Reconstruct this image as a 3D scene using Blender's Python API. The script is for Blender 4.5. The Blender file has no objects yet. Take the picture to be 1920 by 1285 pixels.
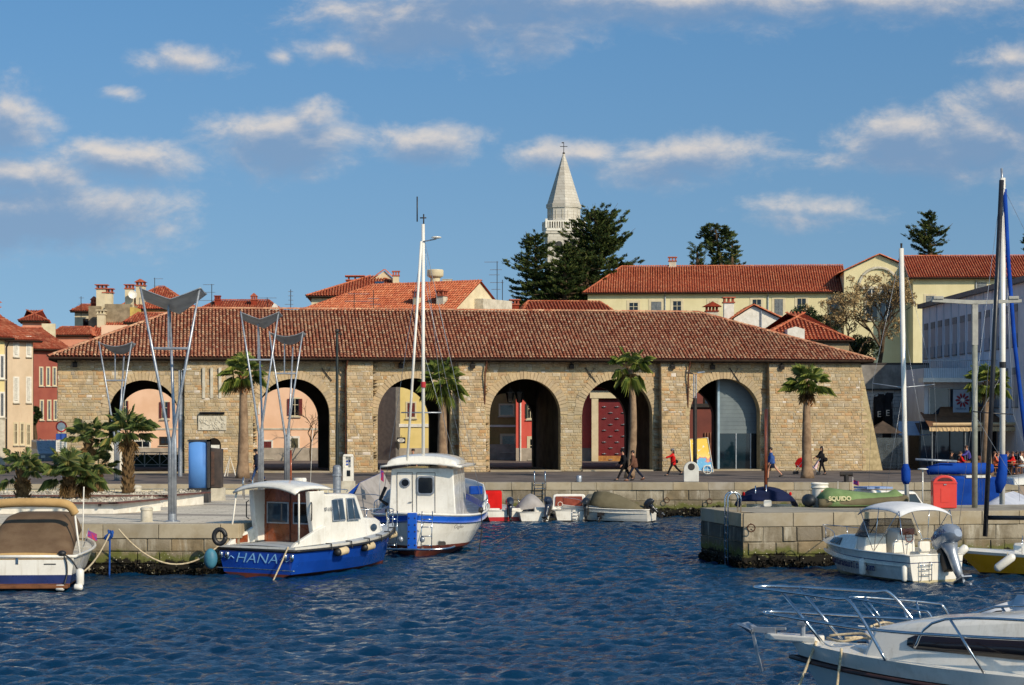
import bpy, math, random
import numpy as np
from mathutils import Vector, Matrix
R = math.radians
random.seed(7); np.random.seed(7)
S = bpy.context.scene
COL = S.collection
# ---------------------------------------------------------------- camera, sky, sun, exposure
FPX = 3800.0; CZ = 5.7; HY = 777.0
cam = bpy.data.cameras.new('camera'); camo = bpy.data.objects.new('camera', cam); COL.objects.link(camo)
cam.sensor_width = 36; cam.lens = FPX/1920*36; cam.shift_y = (HY-642.5)/1920
cam.clip_start = 0.5; cam.clip_end = 6000
camo.location = (0, 0, CZ); camo.rotation_euler = (R(90), 0, 0)
S.camera = camo
SUN_EL, SUN_AZ = 32.0, 40.0           # azimuth: degrees to the right of straight behind the camera
S.view_settings.view_transform = 'Standard'; S.view_settings.look = 'None'
S.view_settings.exposure = 0.0; S.view_settings.gamma = 1
sl = bpy.data.lights.new('sun', 'SUN'); sl.energy = 4.1; sl.angle = R(0.5); sl.color = (1, .86, .66)
so = bpy.data.objects.new('sun', sl); COL.objects.link(so)
sd = Vector((math.sin(R(SUN_AZ))*math.cos(R(SUN_EL)), -math.cos(R(SUN_AZ))*math.cos(R(SUN_EL)), math.sin(R(SUN_EL))))
so.rotation_euler = sd.to_track_quat('Z', 'Y').to_euler(); so.location = (40, -40, 60)

def lin(c):
    return tuple(((x/255.0)/12.92 if x/255.0 <= .04045 else ((x/255.0+.055)/1.055)**2.4) for x in c)+(1.0,)
class NT:
    """tiny node helper"""
    def __init__(s, t): s.t = t; s.n = t.nodes; s.l = t.links
    def N(s, typ, **kw):
        n = s.n.new(typ)
        for k, v in kw.items():
            if k.startswith('i_'):
                key = k[2:]; key = int(key) if key.isdigit() else key.replace('_', ' ')
                s.set(n, key, v)
            else: setattr(n, k, v)
        return n
    def set(s, n, key, v):
        if isinstance(v, bpy.types.NodeSocket): s.l.new(v, n.inputs[key])
        else: n.inputs[key].default_value = v
    def M(s, op, a, b=None, c=None, clamp=False):
        n = s.n.new('ShaderNodeMath'); n.operation = op; n.use_clamp = clamp
        s.set(n, 0, a)
        if b is not None: s.set(n, 1, b)
        if c is not None: s.set(n, 2, c)
        return n.outputs[0]
    def V(s, op, a, b=None):
        n = s.n.new('ShaderNodeVectorMath'); n.operation = op; s.set(n, 0, a)
        if b is not None: s.set(n, 1, b)
        return n.outputs['Value'] if op in ('LENGTH', 'DOT_PRODUCT') else n.outputs[0]
    def mix(s, f, a, b, mode='MIX'):
        n = s.n.new('ShaderNodeMix'); n.data_type = 'RGBA'; n.blend_type = mode
        s.set(n, 0, f); s.set(n, 6, a); s.set(n, 7, b); return n.outputs[2]
    def noise(s, vec, scale, detail=4, rough=.55, dist=0.0):
        n = s.n.new('ShaderNodeTexNoise'); s.set(n, 'Vector', vec); s.set(n, 'Scale', scale)
        s.set(n, 'Detail', detail); s.set(n, 'Roughness', rough); s.set(n, 'Distortion', dist); return n.outputs['Fac']
    def ramp(s, f, stops, interp='LINEAR'):
        n = s.n.new('ShaderNodeValToRGB'); n.color_ramp.interpolation = interp
        e = n.color_ramp.elements
        while len(e) < len(stops): e.new(.5)
        for k, (p, c) in enumerate(stops): e[k].position = p; e[k].color = c
        s.set(n, 0, f); return n.outputs[0]
    def mr(s, v, a, b, c=0.0, d=1.0):
        n = s.n.new('ShaderNodeMapRange'); n.interpolation_type = 'SMOOTHSTEP'
        s.set(n, 0, v); s.set(n, 1, a); s.set(n, 2, b); s.set(n, 3, c); s.set(n, 4, d); return n.outputs[0]

W = bpy.data.worlds.new('World'); S.world = W; W.use_nodes = True
W.node_tree.nodes.clear(); w = NT(W.node_tree)
SKY_STR = 0.115
sky = w.N('ShaderNodeTexSky', sky_type='NISHITA', sun_disc=False, sun_elevation=R(SUN_EL), sun_rotation=R(180-SUN_AZ))
sky.air_density = 1.15; sky.dust_density = 1.3; sky.ozone_density = 2.2; sky.altitude = 0
tc = w.N('ShaderNodeTexCoord')
skv = w.V('NORMALIZE', w.V('ADD', tc.outputs['Generated'], (0, 0, .2))); w.l.new(skv, sky.inputs[0])
# cloud field: direction from the scene, flattened to (x/y, z/y) on the far side of the sky
g = bpy.data.node_groups.new('cloud_field', 'ShaderNodeTree')
g.interface.new_socket('P', in_out='INPUT', socket_type='NodeSocketVector')
g.interface.new_socket('D', in_out='OUTPUT', socket_type='NodeSocketFloat')
q = NT(g); gi = q.N('NodeGroupInput'); go = q.N('NodeGroupOutput'); gp = gi.outputs[0]
CL = [(840, 42, 260, 72, 1.3), (980, 0, 330, 60, 1.2), (1300, 8, 480, 46, .95), (1640, 0, 380, 38, .85), (630, 92, 80, 26, .75),
      (362, 116, 78, 27, .9), (290, 122, 42, 20, .55), (228, 175, 32, 12, .6), (530, 105, 22, 14, .6), (525, 272, 145, 62, 1.35),
      (590, 220, 48, 30, .8), (480, 300, 90, 32, .7), (805, 272, 115, 36, 1), (1012, 294, 84, 31, .95), (1105, 288, 82, 22, .7),
      (1300, 294, 165, 38, 1.1), (1220, 318, 100, 34, .9), (15, 245, 80, 56, 1.2), (240, 302, 160, 38, 1.2), (60, 330, 190, 50, 1.1), (110, 400, 225, 72, 1.35),
      (0, 430, 140, 50, .95), (305, 428, 36, 18, .65), (1700, 258, 130, 52, 1.35), (1860, 265, 190, 72, 1.3), (1915, 185, 95, 60, 1.25),
      (1730, 300, 180, 28, .9), (1545, 392, 105, 24, .62), (1500, 412, 60, 18, .45), (1900, 108, 80, 22, .65), (1190, 346, 60, 14, .4),
      (-300, 200, 260, 70, 1), (2300, 120, 300, 70, 1), (2250, 380, 260, 50, 1), (-260, 420, 200, 50, 1), (900, -260, 420, 90, 1), (200, -420, 380, 80, .9), (1900, -500, 400, 90, .9)]
acc = None
nz0 = q.noise(gp, 9.0, 3, .5)
pw = q.V('ADD', gp, q.V('SCALE', gp)) if False else gp
for (cx, cy, rx, ry, a) in CL:
    d = q.V('SUBTRACT', gp, ((cx-960)/FPX, (HY-cy)/FPX, 0))
    d = q.V('MULTIPLY', d, (FPX/rx, FPX/ry, 0))
    l = q.V('LENGTH', d)
    v = q.M('MULTIPLY', q.M('SUBTRACT', 1.16, l), a)
    acc = v if acc is None else q.M('SMOOTH_MAX', acc, v, .12)
sv = q.V('MULTIPLY', gp, (1, 1.7, 1))
n1 = q.noise(sv, 26, 9, .62, .35)
n2 = q.noise(q.V('ADD', sv, (3.1, 1.7, 0)), 70, 7, .65, .2)
tot = q.M('ADD', acc, q.M('ADD', q.M('MULTIPLY', q.M('SUBTRACT', n1, .5), 2.3), q.M('MULTIPLY', q.M('SUBTRACT', n2, .5), .9)))
g.links.new(tot, go.inputs[0])
sp = w.N('ShaderNodeSeparateXYZ', i_0=tc.outputs['Generated'])
ys = w.M('MAXIMUM', sp.outputs[1], .02)
cmb = w.N('ShaderNodeCombineXYZ', i_0=w.M('DIVIDE', sp.outputs[0], ys), i_1=w.M('DIVIDE', sp.outputs[2], ys), i_2=0.0)
def cg(vec):
    n = w.n.new('ShaderNodeGroup'); n.node_tree = g; w.l.new(vec, n.inputs[0]); return n.outputs[0]
d0 = cg(cmb.outputs[0])
d1 = cg(w.V('ADD', cmb.outputs[0], (.0015, .0075, 0))); d2 = cg(w.V('ADD', cmb.outputs[0], (.004, .003, 0)))
cov = w.mr(d0, -.3, 1.05)
cov = w.M('MULTIPLY', cov, w.M('GREATER_THAN', sp.outputs[1], .03))
lit = w.M('MULTIPLY', w.mr(d1, 1.15, -.2), w.mr(w.M('SUBTRACT', d0, d2), -.45, .35, .55, 1.0))
ccol = w.mix(lit, lin((136, 160, 192)), lin((236, 226, 216)))
skc = w.mix(1.0, sky.outputs[0], w.mix(w.mr(w.N('ShaderNodeSeparateXYZ', i_0=tc.outputs['Generated']).outputs[2], 0, .24), (.90, 1.0, .98, 1), (.66, 1.0, 1.16, 1)), 'MULTIPLY')
bg1 = w.N('ShaderNodeBackground', i_0=skc, i_1=SKY_STR)
bg2 = w.N('ShaderNodeBackground', i_0=ccol, i_1=.92)
ms = w.N('ShaderNodeMixShader', i_0=w.M('MULTIPLY', w.M('MULTIPLY', cov, .86), w.M('ADD', .68, w.M('MULTIPLY', lit, .32)))); w.l.new(bg1.outputs[0], ms.inputs[1]); w.l.new(bg2.outputs[0], ms.inputs[2])
wo = w.N('ShaderNodeOutputWorld'); w.l.new(ms.outputs[0], wo.inputs[0])

# ---------------------------------------------------------------- materials
MC = {}
def newmat(name):
    m = bpy.data.materials.new(name); m.use_nodes = True; t = NT(m.node_tree)
    b = t.n['Principled BSDF']; return m, t, b
def mat(name, c1, c2=None, scale=3.0, rough=.6, metal=0.0, bump=0.0, bscale=30.0, coat=0.0, streak=None, dirt=None, spec=None, alpha=None):
    """noise-mottled paint / plaster / metal; c1, c2 are sRGB 0-255"""
    if name in MC: return MC[name]
    m, t, b = newmat(name)
    tcn = t.N('ShaderNodeTexCoord').outputs['Object']
    if c2 is None: c2 = tuple(x*.88 for x in c1)
    f = t.mr(t.noise(tcn, scale, 6, .6), .34, .68)
    c = t.mix(f, lin(c1), lin(c2))
    if streak:
        sv = t.V('MULTIPLY', tcn, (6, 6, .5)); c = t.mix(t.mr(t.noise(sv, 1.3, 5, .65), .5, .78, 0, streak[0]), c, lin(streak[1]))
    if dirt:
        c = t.mix(t.mr(t.noise(tcn, dirt[2], 7, .7), .52, .72, 0, dirt[0]), c, lin(dirt[1]))
    t.l.new(c, b.inputs['Base Color'])
    b.inputs['Metallic'].default_value = metal
    rr = t.mr(t.noise(tcn, scale*2.3, 3), .3, .7, max(.02, rough-.06), min(1, rough+.08)); t.l.new(rr, b.inputs['Roughness'])
    if rough > .65 and spec is None: b.inputs['Specular IOR Level'].default_value = .15
    if coat: b.inputs['Coat Weight'].default_value = coat; b.inputs['Coat Roughness'].default_value = .08
    if spec is not None: b.inputs['Specular IOR Level'].default_value = spec
    if alpha is not None: b.inputs['Alpha'].default_value = alpha
    if bump:
        bn = t.N('ShaderNodeBump', i_Strength=bump, i_Distance=.02, i_Height=t.noise(tcn, bscale, 5, .6)); t.l.new(bn.outputs[0], b.inputs['Normal'])
    MC[name] = m; return m
def island(name, stops, rough=.85, nscale=6.0, namt=.5, bump=.5, bscale=25, growth=False, interp='LINEAR', dark=(70, 60, 50), trans=0.0, patch=None):
    """each loose piece (stone, tile, leaf) takes its own tone from the ramp"""
    if name in MC: return MC[name]
    m, t, b = newmat(name)
    geo = t.N('ShaderNodeNewGeometry'); tcn = t.N('ShaderNodeTexCoord').outputs['Object']
    c = t.ramp(geo.outputs['Random Per Island'], [(p, lin(x)) for p, x in stops], interp)
    c = t.mix(t.mr(t.noise(tcn, nscale, 6, .65), .42, .75, 0, namt), c, lin(dark))
    if patch: c = t.mix(t.mr(t.noise(tcn, patch[2], 7, .62, .6), .46, .66, 0, patch[0]), c, lin(patch[1])); c = t.mix(t.mr(t.noise(t.V('MULTIPLY', tcn, (2.2, 2.2, .25)), patch[2]*1.7, 6, .7), .55, .8, 0, patch[0]*.8), c, lin(tuple(x*.6 for x in patch[1])))
    if growth:
        z = t.N('ShaderNodeSeparateXYZ', i_0=geo.outputs['Position']).outputs[2]
        zn = t.M('ADD', z, t.M('MULTIPLY', t.M('SUBTRACT', t.noise(tcn, 1.6, 8, .7), .5), 1.15))
        wash = t.mr(t.noise(t.V('MULTIPLY', tcn, (3, 3, .5)), 1.0, 6, .7), .5, .7)
        c = t.mix(t.M('MULTIPLY', wash, .65), c, lin((196, 188, 170)))
        c = t.mix(t.mr(zn, 1.25, .7, 0, .55), c, lin((104, 92, 66)))
        c = t.mix(t.mr(zn, .8, .58, 0, .9), c, lin((92, 96, 44)))
        c = t.mix(t.mr(zn, .52, .42), c, lin((28, 25, 18)))
        sh = t.N('ShaderNodeTexVoronoi', i_Vector=tcn, i_Scale=7.0)
        c = t.mix(t.M('MULTIPLY', t.mr(sh.outputs['Distance'], .16, .1), t.mr(z, .85, .7)), c, lin((190, 182, 160)))
    t.l.new(c, b.inputs['Base Color']); b.inputs['Roughness'].default_value = rough
    b.inputs['Specular IOR Level'].default_value = .25
    if trans:
        tr = t.N('ShaderNodeBsdfTranslucent'); t.l.new(c, tr.inputs[0]); mx = t.N('ShaderNodeMixShader', i_0=trans)
        t.l.new(b.outputs[0], mx.inputs[1]); t.l.new(tr.outputs[0], mx.inputs[2]); t.l.new(mx.outputs[0], t.n['Material Output'].inputs[0])
    if bump:
        bn = t.N('ShaderNodeBump', i_Strength=bump, i_Distance=.03, i_Height=t.noise(tcn, bscale, 6, .65)); t.l.new(bn.outputs[0], b.inputs['Normal'])
    MC[name] = m; return m
def glassm(name, c=(20, 26, 32), rough=.06, alpha=None, trans=0.0):
    if name in MC: return MC[name]
    m, t, b = newmat(name)
    tcn = t.N('ShaderNodeTexCoord').outputs['Object']
    t.l.new(t.mix(t.noise(tcn, 2.5, 3), lin(c), lin(tuple(x*.5 for x in c))), b.inputs['Base Color'])
    b.inputs['Roughness'].default_value = rough; b.inputs['Specular IOR Level'].default_value = .7
    if trans: b.inputs['Transmission Weight'].default_value = trans; b.inputs['IOR'].default_value = 1.1
    if alpha is not None: b.inputs['Alpha'].default_value = alpha
    MC[name] = m; return m

# ---------------------------------------------------------------- geometry helpers
def P(px, py, D): return Vector(((px-960)/FPX*D, D, CZ-(py-HY)/FPX*D))
def GD(py, z): return (CZ-z)*FPX/(py-HY)
class MB:
    def __init__(s): s.v = []; s.f = []; s.m = []; s.n = 0; s.x = None
    def add(s, vs, fs, mi=0):
        a = np.asarray(vs, dtype=float).reshape(-1, 3); b = s.n; s.v.append(a); s.n += len(a)
        for f in fs: s.f.append(tuple(i+b for i in f)); s.m.append(mi)
        return s
    def bulk(s, a, f, mi=0):
        b = s.n; a = np.asarray(a, float).reshape(-1, 3); s.v.append(a); s.n += len(a)
        f = (np.asarray(f)+b).tolist(); s.f.extend(map(tuple, f)); s.m.extend([mi]*len(f)); return s
    def box(s, c, d, mi=0, rz=0.0, rx=0.0, ry=0.0):
        x, y, z = d[0]/2, d[1]/2, d[2]/2
        v = [(-x,-y,-z),(x,-y,-z),(x,y,-z),(-x,y,-z),(-x,-y,z),(x,-y,z),(x,y,z),(-x,y,z)]
        if rz or rx or ry:
            M = Matrix.Rotation(rz, 3, 'Z') @ Matrix.Rotation(ry, 3, 'Y') @ Matrix.Rotation(rx, 3, 'X'); v = [M @ Vector(p) for p in v]
        return s.add([(p[0]+c[0], p[1]+c[1], p[2]+c[2]) for p in v], BF, mi)
    def b2(s, lo, hi, mi=0):
        return s.box([(lo[i]+hi[i])/2 for i in range(3)], [hi[i]-lo[i] for i in range(3)], mi)
    def hexa(s, v8, mi=0): return s.add(v8, BF, mi)
    def tube(s, pts, r, n=8, mi=0, cap=True, flat=1.0):
        pts = [Vector(p) for p in pts]; k = len(pts)
        rr = r if hasattr(r, '__len__') else [r]*k
        vs = []; up = None
        for i, p in enumerate(pts):
            d = (pts[min(i+1, k-1)]-pts[max(i-1, 0)])
            if d.length < 1e-9: d = Vector((0, 0, 1))
            d.normalize()
            if up is None:
                up = Vector((0, 0, 1)) if abs(d.z) < .95 else Vector((1, 0, 0))
            a = up-d*up.dot(d)
            if a.length < 1e-5: a = d.orthogonal()
            a.normalize(); up = a; b = d.cross(a)
            for j in range(n):
                t = 2*math.pi*j/n; q = p+a*(math.cos(t)*rr[i]*flat)+b*(math.sin(t)*rr[i]); vs.append(q[:])
        fs = [(i*n+j, i*n+(j+1) % n, (i+1)*n+(j+1) % n, (i+1)*n+j) for i in range(k-1) for j in range(n)]
        if cap: fs += [tuple(range(n-1, -1, -1)), tuple(range((k-1)*n, k*n))]
        return s.add(vs, fs, mi)
    def lathe(s, prof, c=(0, 0, 0), n=20, mi=0, cap=True):
        vs = []
        for (r, z) in prof:
            for j in range(n):
                t = 2*math.pi*j/n; vs.append((c[0]+r*math.cos(t), c[1]+r*math.sin(t), c[2]+z))
        k = len(prof)
        fs = [(i*n+j, i*n+(j+1) % n, (i+1)*n+(j+1) % n, (i+1)*n+j) for i in range(k-1) for j in range(n)]
        if cap: fs += [tuple(range(n-1, -1, -1)), tuple(range((k-1)*n, k*n))]
        return s.add(vs, fs, mi)
    def ell(s, c, r, n=12, m=8, mi=0, rz=0, ry=0):
        vs = []; M = Matrix.Rotation(rz, 3, 'Z') @ Matrix.Rotation(ry, 3, 'Y')
        for i in range(m+1):
            ph = math.pi*i/m-math.pi/2
            for j in range(n):
                t = 2*math.pi*j/n; p = M @ Vector((r[0]*math.cos(ph)*math.cos(t), r[1]*math.cos(ph)*math.sin(t), r[2]*math.sin(ph)))
                vs.append((c[0]+p.x, c[1]+p.y, c[2]+p.z))
        fs = [(i*n+j, i*n+(j+1) % n, (i+1)*n+(j+1) % n, (i+1)*n+j) for i in range(m) for j in range(n)]
        return s.add(vs, fs, mi)
    def prism(s, out, a, b, axis='y', mi=0):
        """outline of 2-D points pushed from a to b along an axis"""
        def p(u, v, t): return {'y': (u, t, v), 'x': (t, u, v), 'z': (u, v, t)}[axis]
        k = len(out); vs = [p(u, v, a) for u, v in out]+[p(u, v, b) for u, v in out]
        fs = [tuple(range(k)), tuple(range(2*k-1, k-1, -1))]+[(i, i+k, (i+1) % k+k, (i+1) % k) for i in range(k)]
        return s.add(vs, fs, mi)
    def grid(s, rows, mi=0, closed=False):
        n = len(rows[0]); vs = [p for r in rows for p in r]
        fs = [(i*n+j, i*n+j+1, (i+1)*n+j+1, (i+1)*n+j) for i in range(len(rows)-1) for j in range(n-1)]
        return s.add(vs, fs, mi)
    def build(s, name, mats, parent=None, smooth=False, loc=None, rz=0, bevel=0, solid=0, fixn=True):
        me = bpy.data.meshes.new(name); v = np.concatenate(s.v) if s.v else np.zeros((0, 3))
        me.from_pydata(v.tolist(), [], s.f)
        if not isinstance(mats, (list, tuple)): mats = [mats]
        for m in mats: me.materials.append(m)
        if len(mats) > 1: me.polygons.foreach_set('material_index', s.m)
        if fixn and len(s.f) < 60000:
            import bmesh
            bm = bmesh.new(); bm.from_mesh(me); bmesh.ops.recalc_face_normals(bm, faces=bm.faces); bm.to_mesh(me); bm.free()
        if smooth:
            me.shade_smooth() if smooth is True else me.shade_smooth()
        me.update()
        if smooth == 'auto': me.set_sharp_from_angle(angle=R(38))
        o = bpy.data.objects.new(name, me); COL.objects.link(o)
        if parent: o.parent = parent
        if loc is not None: o.location = loc
        o.rotation_euler = (0, 0, rz)
        if bevel:
            b = o.modifiers.new('bevel', 'BEVEL'); b.width = bevel; b.segments = 2; b.limit_method = 'ANGLE'; b.angle_limit = R(35)
        if solid:
            d = o.modifiers.new('thick', 'SOLIDIFY'); d.thickness = solid; d.offset = 0
        return o
BF = [(0,3,2,1),(4,5,6,7),(0,1,5,4),(1,2,6,5),(2,3,7,6),(3,0,4,7)]
def tag(o, label=None, cat=None, group=None, kind=None):
    if label: o['label'] = label
    if cat: o['category'] = cat
    if group: o['group'] = group
    if kind: o['kind'] = kind
    return o
def thing(name, label, cat, loc=(0, 0, 0), rz=0, group=None):
    o = bpy.data.objects.new(name, None); COL.objects.link(o); o.empty_display_size = .3
    o.location = loc; o.rotation_euler = (0, 0, rz); return tag(o, label, cat, group)
def copy_tree(o, parent=None):
    c = o.copy(); COL.objects.link(c)
    if parent: c.parent = parent
    for ch in list(o.children): copy_tree(ch, c)
    return c
def text(s, size, m, parent, loc, rot, ext=.004, align='CENTER', shear=0, sx=1.0, name='lettering', off=0.0):
    cu = bpy.data.curves.new('t', 'FONT'); cu.body = s; cu.size = size; cu.extrude = ext; cu.align_x = align; cu.align_y = 'CENTER'; cu.shear = shear; cu.offset = off
    to = bpy.data.objects.new('t', cu); COL.objects.link(to); bpy.context.view_layer.update()
    me = bpy.data.meshes.new_from_object(to.evaluated_get(bpy.context.evaluated_depsgraph_get()))
    bpy.data.objects.remove(to); me.materials.clear(); me.materials.append(m); me.name = name
    o = bpy.data.objects.new(name, me); COL.objects.link(o); o.parent = parent; o.location = loc; o.rotation_euler = rot; o.scale = (sx, 1, 1); return o
def arc(cx, cz, r, a0, a1, n): return [(cx+r*math.cos(R(a0+(a1-a0)*i/n)), cz+r*math.sin(R(a0+(a1-a0)*i/n))) for i in range(n+1)]
def catenary(a, b, sag, n=14):
    a = Vector(a); b = Vector(b); return [a.lerp(b, i/n)-Vector((0, 0, sag*4*(i/n)*(1-i/n))) for i in range(n+1)]
def rrect(w, h, r, n=4):
    o = []
    for (cx, cz, a) in ((w/2-r, h/2-r, 0), (-w/2+r, h/2-r, 90), (-w/2+r, -h/2+r, 180), (w/2-r, -h/2+r, 270)): o += arc(cx, cz, r, a, a+90, n)
    return o
def inpoly(x, y, poly):
    c = np.zeros(x.shape, bool); k = len(poly)
    for i in range(k):
        x1, y1 = poly[i]; x2, y2 = poly[(i+1) % k]
        if y1 == y2: continue
        c ^= ((y1 > y) != (y2 > y)) & (x < (x2-x1)*(y-y1)/(y2-y1)+x1)
    return c
def tiles(mb, o, e, s, poly, pitch=.24, course=.36, r=.088, seg=4, mi=0, jit=.012, base=1):
    """barrel tiles as loose half-round pieces on a roof plane: o corner, e along the eave, s up the slope, poly in (a, b)"""
    o = np.array(o, float); e = np.array(e, float); e /= np.linalg.norm(e); s = np.array(s, float); s /= np.linalg.norm(s); n = np.cross(e, s)
    if n[2] < 0: n = -n
    pa = np.array(poly); a0, a1, b0, b1 = pa[:, 0].min(), pa[:, 0].max(), pa[:, 1].min(), pa[:, 1].max()
    ai = np.arange(a0+pitch/2, a1, pitch); bi = np.arange(b0, b1, course); A, B = np.meshgrid(ai, bi); A = A.ravel(); B = B.ravel()
    k = inpoly(A, B+course*.35, poly); A = A[k]; B = B[k]; N = len(A)
    rng = np.random.default_rng(int(abs(o[0]*13+o[1]*7))+3)
    A = A+rng.normal(0, jit*.6, N); B = B+rng.normal(0, jit, N); rot = rng.normal(0, .02, N)
    th = np.linspace(0, math.pi, seg+1)
    V = []
    for (bb, hh, rs) in ((-.05, .045, 1.0), (course+.02, .0, .86)):
        for t in th:
            ca = math.cos(t)*r*rs; V.append((ca+rot*bb, np.full(N, bb), math.sin(t)*r*rs+hh))
    pts = np.zeros((N, len(V), 3))
    for i, (a, b, h) in enumerate(V):
        pts[:, i] = o+np.outer(A+a, e)+np.outer(B+b, s)+(h+.028*(1+np.sin(A*.31+B*.4+o[0])*np.cos(A*.13-B*.7)))[:, None]*n
    m = seg+1
    fl = [(j, j+1, m+j+1, m+j) for j in range(seg)]
    F = (np.arange(N)*2*m)[:, None, None]+np.array(fl)[None]
    mb.bulk(pts.reshape(-1, 3), F.reshape(-1, 4), mi)
    if base is not None:
        mb.add([(o+e*x+s*y+n*(.012)).tolist() for x, y in poly], [tuple(range(len(poly)))], base)
def ridge(mb, a, b, r=.13, L=.42, mi=0):
    a = Vector(a); b = Vector(b); k = max(1, int((b-a).length/L)); d = (b-a)/k; u = d.normalized(); side = u.cross(Vector((0, 0, 1))); side.normalize(); up = side.cross(u)
    for i in range(k):
        vs = []
        for (t, rr) in ((-.04, 1.05), (1.0, .88)):
            p = a+d*(i+t)
            for j in range(6):
                an = math.pi*j/5; vs.append((p+side*(math.cos(an)*r*rr)+up*(math.sin(an)*r*rr*.8))[:])
        mb.add(vs, [(j, j+1, 7+j, 6+j) for j in range(5)], mi)
def stones(mb, o, e, L, z0, z1, hr=(.14, .24), lr=(.22, .6), proud=.03, gap=.014, holes=None, off=None, nrm=None, mi=0, seed=1, jitter=.35, ends=(0, 0)):
    """a wall face laid stone by stone, each stone a loose pillowed block. holes(u0,u1,z0,z1)->list of (u0,u1) left over; off(u,z)->outward offset"""
    rnd = random.Random(seed); o = Vector(o); e = Vector(e).normalized(); n = Vector(nrm) if nrm else Vector((e.y, -e.x, 0))
    z = z0; vs = []; fs = []; k = 0
    while z < z1-.04:
        h = rnd.uniform(*hr)
        if z+h > z1-hr[0]*.6: h = z1-z
        eo = ends[0]+(ends[1]-ends[0])*((z+h/2-z0)/(z1-z0)) if ends != (0, 0) else 0
        u = -rnd.uniform(0, lr[0])
        while u < L:
            w_ = rnd.uniform(*lr)
            if rnd.random() < .12: w_ *= .55
            a, b = max(u, 0), min(u+w_, L+eo if u+w_ > L-.3 else u+w_)
            u += w_
            if b-a < .05: continue
            segs = holes(a, b, z, z+h) if holes else [(a, b)]
            for (c, d) in segs:
                if d-c < .05: continue
                j = gap; pr = proud*rnd.uniform(1-jitter*1.6, 1.25)
                ins = min(.03, (d-c)*.2, h*.2)
                q = []
                for (uu, zz, pp) in ((c+j, z+j, 0), (d-j, z+j, 0), (d-j, z+h-j, 0), (c+j, z+h-j, 0),
                                     (c+j+ins, z+j+ins, pr), (d-j-ins, z+j+ins, pr), (d-j-ins, z+h-j-ins, pr), (c+j+ins, z+h-j-ins, pr)):
                    if pp or True:
                        uu += rnd.uniform(-1, 1)*j*jitter*1.2; zz += rnd.uniform(-1, 1)*j*jitter*1.2
                    oo = (off(uu, zz) if off else 0)+pp
                    pt = o+e*uu+n*oo; q.append((pt.x, pt.y, zz+o.z))
                vs += q; fs += [(k+4, k+5, k+6, k+7), (k, k+1, k+5, k+4), (k+1, k+2, k+6, k+5), (k+2, k+3, k+7, k+6), (k+3, k, k+4, k+7)]; k += 8
        z += h
    mb.add(vs, fs, mi)
# ---------------------------------------------------------------- shared materials
ASPH = mat('paving_dark', (118, 108, 102), (92, 84, 80), .6, .9, bump=.3, bscale=9, dirt=(.35, (70, 64, 60), .25))
def plazamat():
    m, t, b = newmat('plaza_paving'); v = t.N('ShaderNodeTexCoord').outputs['Object']
    br = t.N('ShaderNodeTexBrick', i_Vector=v, i_Scale=1.0); br.inputs['Color1'].default_value = lin((216, 206, 188)); br.inputs['Color2'].default_value = lin((198, 188, 170))
    br.inputs['Mortar'].default_value = lin((120, 110, 98)); br.inputs['Mortar Size'].default_value = .012; br.inputs['Brick Width'].default_value = 1.2; br.inputs['Row Height'].default_value = .6
    c = t.mix(t.mr(t.noise(v, .35, 7, .7), .42, .7, 0, .6), br.outputs[0], lin((158, 148, 134)))
    s = t.N('ShaderNodeSeparateXYZ', i_0=v)
    # dark paved bands laid in the square
    bd = t.M('ABSOLUTE', t.M('SUBTRACT', t.M('FRACT', t.M('MULTIPLY', t.M('ADD', s.outputs[1], t.M('MULTIPLY', s.outputs[0], .35)), .085)), .5))
    c = t.mix(t.mr(bd, .09, .075, 0, .75), c, lin((138, 130, 122)))
    t.l.new(c, b.inputs['Base Color']); b.inputs['Roughness'].default_value = .95; b.inputs['Specular IOR Level'].default_value = .12
    return m
PLZ = plazamat()
STONE = island('rubble_stone', [(0, (170, 148, 119)), (.14, (194, 168, 131)), (.3, (176, 158, 131)), (.42, (200, 170, 126)), (.55, (166, 153, 135)), (.66, (200, 177, 144)), (.80, (186, 144, 99)), (.86, (178, 160, 135)), (.96, (202, 185, 155)), (1, (221, 208, 195))], nscale=1.7, namt=.6, bump=.7, bscale=14, dark=(110, 91, 63), patch=(.5, (152, 142, 116), .16))
RINGST = island('arch_stone', [(0, (181, 158, 126)), (.4, (196, 172, 135)), (.7, (170, 153, 128)), (1, (200, 175, 140))], nscale=5, namt=.35, bump=.6, bscale=14, dark=(119, 98, 68), patch=(.5, (152, 142, 116), .16))
MORT = mat('lime_mortar', (186, 168, 130), (154, 138, 104), 4, .95, bump=1.0, bscale=12)
QST = island('quay_stone', [(0, (145, 133, 115)), (.25, (165, 154, 133)), (.5, (130, 120, 104)), (.7, (176, 165, 144)), (.9, (152, 132, 102)), (1, (186, 178, 163))], nscale=1.3, namt=.8, bump=.9, bscale=8, growth=True, dark=(112, 100, 80), patch=(.6, (104, 94, 74), .5))
QCAP = island('quay_capstone', [(0, (174, 161, 137)), (.5, (159, 150, 133)), (.8, (182, 163, 131)), (1, (167, 159, 147))], nscale=1.1, namt=.7, bump=.35, bscale=9, dark=(146, 128, 96), patch=(.5, (128, 116, 94), .6))
QMORT = island('quay_joint', [(0, (158, 148, 128)), (1, (158, 148, 128))], nscale=3, bump=.8, growth=True)
TILE_OLD = island('old_roof_tile', [(0, (160, 96, 70)), (.18, (186, 116, 85)), (.34, (208, 152, 115)), (.5, (169, 102, 77)), (.62, (219, 177, 139)), (.74, (190, 128, 96)), (.86, (211, 167, 130)), (1, (173, 104, 79))], nscale=2.2, namt=.4, bump=.3, dark=(85, 48, 41), patch=(.3, (150, 122, 98), .3))
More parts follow.
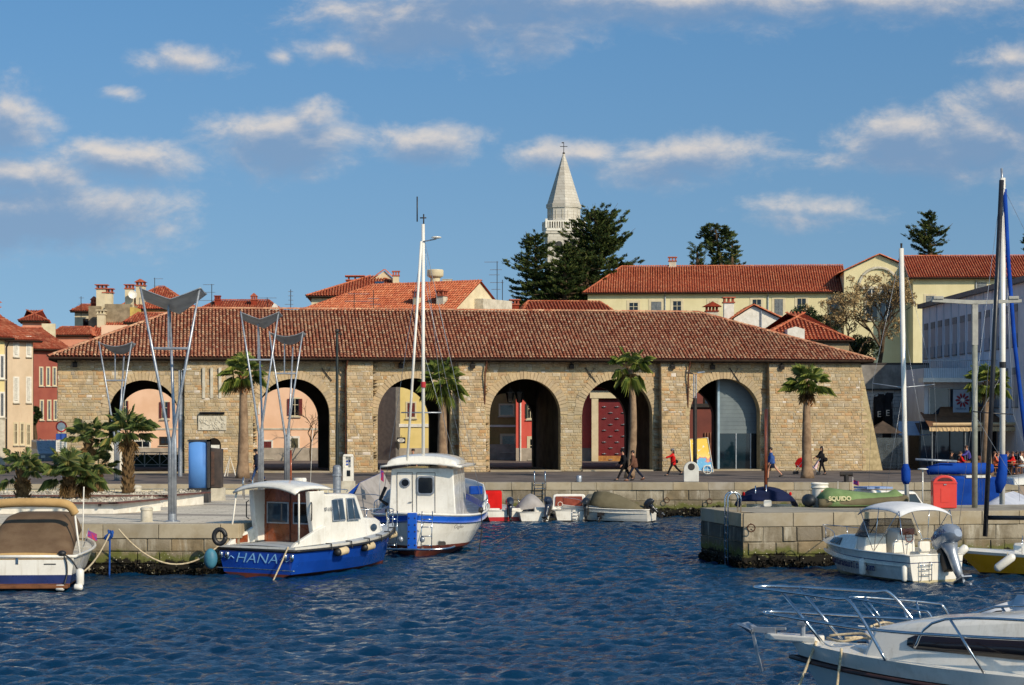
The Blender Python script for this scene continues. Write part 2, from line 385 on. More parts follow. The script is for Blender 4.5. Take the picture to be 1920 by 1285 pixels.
TILE_RED = island('orange_roof_tile', [(0, (186, 100, 67)), (.35, (203, 118, 80)), (.6, (174, 90, 63)), (.8, (210, 136, 97)), (1, (193, 108, 76))], nscale=.5, namt=.4, bump=.2, dark=(150, 66, 44))
TILE_MIX = island('weathered_roof_tile', [(0, (168, 76, 52)), (.35, (190, 104, 72)), (.6, (150, 68, 50)), (.8, (204, 132, 98)), (1, (176, 88, 60))], nscale=.6, namt=.5, bump=.2, dark=(110, 58, 44))
UNDER_OLD = mat('tile_bed_old', (96, 46, 36), (72, 38, 30), 3, .95)
UNDER_RED = mat('tile_bed_red', (150, 62, 42), (122, 52, 38), 3, .95)
WOODK = mat('dark_timber', (58, 44, 34), (40, 30, 24), 4, .8)
IRON = mat('dark_iron', (44, 42, 42), (60, 52, 46), 6, .55, .3)
STEEL = mat('galvanised_steel', (172, 176, 182), (142, 148, 156), 5, .38, .55)
CHROME = mat('polished_steel', (214, 214, 214), (190, 190, 192), 5, .14, 1.0)
WHITE = mat('white_gelcoat', (234, 230, 220), (222, 217, 206), 1.2, .22, coat=.4, dirt=(.35, (180, 172, 154), 2.2), streak=(.35, (168, 154, 128)))
WHITEP = mat('white_paint', (232, 226, 214), (212, 206, 192), 3, .5)
BLACK = mat('black_rubber', (26, 26, 28), (38, 38, 40), 8, .5)
GLASS = glassm('dark_glass'); GLASSB = glassm('sky_glass', (60, 78, 96), .05)
CREAM = mat('cream_render', (216, 202, 170), (200, 186, 154), 1.2, .9, bump=.2, streak=(.3, (170, 152, 120)))
STONEW = mat('pale_stone', (206, 198, 180), (178, 170, 152), 2.2, .85, bump=.4, streak=(.3, (140, 132, 118)))
SHUT_R = mat('red_brown_shutter', (112, 38, 30), (88, 30, 26), 5, .6)
SHUT_G = mat('grey_shutter', (118, 122, 124), (92, 98, 102), 5, .6)
SHUT_W = mat('white_shutter', (222, 218, 206), (200, 196, 184), 5, .6)

# ---------------------------------------------------------------- sea
def sea():
    x0, x1, y0, y1, d = -33, 33, 36, 115, .115
    nx = int((x1-x0)/d); ny = int((y1-y0)/d); X, Y = np.meshgrid(np.linspace(x0, x1, nx), np.linspace(y0, y1, ny)); Z = np.zeros_like(X); DX = np.zeros_like(X); DY = np.zeros_like(X)
    rng = np.random.default_rng(5)
    for i in range(90):
        lam = .26*(2.0/.26)**rng.random(); th = R(100)+rng.normal(0, .7); k = 2*math.pi/lam
        a = .0086*lam**.68*rng.uniform(.5, 1.3); ph = rng.uniform(0, 6.28)
        kx, ky = k*math.cos(th), k*math.sin(th); A = kx*X+ky*Y+ph
        gmod = .75+.5*np.sin(X*.11*rng.uniform(.5, 1.5)+Y*.07+ph)
        Z += a*gmod*np.sin(A); DX -= .75*a*math.cos(th)*np.cos(A); DY -= .75*a*math.sin(th)*np.cos(A)
    edge = np.minimum(1, np.minimum(np.minimum(X-x0, x1-X), np.minimum(Y-y0, y1-Y))/2)
    Z *= edge; V = np.stack([X+DX*edge, Y+DY*edge, Z], -1).reshape(-1, 3)
    i = np.arange(ny-1)[:, None]*nx+np.arange(nx-1)[None]; i = i.ravel(); F = np.stack([i, i+1, i+nx+1, i+nx], 1)
    mb = MB().bulk(V, F)
    o = 3000
    for (a, b, c, e) in ((-o, -o, o, y0), (-o, y0, x0, y1), (x1, y0, o, y1), (-o, y1, o, 130)):
        mb.add([(a, b, 0), (c, b, 0), (c, e, 0), (a, e, 0)], [(0, 1, 2, 3)])
    m, t, bs = newmat('sea_water'); pos = t.N('ShaderNodeNewGeometry').outputs['Position']
    big = t.mr(t.noise(pos, .09, 3), .35, .65)
    t.l.new(t.mix(big, (.0016, .022, .060, 1), (.0028, .033, .080, 1)), bs.inputs['Base Color'])
    bs.inputs['Roughness'].default_value = .045; bs.inputs['IOR'].default_value = 1.33; bs.inputs['Specular IOR Level'].default_value = .27
    n1 = t.noise(t.V('MULTIPLY', pos, (1.0, 1.6, 1)), 3.4, 6, .6, .4); n2 = t.noise(t.V('MULTIPLY', pos, (1, 1.3, 1)), 11, 4, .6)
    h = t.M('MULTIPLY', t.M('ADD', t.M('MULTIPLY', n1, 1.0), t.M('MULTIPLY', n2, .3)), t.mr(t.noise(t.V('MULTIPLY', pos, (1, .6, 1)), .16, 4), .35, .65, .65, 1.25))
    bn = t.N('ShaderNodeBump', i_Strength=.9, i_Distance=.075, i_Height=h); t.l.new(bn.outputs[0], bs.inputs['Normal'])
    ob = mb.build('sea', m, smooth=True, fixn=False); tag(ob, 'deep blue rippled harbour water', 'water', kind='structure')
sea()

# ---------------------------------------------------------------- ground, promenade, square
G0 = 1.9
gb = MB().add([(-3000, 113.4, G0-.03), (3000, 113.4, G0-.03), (3000, 4000, G0-.03), (-3000, 4000, G0-.03)], [(0, 1, 2, 3)])
tag(gb.build('ground', mat('town_ground', (150, 140, 126), (120, 112, 100), .3, .95)), 'pale ground of the old town', 'ground', kind='structure')
pb = MB().add([(-90, 110, G0), (-6.4, 110, G0), (-6.4, 112.9, G0), (90, 112.9, G0), (90, 170, G0), (-90, 170, G0)], [(0, 1, 2, 3, 4, 5)])
tag(pb.build('promenade', ASPH), 'dark paved waterfront promenade', 'promenade', kind='structure')
zb = MB().add([(-90, 72.3, 1.78), (-9.8, 72.3, 1.78), (-6.6, 109.9, 1.36), (-90, 109.9, 1.36)], [(0, 1, 2, 3)])
tag(zb.build('square', PLZ), 'pale paved harbour square', 'square', kind='structure')
# hill under the upper town
rows = []
for j in range(14):
    y = 176+j*26; rows.append([(x, y, G0+.05+min(1, j/7)**1.5*3.2*math.exp(-((x-30)/140)**2)) for x in range(-300, 301, 30)])
tag(MB().grid(rows).build('hill', mat('hill_grass', (96, 104, 62), (120, 112, 76), .3, .95), smooth=True), 'low hill under the upper town', 'hill', kind='structure')

def quay(name, label, cat, runs, cap=.42, seed=3, dark=()):
    """runs: (A, B, ztop_A, ztop_B) with the water on the right-hand side of A->B"""
    t = thing(name, label, cat, (0, 0, 0))
    ms = MB(); mc = MB(); mj = MB(); md = MB(); mus = []
    for k, (A, B, za, zb_) in enumerate(runs):
        A = Vector((A[0], A[1], 0)); B = Vector((B[0], B[1], 0)); e = (B-A); L = e.length; e.normalize(); n = Vector((e.y, -e.x, 0))
        zt = min(za, zb_)-cap
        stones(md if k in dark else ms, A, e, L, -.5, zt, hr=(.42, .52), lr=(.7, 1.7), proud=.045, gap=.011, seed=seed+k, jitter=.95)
        q = [A-n*.02, B-n*.02]
        mj.add([(q[0].x, q[0].y, -.8), (q[1].x, q[1].y, -.8), (q[1].x, q[1].y, zb_-.02), (q[0].x, q[0].y, za-.02)], [(0, 1, 2, 3)])
        rg = np.random.default_rng(seed+k); nm = int(min(L, 60)*260); uu = rg.uniform(0, 1, nm)*min(L, 60)/L if A.x > -60 else 1-rg.uniform(0, 1, nm)*60/L; zz_ = .30-.34*rg.random(nm)**.7+.22*np.sin(uu*L*1.7)*np.sin(uu*L*.63)*rg.random(nm); oo = .07+.07*rg.random(nm)
        pp = np.stack([A.x+(B.x-A.x)*uu+n.x*oo, A.y+(B.y-A.y)*uu+n.y*oo, zz_], 1); mus.append(pp)
        u = 0; rnd = random.Random(seed+k)
        while u < L-.02:
            w_ = min(rnd.uniform(1.3, 2.3), L-u); f0 = u/L; f1 = (u+w_)/L
            a = A.lerp(B, f0+.004/L); b = A.lerp(B, f1-.012/L); z0a = za+(zb_-za)*f0; z1a = za+(zb_-za)*f1; j = rnd.uniform(-.015, .02)
            o1 = n*(.06+j); i1 = -n*.55
            v = []
            for zz in (-cap, 0):
                for p, zz0 in ((a+o1, z0a), (b+o1, z1a), (b+i1, z1a), (a+i1, z0a)): v.append((p.x, p.y, zz0+zz+.006*(zz == 0)))
            mc.hexa(v); u += w_
    ms.build('stone_course', QST, t)
    if dark: md.build('weathered_shade_toned_course', island('wet_shade_toned_stone', [(0, (82, 80, 72)), (.5, (100, 96, 86)), (1, (66, 64, 58))], nscale=1.2, namt=.7, bump=.8, growth=True, dark=(44, 42, 38)), t)  # end face away from the sun: shade put into the colour, besides wet staining
    pm = np.concatenate(mus); rg = np.random.default_rng(seed); i_ = rg.normal(size=pm.shape); i_[:, 1] -= 1.0; V = []
    d = i_/np.linalg.norm(i_, axis=1)[:, None]; s_ = np.cross(d, rg.normal(size=pm.shape)); s_ /= np.linalg.norm(s_, axis=1)[:, None]; L_ = .11*rg.uniform(.5, 1.5, len(pm))[:, None]; w_ = L_*.8
    V = np.stack([pm-d*L_*.5, pm+s_*w_*.5, pm+d*L_*.5, pm-s_*w_*.5], 1).reshape(-1, 3); q = MB().bulk(V, np.arange(len(V)).reshape(-1, 4)).build('mussel_band', island('mussels', [(0, (24, 22, 18)), (.8, (44, 38, 28)), (.93, (70, 66, 40)), (.97, (150, 142, 120)), (1, (190, 184, 166))], bump=0, interp='CONSTANT'), t, fixn=False); q['kind'] = 'stuff'
    mc.build('capstone', QCAP, t, bevel=.02); mj.build('wall_core', QMORT, t)
    return t
quay('quay_wall', 'long pale stone quay wall below the promenade, green with algae at the waterline', 'quay wall', [((-7.3, 112.8), (90, 112.8), G0, G0)], seed=11)
quay('quay_wall', 'stone quay wall under the square on the left, mussels along the waterline', 'quay wall', [((-90, 72.2), (-9.7, 72.2), 1.78, 1.78), ((-9.7, 72.2), (-6.5, 112.8), 1.78, 1.36)], cap=.5, seed=21)
sw = thing('retaining_wall', 'low pale step wall between the square and the promenade', 'wall')
m1 = MB(); stones(m1, (-90, 109.95, 0), (1, 0, 0), 83.5, 1.2, 1.66, hr=(.3, .3), lr=(.9, 1.6), proud=.03, gap=.008, seed=5); m1.build('stone_course', island('step_stone', [(0, (206, 196, 170)), (1, (186, 176, 150))], nscale=2, namt=.3, dark=(150, 136, 108)), sw)
m1 = MB().b2((-90, 109.86, 1.66), (-6.4, 110.5, G0+.008)); m1.build('capstone', QCAP, sw)
# right-hand pier
PZ = 2.03
pq = [(8.55, 75.0), (45, 82.5), (45, 87.5), (7.45, 79.6)]
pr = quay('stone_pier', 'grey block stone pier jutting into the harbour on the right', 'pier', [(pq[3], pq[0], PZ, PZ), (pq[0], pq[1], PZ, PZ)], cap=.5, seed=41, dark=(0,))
MB().add([(x, y, PZ-.002) for x, y in ((8.75, 75.25), (45, 82.8), (45, 87.4), (7.65, 79.5))], [(0, 1, 2, 3)]).build('pier_top', mat('pier_paving', (168, 160, 144), (140, 132, 118), .8, .9, bump=.3), pr)
MB().add([(7.45, 79.6, -.8), (45, 87.5, -.8), (45, 87.5, PZ), (7.45, 79.6, PZ)], [(0, 1, 2, 3)]).build('wall_core', QMORT, pr)

# ---------------------------------------------------------------- facade frames: pixel columns turned into metres along a wall line
class Facade:
    def __init__(s, px, D, slope, z0=G0):
        s.A = Vector(((px-960)/FPX*D, D, 0)); s.c = 1/math.hypot(1, slope); s.s = slope*s.c; s.rz = math.atan(slope); s.z0 = z0
    def u(s, px): k = (px-960)/FPX; return (k*s.A.y-s.A.x)/(s.c-k*s.s)
    def z(s, px, py): D = s.A.y+s.u(px)*s.s; return CZ-(py-HY)/FPX*D-s.z0
    def thing(s, name, label, cat, group=None): return thing(name, label, cat, (s.A.x, s.A.y, s.z0), s.rz, group)
def window(F, par, px0, py0, px1, py1, pane=GLASS, frame=WHITEP, fw=.13, shutters=None, closed=False, sill=True, y=0.0, arched=False, bars=True):
    pc = (px0+px1)/2; pm = (py0+py1)/2; a, b = F.u(px0), F.u(px1); z1, z0 = F.z(pc, py0), F.z(pc, py1); cx = (a+b)/2; w_ = b-a; h = z1-z0
    m = MB()
    for (lo, hi) in (((a-fw, y-.04, z0-fw), (a, y+.05, z1+fw)), ((b, y-.04, z0-fw), (b+fw, y+.05, z1+fw)), ((a, y-.045, z1), (b, y+.05, z1+fw)), ((a, y-.045, z0-fw), (b, y+.05, z0))): m.b2(lo, hi)
    o = m.build('window', frame, par)
    m = MB().b2((a, y-.012, z0), (b, y+.03, z1)); m.build('pane', pane, o)
    if closed:
        m = MB()
        for k in (0, 1): m.b2((a+.02+k*w_/2, y-.07, z0+.02), (a+w_/2-.02+k*w_/2, y-.03, z1-.02))
        n = max(3, int(h/.16))
        for i in range(n): m.b2((a+.06, y-.082, z0+.05+i*h/n), (b-.06, y-.072, z0+.05+i*h/n+h/n*.5))
        m.build('shutter', shutters or SHUT_G, o)
    elif bars:
        m = MB().b2((cx-.025, y-.028, z0), (cx+.025, y-.016, z1)).b2((a, y-.03, z0+h*.62), (b, y-.015, z0+h*.62+.045)); m.build('glazing_bar', frame, o)
        if shutters:
            for (lo, hi) in ((a-w_*.5, a-.02), (b+.02, b+w_*.5)):
                mm = MB().b2((lo, y-.09, z0), (hi, y-.05, z1))
                n = max(3, int(h/.16))
                for i in range(n): mm.b2((lo+.05, y-.102, z0+.04+i*h/n), (hi-.05, y-.092, z0+.04+i*h/n+h/n*.5))
                mm.build('shutter', shutters, o)
    if sill: MB().b2((a-.2, y-.14, z0-fw-.07), (b+.2, y+.02, z0-fw-.01)).build('sill', STONEW, o)
    return o
def roofquad(par, A, B, C, E, tm=TILE_RED, um=UNDER_RED, pitch=.26, over=.35, back=True, name='roof', seg=3, caps=True, inv=None):
    """A,B eave ends, C,E ridge ends (C above B, E above A), vectors in the parent's frame"""
    A, B, C, E = map(Vector, (A, B, C, E)); e = (B-A).normalized(); s = (E-A)-e*(E-A).dot(e); s.normalize()
    A2 = A-s*over-e*.0; poly = [((p-A2).dot(e), (p-A2).dot(s)) for p in (A-s*over, B-s*over, C, E)]
    mb = MB(); tiles(mb, A2, e, s, poly, pitch=pitch, course=.38, r=pitch*.37, seg=seg)
    n = e.cross(s)
    if n.z < 0: n = -n
    if caps:
        if (C-E).length > .5: ridge(mb, E+n*.06, C+n*.06)
        ridge(mb, A-s*over+n*.05, E+n*.05); ridge(mb, B-s*over+n*.05, C+n*.05)
    if back:
        f = lambda p, q: Vector((2*q.x-p.x if False else p.x+(2*(q-p)-e*(2*(q-p).dot(e))).x, p.y+(2*(q-p)-e*(2*(q-p).dot(e))).y, p.z))
        mb.add([f(A, E)[:], f(B, C)[:], C[:], E[:]], [(0, 1, 2, 3)], 1)
    return mb.build(name, [tm, um], par, fixn=False)
def body(par, pts, z0, z1, m, name='wall'):
    """closed wall body over a plan outline; z1 a number or one top height per point"""
    k = len(pts); zt = z1 if hasattr(z1, '__len__') else [z1]*k
    v = [(p[0], p[1], z0) for p in pts]+[(p[0], p[1], zt[i]) for i, p in enumerate(pts)]
    return MB().add(v, [tuple(range(k, 2*k))]+[(i, (i+1) % k, (i+1) % k+k, i+k) for i in range(k)]).build(name, m, par)
def chimney(par, x, y, z, w_=.7, h=1.6, m=CREAM, cap='box', name='chimney'):
    o = MB().b2((x-w_/2, y-w_/2, z-1.2), (x+w_/2, y+w_/2, z+h)).build(name, m, par)
    mb = MB().b2((x-w_*.62, y-w_*.62, z+h), (x+w_*.62, y+w_*.62, z+h+.1))
    for sx in (-1, 0, 1):
        for sy in (-1, 1): mb.b2((x+sx*w_*.42-.07, y+sy*w_*.42-.07, z+h+.1), (x+sx*w_*.42+.07, y+sy*w_*.42+.07, z+h+.42))
    if cap == 'gable':
        mb.prism([(x-w_*.7, z+h+.42), (x+w_*.7, z+h+.42), (x, z+h+.8)], y-w_*.65, y+w_*.65)
    else: mb.b2((x-w_*.66, y-w_*.66, z+h+.42), (x+w_*.66, y+w_*.66, z+h+.52))
    mb.build('chimney_cap', mat('cap_tile', (184, 104, 80), (150, 80, 62), 3, .9) if cap != 'none' else m, o); return o

# ---------------------------------------------------------------- the arcaded stone warehouse
WF = Facade(800, 133.5, .15)
def warehouse():
    T = WF.thing('arcaded_warehouse', 'long stone warehouse with six round arches and a hipped barrel tile roof', 'building')
    H = 7.42; uL, uR, uRb = WF.u(108), WF.u(1609), WF.u(1646)
    edges = [(203, 335), (482, 618), (708, 845), (918, 1051), (1091, 1223), (1293, 1425)]
    AR = [((WF.u(a)+WF.u(b))/2, (WF.u(b)-WF.u(a))/2) for a, b in edges]; SP = 6.14-sum(r for c, r in AR)/6
    BT = [(WF.u(a), WF.u(b)) for a, b in ((346, 474), (649, 698), (858, 908), (1236, 1287), (1438, 1608))]
    def boff(u, z):
        for i, (a, b) in enumerate(BT):
            if a-.01 <= u <= b+.01 or (i == 4 and u > a): return .5+.5*(1-z/H)
        return 0
    def holes(a, b, z0, z1):
        segs = [(a, b)]
        def cut(lo, hi):
            nonlocal segs; out = []
            for (c, d) in segs:
                if hi <= c or lo >= d: out.append((c, d)); continue
                if lo > c: out.append((c, lo))
                if hi < d: out.append((hi, d))
            segs = out
        for c, r in AR:
            zc = (z0+z1)/2
            if zc < SP+.0: cut(c-r, c+r)
            else:
                q = zc-SP; rr = r+.42
                if q < rr: w_ = math.sqrt(rr*rr-q*q); cut(c-w_, c+w_)
        for (lo, hi) in BT:                                  # stones end at the corners of the buttresses
            out = []
            for (c, d) in segs:
                for x in (lo, hi):
                    if c < x < d: out.append((c, x)); c = x
                out.append((c, d))
            segs = out
        return segs
    back = MB()
    def arcade(y0, y1, arches, sp, u0, u1, mi=0):
        us = [u0]+[x for c, r in arches for x in (c-r, c+r)]+[u1]
        for i in range(0, len(us), 2): back.b2((us[i], y0, -.05), (us[i+1], y1, H), mi)
        for c, r in arches:
            n = 28; pts = [(c-r*math.cos(math.pi*i/n), sp+r*math.sin(math.pi*i/n)) for i in range(n+1)]
            v = []; f = []
            for (x, z) in pts: v += [(x, y0, z), (x, y0, H), (x, y1, z), (x, y1, H)]
            for i in range(n):
                a = 4*i; b = a+4; f += [(a, b, b+1, a+1), (a+2, a+3, b+3, b+2), (a, a+2, b+2, b)]
            back.add(v, f, mi)
    arcade(.0, .85, AR, SP, uL, uR)
    RA = [(c, r*.97) for c, r in AR]; RA[3] = (AR[3][0]+.6, 1.9); RA[4] = (AR[4][0]+.75, AR[4][1])
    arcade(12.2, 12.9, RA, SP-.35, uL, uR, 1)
    back.b2((uL, .85, -.05), (uL+.7, 12.2, H), 0); back.b2((uR-.7, .85, -.05), (uR, 12.2, H), 0)
    # the thick cross walls between the bays, dark inside
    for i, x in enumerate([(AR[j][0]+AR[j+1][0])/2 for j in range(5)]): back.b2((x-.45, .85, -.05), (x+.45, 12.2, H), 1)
    # battered right end
    back.add([(uR, 0, -.05), (uRb, -.1, -.05), (uRb, 12.9, -.05), (uR, 12.9, -.05), (uR, 0, H), (uR+.02, 0, H), (uR+.02, 12.9, H), (uR, 12.9, H)], BF)
    for i, (a, b) in enumerate(BT):
        o0, o1 = 1.0, .5; bx = uRb if i == 4 else b
        back.hexa([(a, -o0, -.02), (bx, -o0, -.02), (bx, 0, -.02), (a, 0, -.02), (a, -o1, H), (b, -o1, H), (b, 0, H), (a, 0, H)])
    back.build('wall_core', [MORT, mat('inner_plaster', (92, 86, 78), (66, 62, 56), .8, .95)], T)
    st = MB(); stones(st, (uL, 0, 0), (1, 0, 0), uR-uL, .0, H, hr=(.1, .25), lr=(.14, .56), proud=.032, gap=.008, holes=lambda a, b, c, d: [(x-uL, y-uL) for x, y in holes(a+uL, b+uL, c, d)], off=lambda u, z: boff(u+uL, z), seed=4, ends=(uRb-uR-.05, 0))
    # left end and the side faces of the buttresses
    stones(st, (uL, 12.9, 0), (0, -1, 0), 12.9, 0, H, hr=(.16, .26), lr=(.25, .66), proud=.03, gap=.011, seed=9, nrm=(-1, 0, 0))
    for a, b in BT: stones(st, (a, 0, 0), (0, -1, 0), .52, 0, H, hr=(.16, .26), lr=(.25, .5), proud=.02, gap=.01, seed=12, nrm=(-1, 0, 0))
    st.build('rubble_masonry', STONE, T, fixn=False)
    for c, r in AR:
        rg = MB(); n = 35; rnd = random.Random(int(c*10))
        for i in range(n):
            t0 = math.pi*(i+.02+.06*rnd.random())/n; t1 = math.pi*(i+.93+.05*rnd.random())/n; ro = r+rnd.uniform(.44, .62); ri = r-.01; pr = -.05-rnd.random()*.02
            v = []
            for y in (pr, .0):
                for (t, q) in ((t0, ri), (t1, ri), (t1, ro), (t0, ro)): v.append((c-q*math.cos(t), y, SP+q*math.sin(t)))
            rg.hexa(v)
        rg.build('arch_ring', RINGST, T)
        MB().b2((c-r, -.35, -.03), (c+r, 1.1, .09)).build('threshold', QCAP, T)
    # roof
    E0, E1 = uL-.55, uR+.85; Wd = E1-E0; y0, y1 = -.95, 13.85; hd = (y1-y0)/2; rise = 3.5; ze = H+.02; rl, rr = 8.3, 10.4
    rf = MB(); SL = math.hypot(hd, rise)
    tiles(rf, (E0, y0, ze), (1, 0, 0), (0, hd, rise), [(0, 0), (Wd, 0), (Wd-rr, SL), (rl, SL)], pitch=.235, course=.35, r=.088, seg=5)
    tiles(rf, (E0, y1, ze), (0, -1, 0), (rl, 0, rise), [(0, 0), (2*hd, 0), (hd, math.hypot(rl, rise))], pitch=.235, course=.35, r=.088, seg=4)
    tiles(rf, (E1, y0, ze), (0, 1, 0), (-rr, 0, rise), [(0, 0), (2*hd, 0), (hd, math.hypot(rr, rise))], pitch=.235, course=.35, r=.088, seg=4)
    rf.add([(E1, y1, ze), (E0, y1, ze), (E0+rl, (y0+y1)/2, ze+rise), (E1-rr, (y0+y1)/2, ze+rise)], [(0, 1, 2, 3)], 1)
    ym = (y0+y1)/2
    for a, b in (((E0+rl, ym, ze+rise+.06), (E1-rr, ym, ze+rise+.06)), ((E0, y0, ze+.06), (E0+rl, ym, ze+rise+.06)), ((E1, y0, ze+.06), (E1-rr, ym, ze+rise+.06))): ridge(rf, a, b, .14)
    rf.build('roof', [TILE_OLD, UNDER_OLD], T, fixn=False)
    ev = MB().b2((E0+.06, y0+.05, ze-.2), (E1-.06, y0+.12, ze-.03)).b2((E0+.06, y0+.12, ze-.06), (E1-.06, .1, ze-.03)).b2((E0+.06, y0+.1, ze-.2), (E0+.14, y1, ze-.04)).b2((E1-.14, y0+.1, ze-.2), (E1-.06, y1, ze-.04))
    for i in range(int(Wd/.8)): ev.b2((E0+.3+i*.8, y0+.12, ze-.2), (E0+.42+i*.8, .0, ze-.06))
    ev.tube([(E0+.05, y0-.02, ze-.06), (E1-.05, y0-.02, ze-.06)], .075, 8); ev.build('eaves', WOODK, T)
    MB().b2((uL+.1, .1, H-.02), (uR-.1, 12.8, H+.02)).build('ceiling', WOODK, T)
    for px in (650, 909, 1288):
        u = WF.u(px); o = -.55; MB().tube([(u-.0, y0, ze-.1), (u, y0+.15, ze-.35), (u-.1, o-.3, ze-.9), (u-.1, -.5-.12, 3.6)] if px != 650 else [(u, y0, ze-.1), (u-.1, -.4, ze-.9), (u-.1, -.85, .1)], .055, 8).build('downpipe', mat('rusty_pipe', (104, 62, 44), (74, 50, 40), 4, .7), T)
    for px in (141, 751, 884, 1071, 1257, 1335, 1461):
        u = WF.u(px); o = boff(u, 7.0); m = MB().box((u, -o-.18, 6.98), (.3, .26, .28), rx=.3).box((u, -o-.1, 7.22), (.06, .2, .3)); m.build('floodlight', IRON, T, bevel=.02)
    for (pa, ya, pb, yb) in ((366, 692, 380, 712), (603, 690, 622, 714), (862, 696, 876, 712), (1097, 690, 1117, 717), (1367, 690, 1386, 717)):
        a = WF.u(pa); b = WF.u(pb); za = WF.z(pa, ya); zb2 = WF.z(pb, yb); MB().tube([(a, -.1, za), (b, -.1, zb2)], .035, 6).tube([(b-.1, -.1, za), (a+.15, -.1, zb2+.15)], .015, 6).build('tie_bar', IRON, T)
    ob = boff(WF.u(390), 5)
    for px in (382, 397, 412.5):
        u = WF.u(px); o = boff(u, 5.5); MB().b2((u-.09, -o-.12, WF.z(px, 747)), (u+.09, -o+.1, WF.z(px, 690))).build('stone_strip', STONEW, T)
    # relief plaque with its little hood
    u = WF.u(398); z0, z1 = WF.z(398, 807), WF.z(398, 780); o = boff(u, 2.8)+.05
    pl = MB().b2((u-.9, -o-.06, z0), (u+.9, -o+.2, z1)).build('relief_plaque', STONEW, T, bevel=.015)
    rl2 = MB(); rnd = random.Random(3)
    for i in range(46): x = u-.78+1.56*rnd.random(); z = z0+.14+(z1-z0-.28)*rnd.random(); rl2.ell((x, -o-.07, z), (rnd.uniform(.03, .08), .035, rnd.uniform(.05, .16)), 8, 5, ry=rnd.uniform(-.8, .8))
    rl2.build('relief', STONEW, pl, smooth=True)
    MB().b2((u-.78, -o-.25, z1+.2), (u+.78, -o+.1, z1+.26)).b2((u-.78, -o-.05, z1+.1), (u+.78, -o+.1, z1+.2)).build('plaque_hood', IRON, T)
    # small niche with a dark arched recess
    u = WF.u(401); zt = WF.z(401, 822); o = boff(u, 1.6)+.045
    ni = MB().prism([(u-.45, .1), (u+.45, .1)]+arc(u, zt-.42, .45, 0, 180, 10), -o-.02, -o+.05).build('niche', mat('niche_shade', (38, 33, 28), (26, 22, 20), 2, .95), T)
    MB().b2((u-.3, -o-.09, .4), (u+.36, -o-.03, zt-.42)).build('niche_panel', SHUT_W, T)
    return T, AR, SP
WT, AR, SP = warehouse()
def onwall(px, py, off=0): return Vector((WF.A.x+WF.u(px)*WF.c+off*WF.s, WF.A.y+WF.u(px)*WF.s-off*WF.c, WF.z(px, py)+G0))
# hanging lanterns in the fourth arch
for k, px in enumerate((956.5, 974)):
    D = 134+2.2+k*.7; c = P(px, 741, D); t = thing('hanging_lantern', ['dark wrought iron lantern hanging in the fourth arch, the left one of the two', 'dark wrought iron lantern hanging in the fourth arch, the right one of the two'][k], 'lantern', (c.x, c.y, c.z-.35), 0, 'lanterns hung in the fourth arch')
    m = MB()
    for i in range(6):
        a = i*math.pi/3; m.tube([(.17*math.cos(a), .17*math.sin(a), -.1), (.3*math.cos(a), .3*math.sin(a), .5)], .022, 5)
    m.lathe([(.02, 1.6), (.02, .78)], n=6); m.lathe([(.36, .5), (.34, .56), (.14, .7), (.05, .82), (.03, .9)], n=6); m.lathe([(.05, -.2), (.18, -.12), (.18, -.08)], n=6); m.build('lantern_frame', IRON, t)
    MB().lathe([(.16, -.08), (.28, .5)], n=6).build('lantern_glass', glassm('lantern_glass', (40, 38, 34), .1), t)
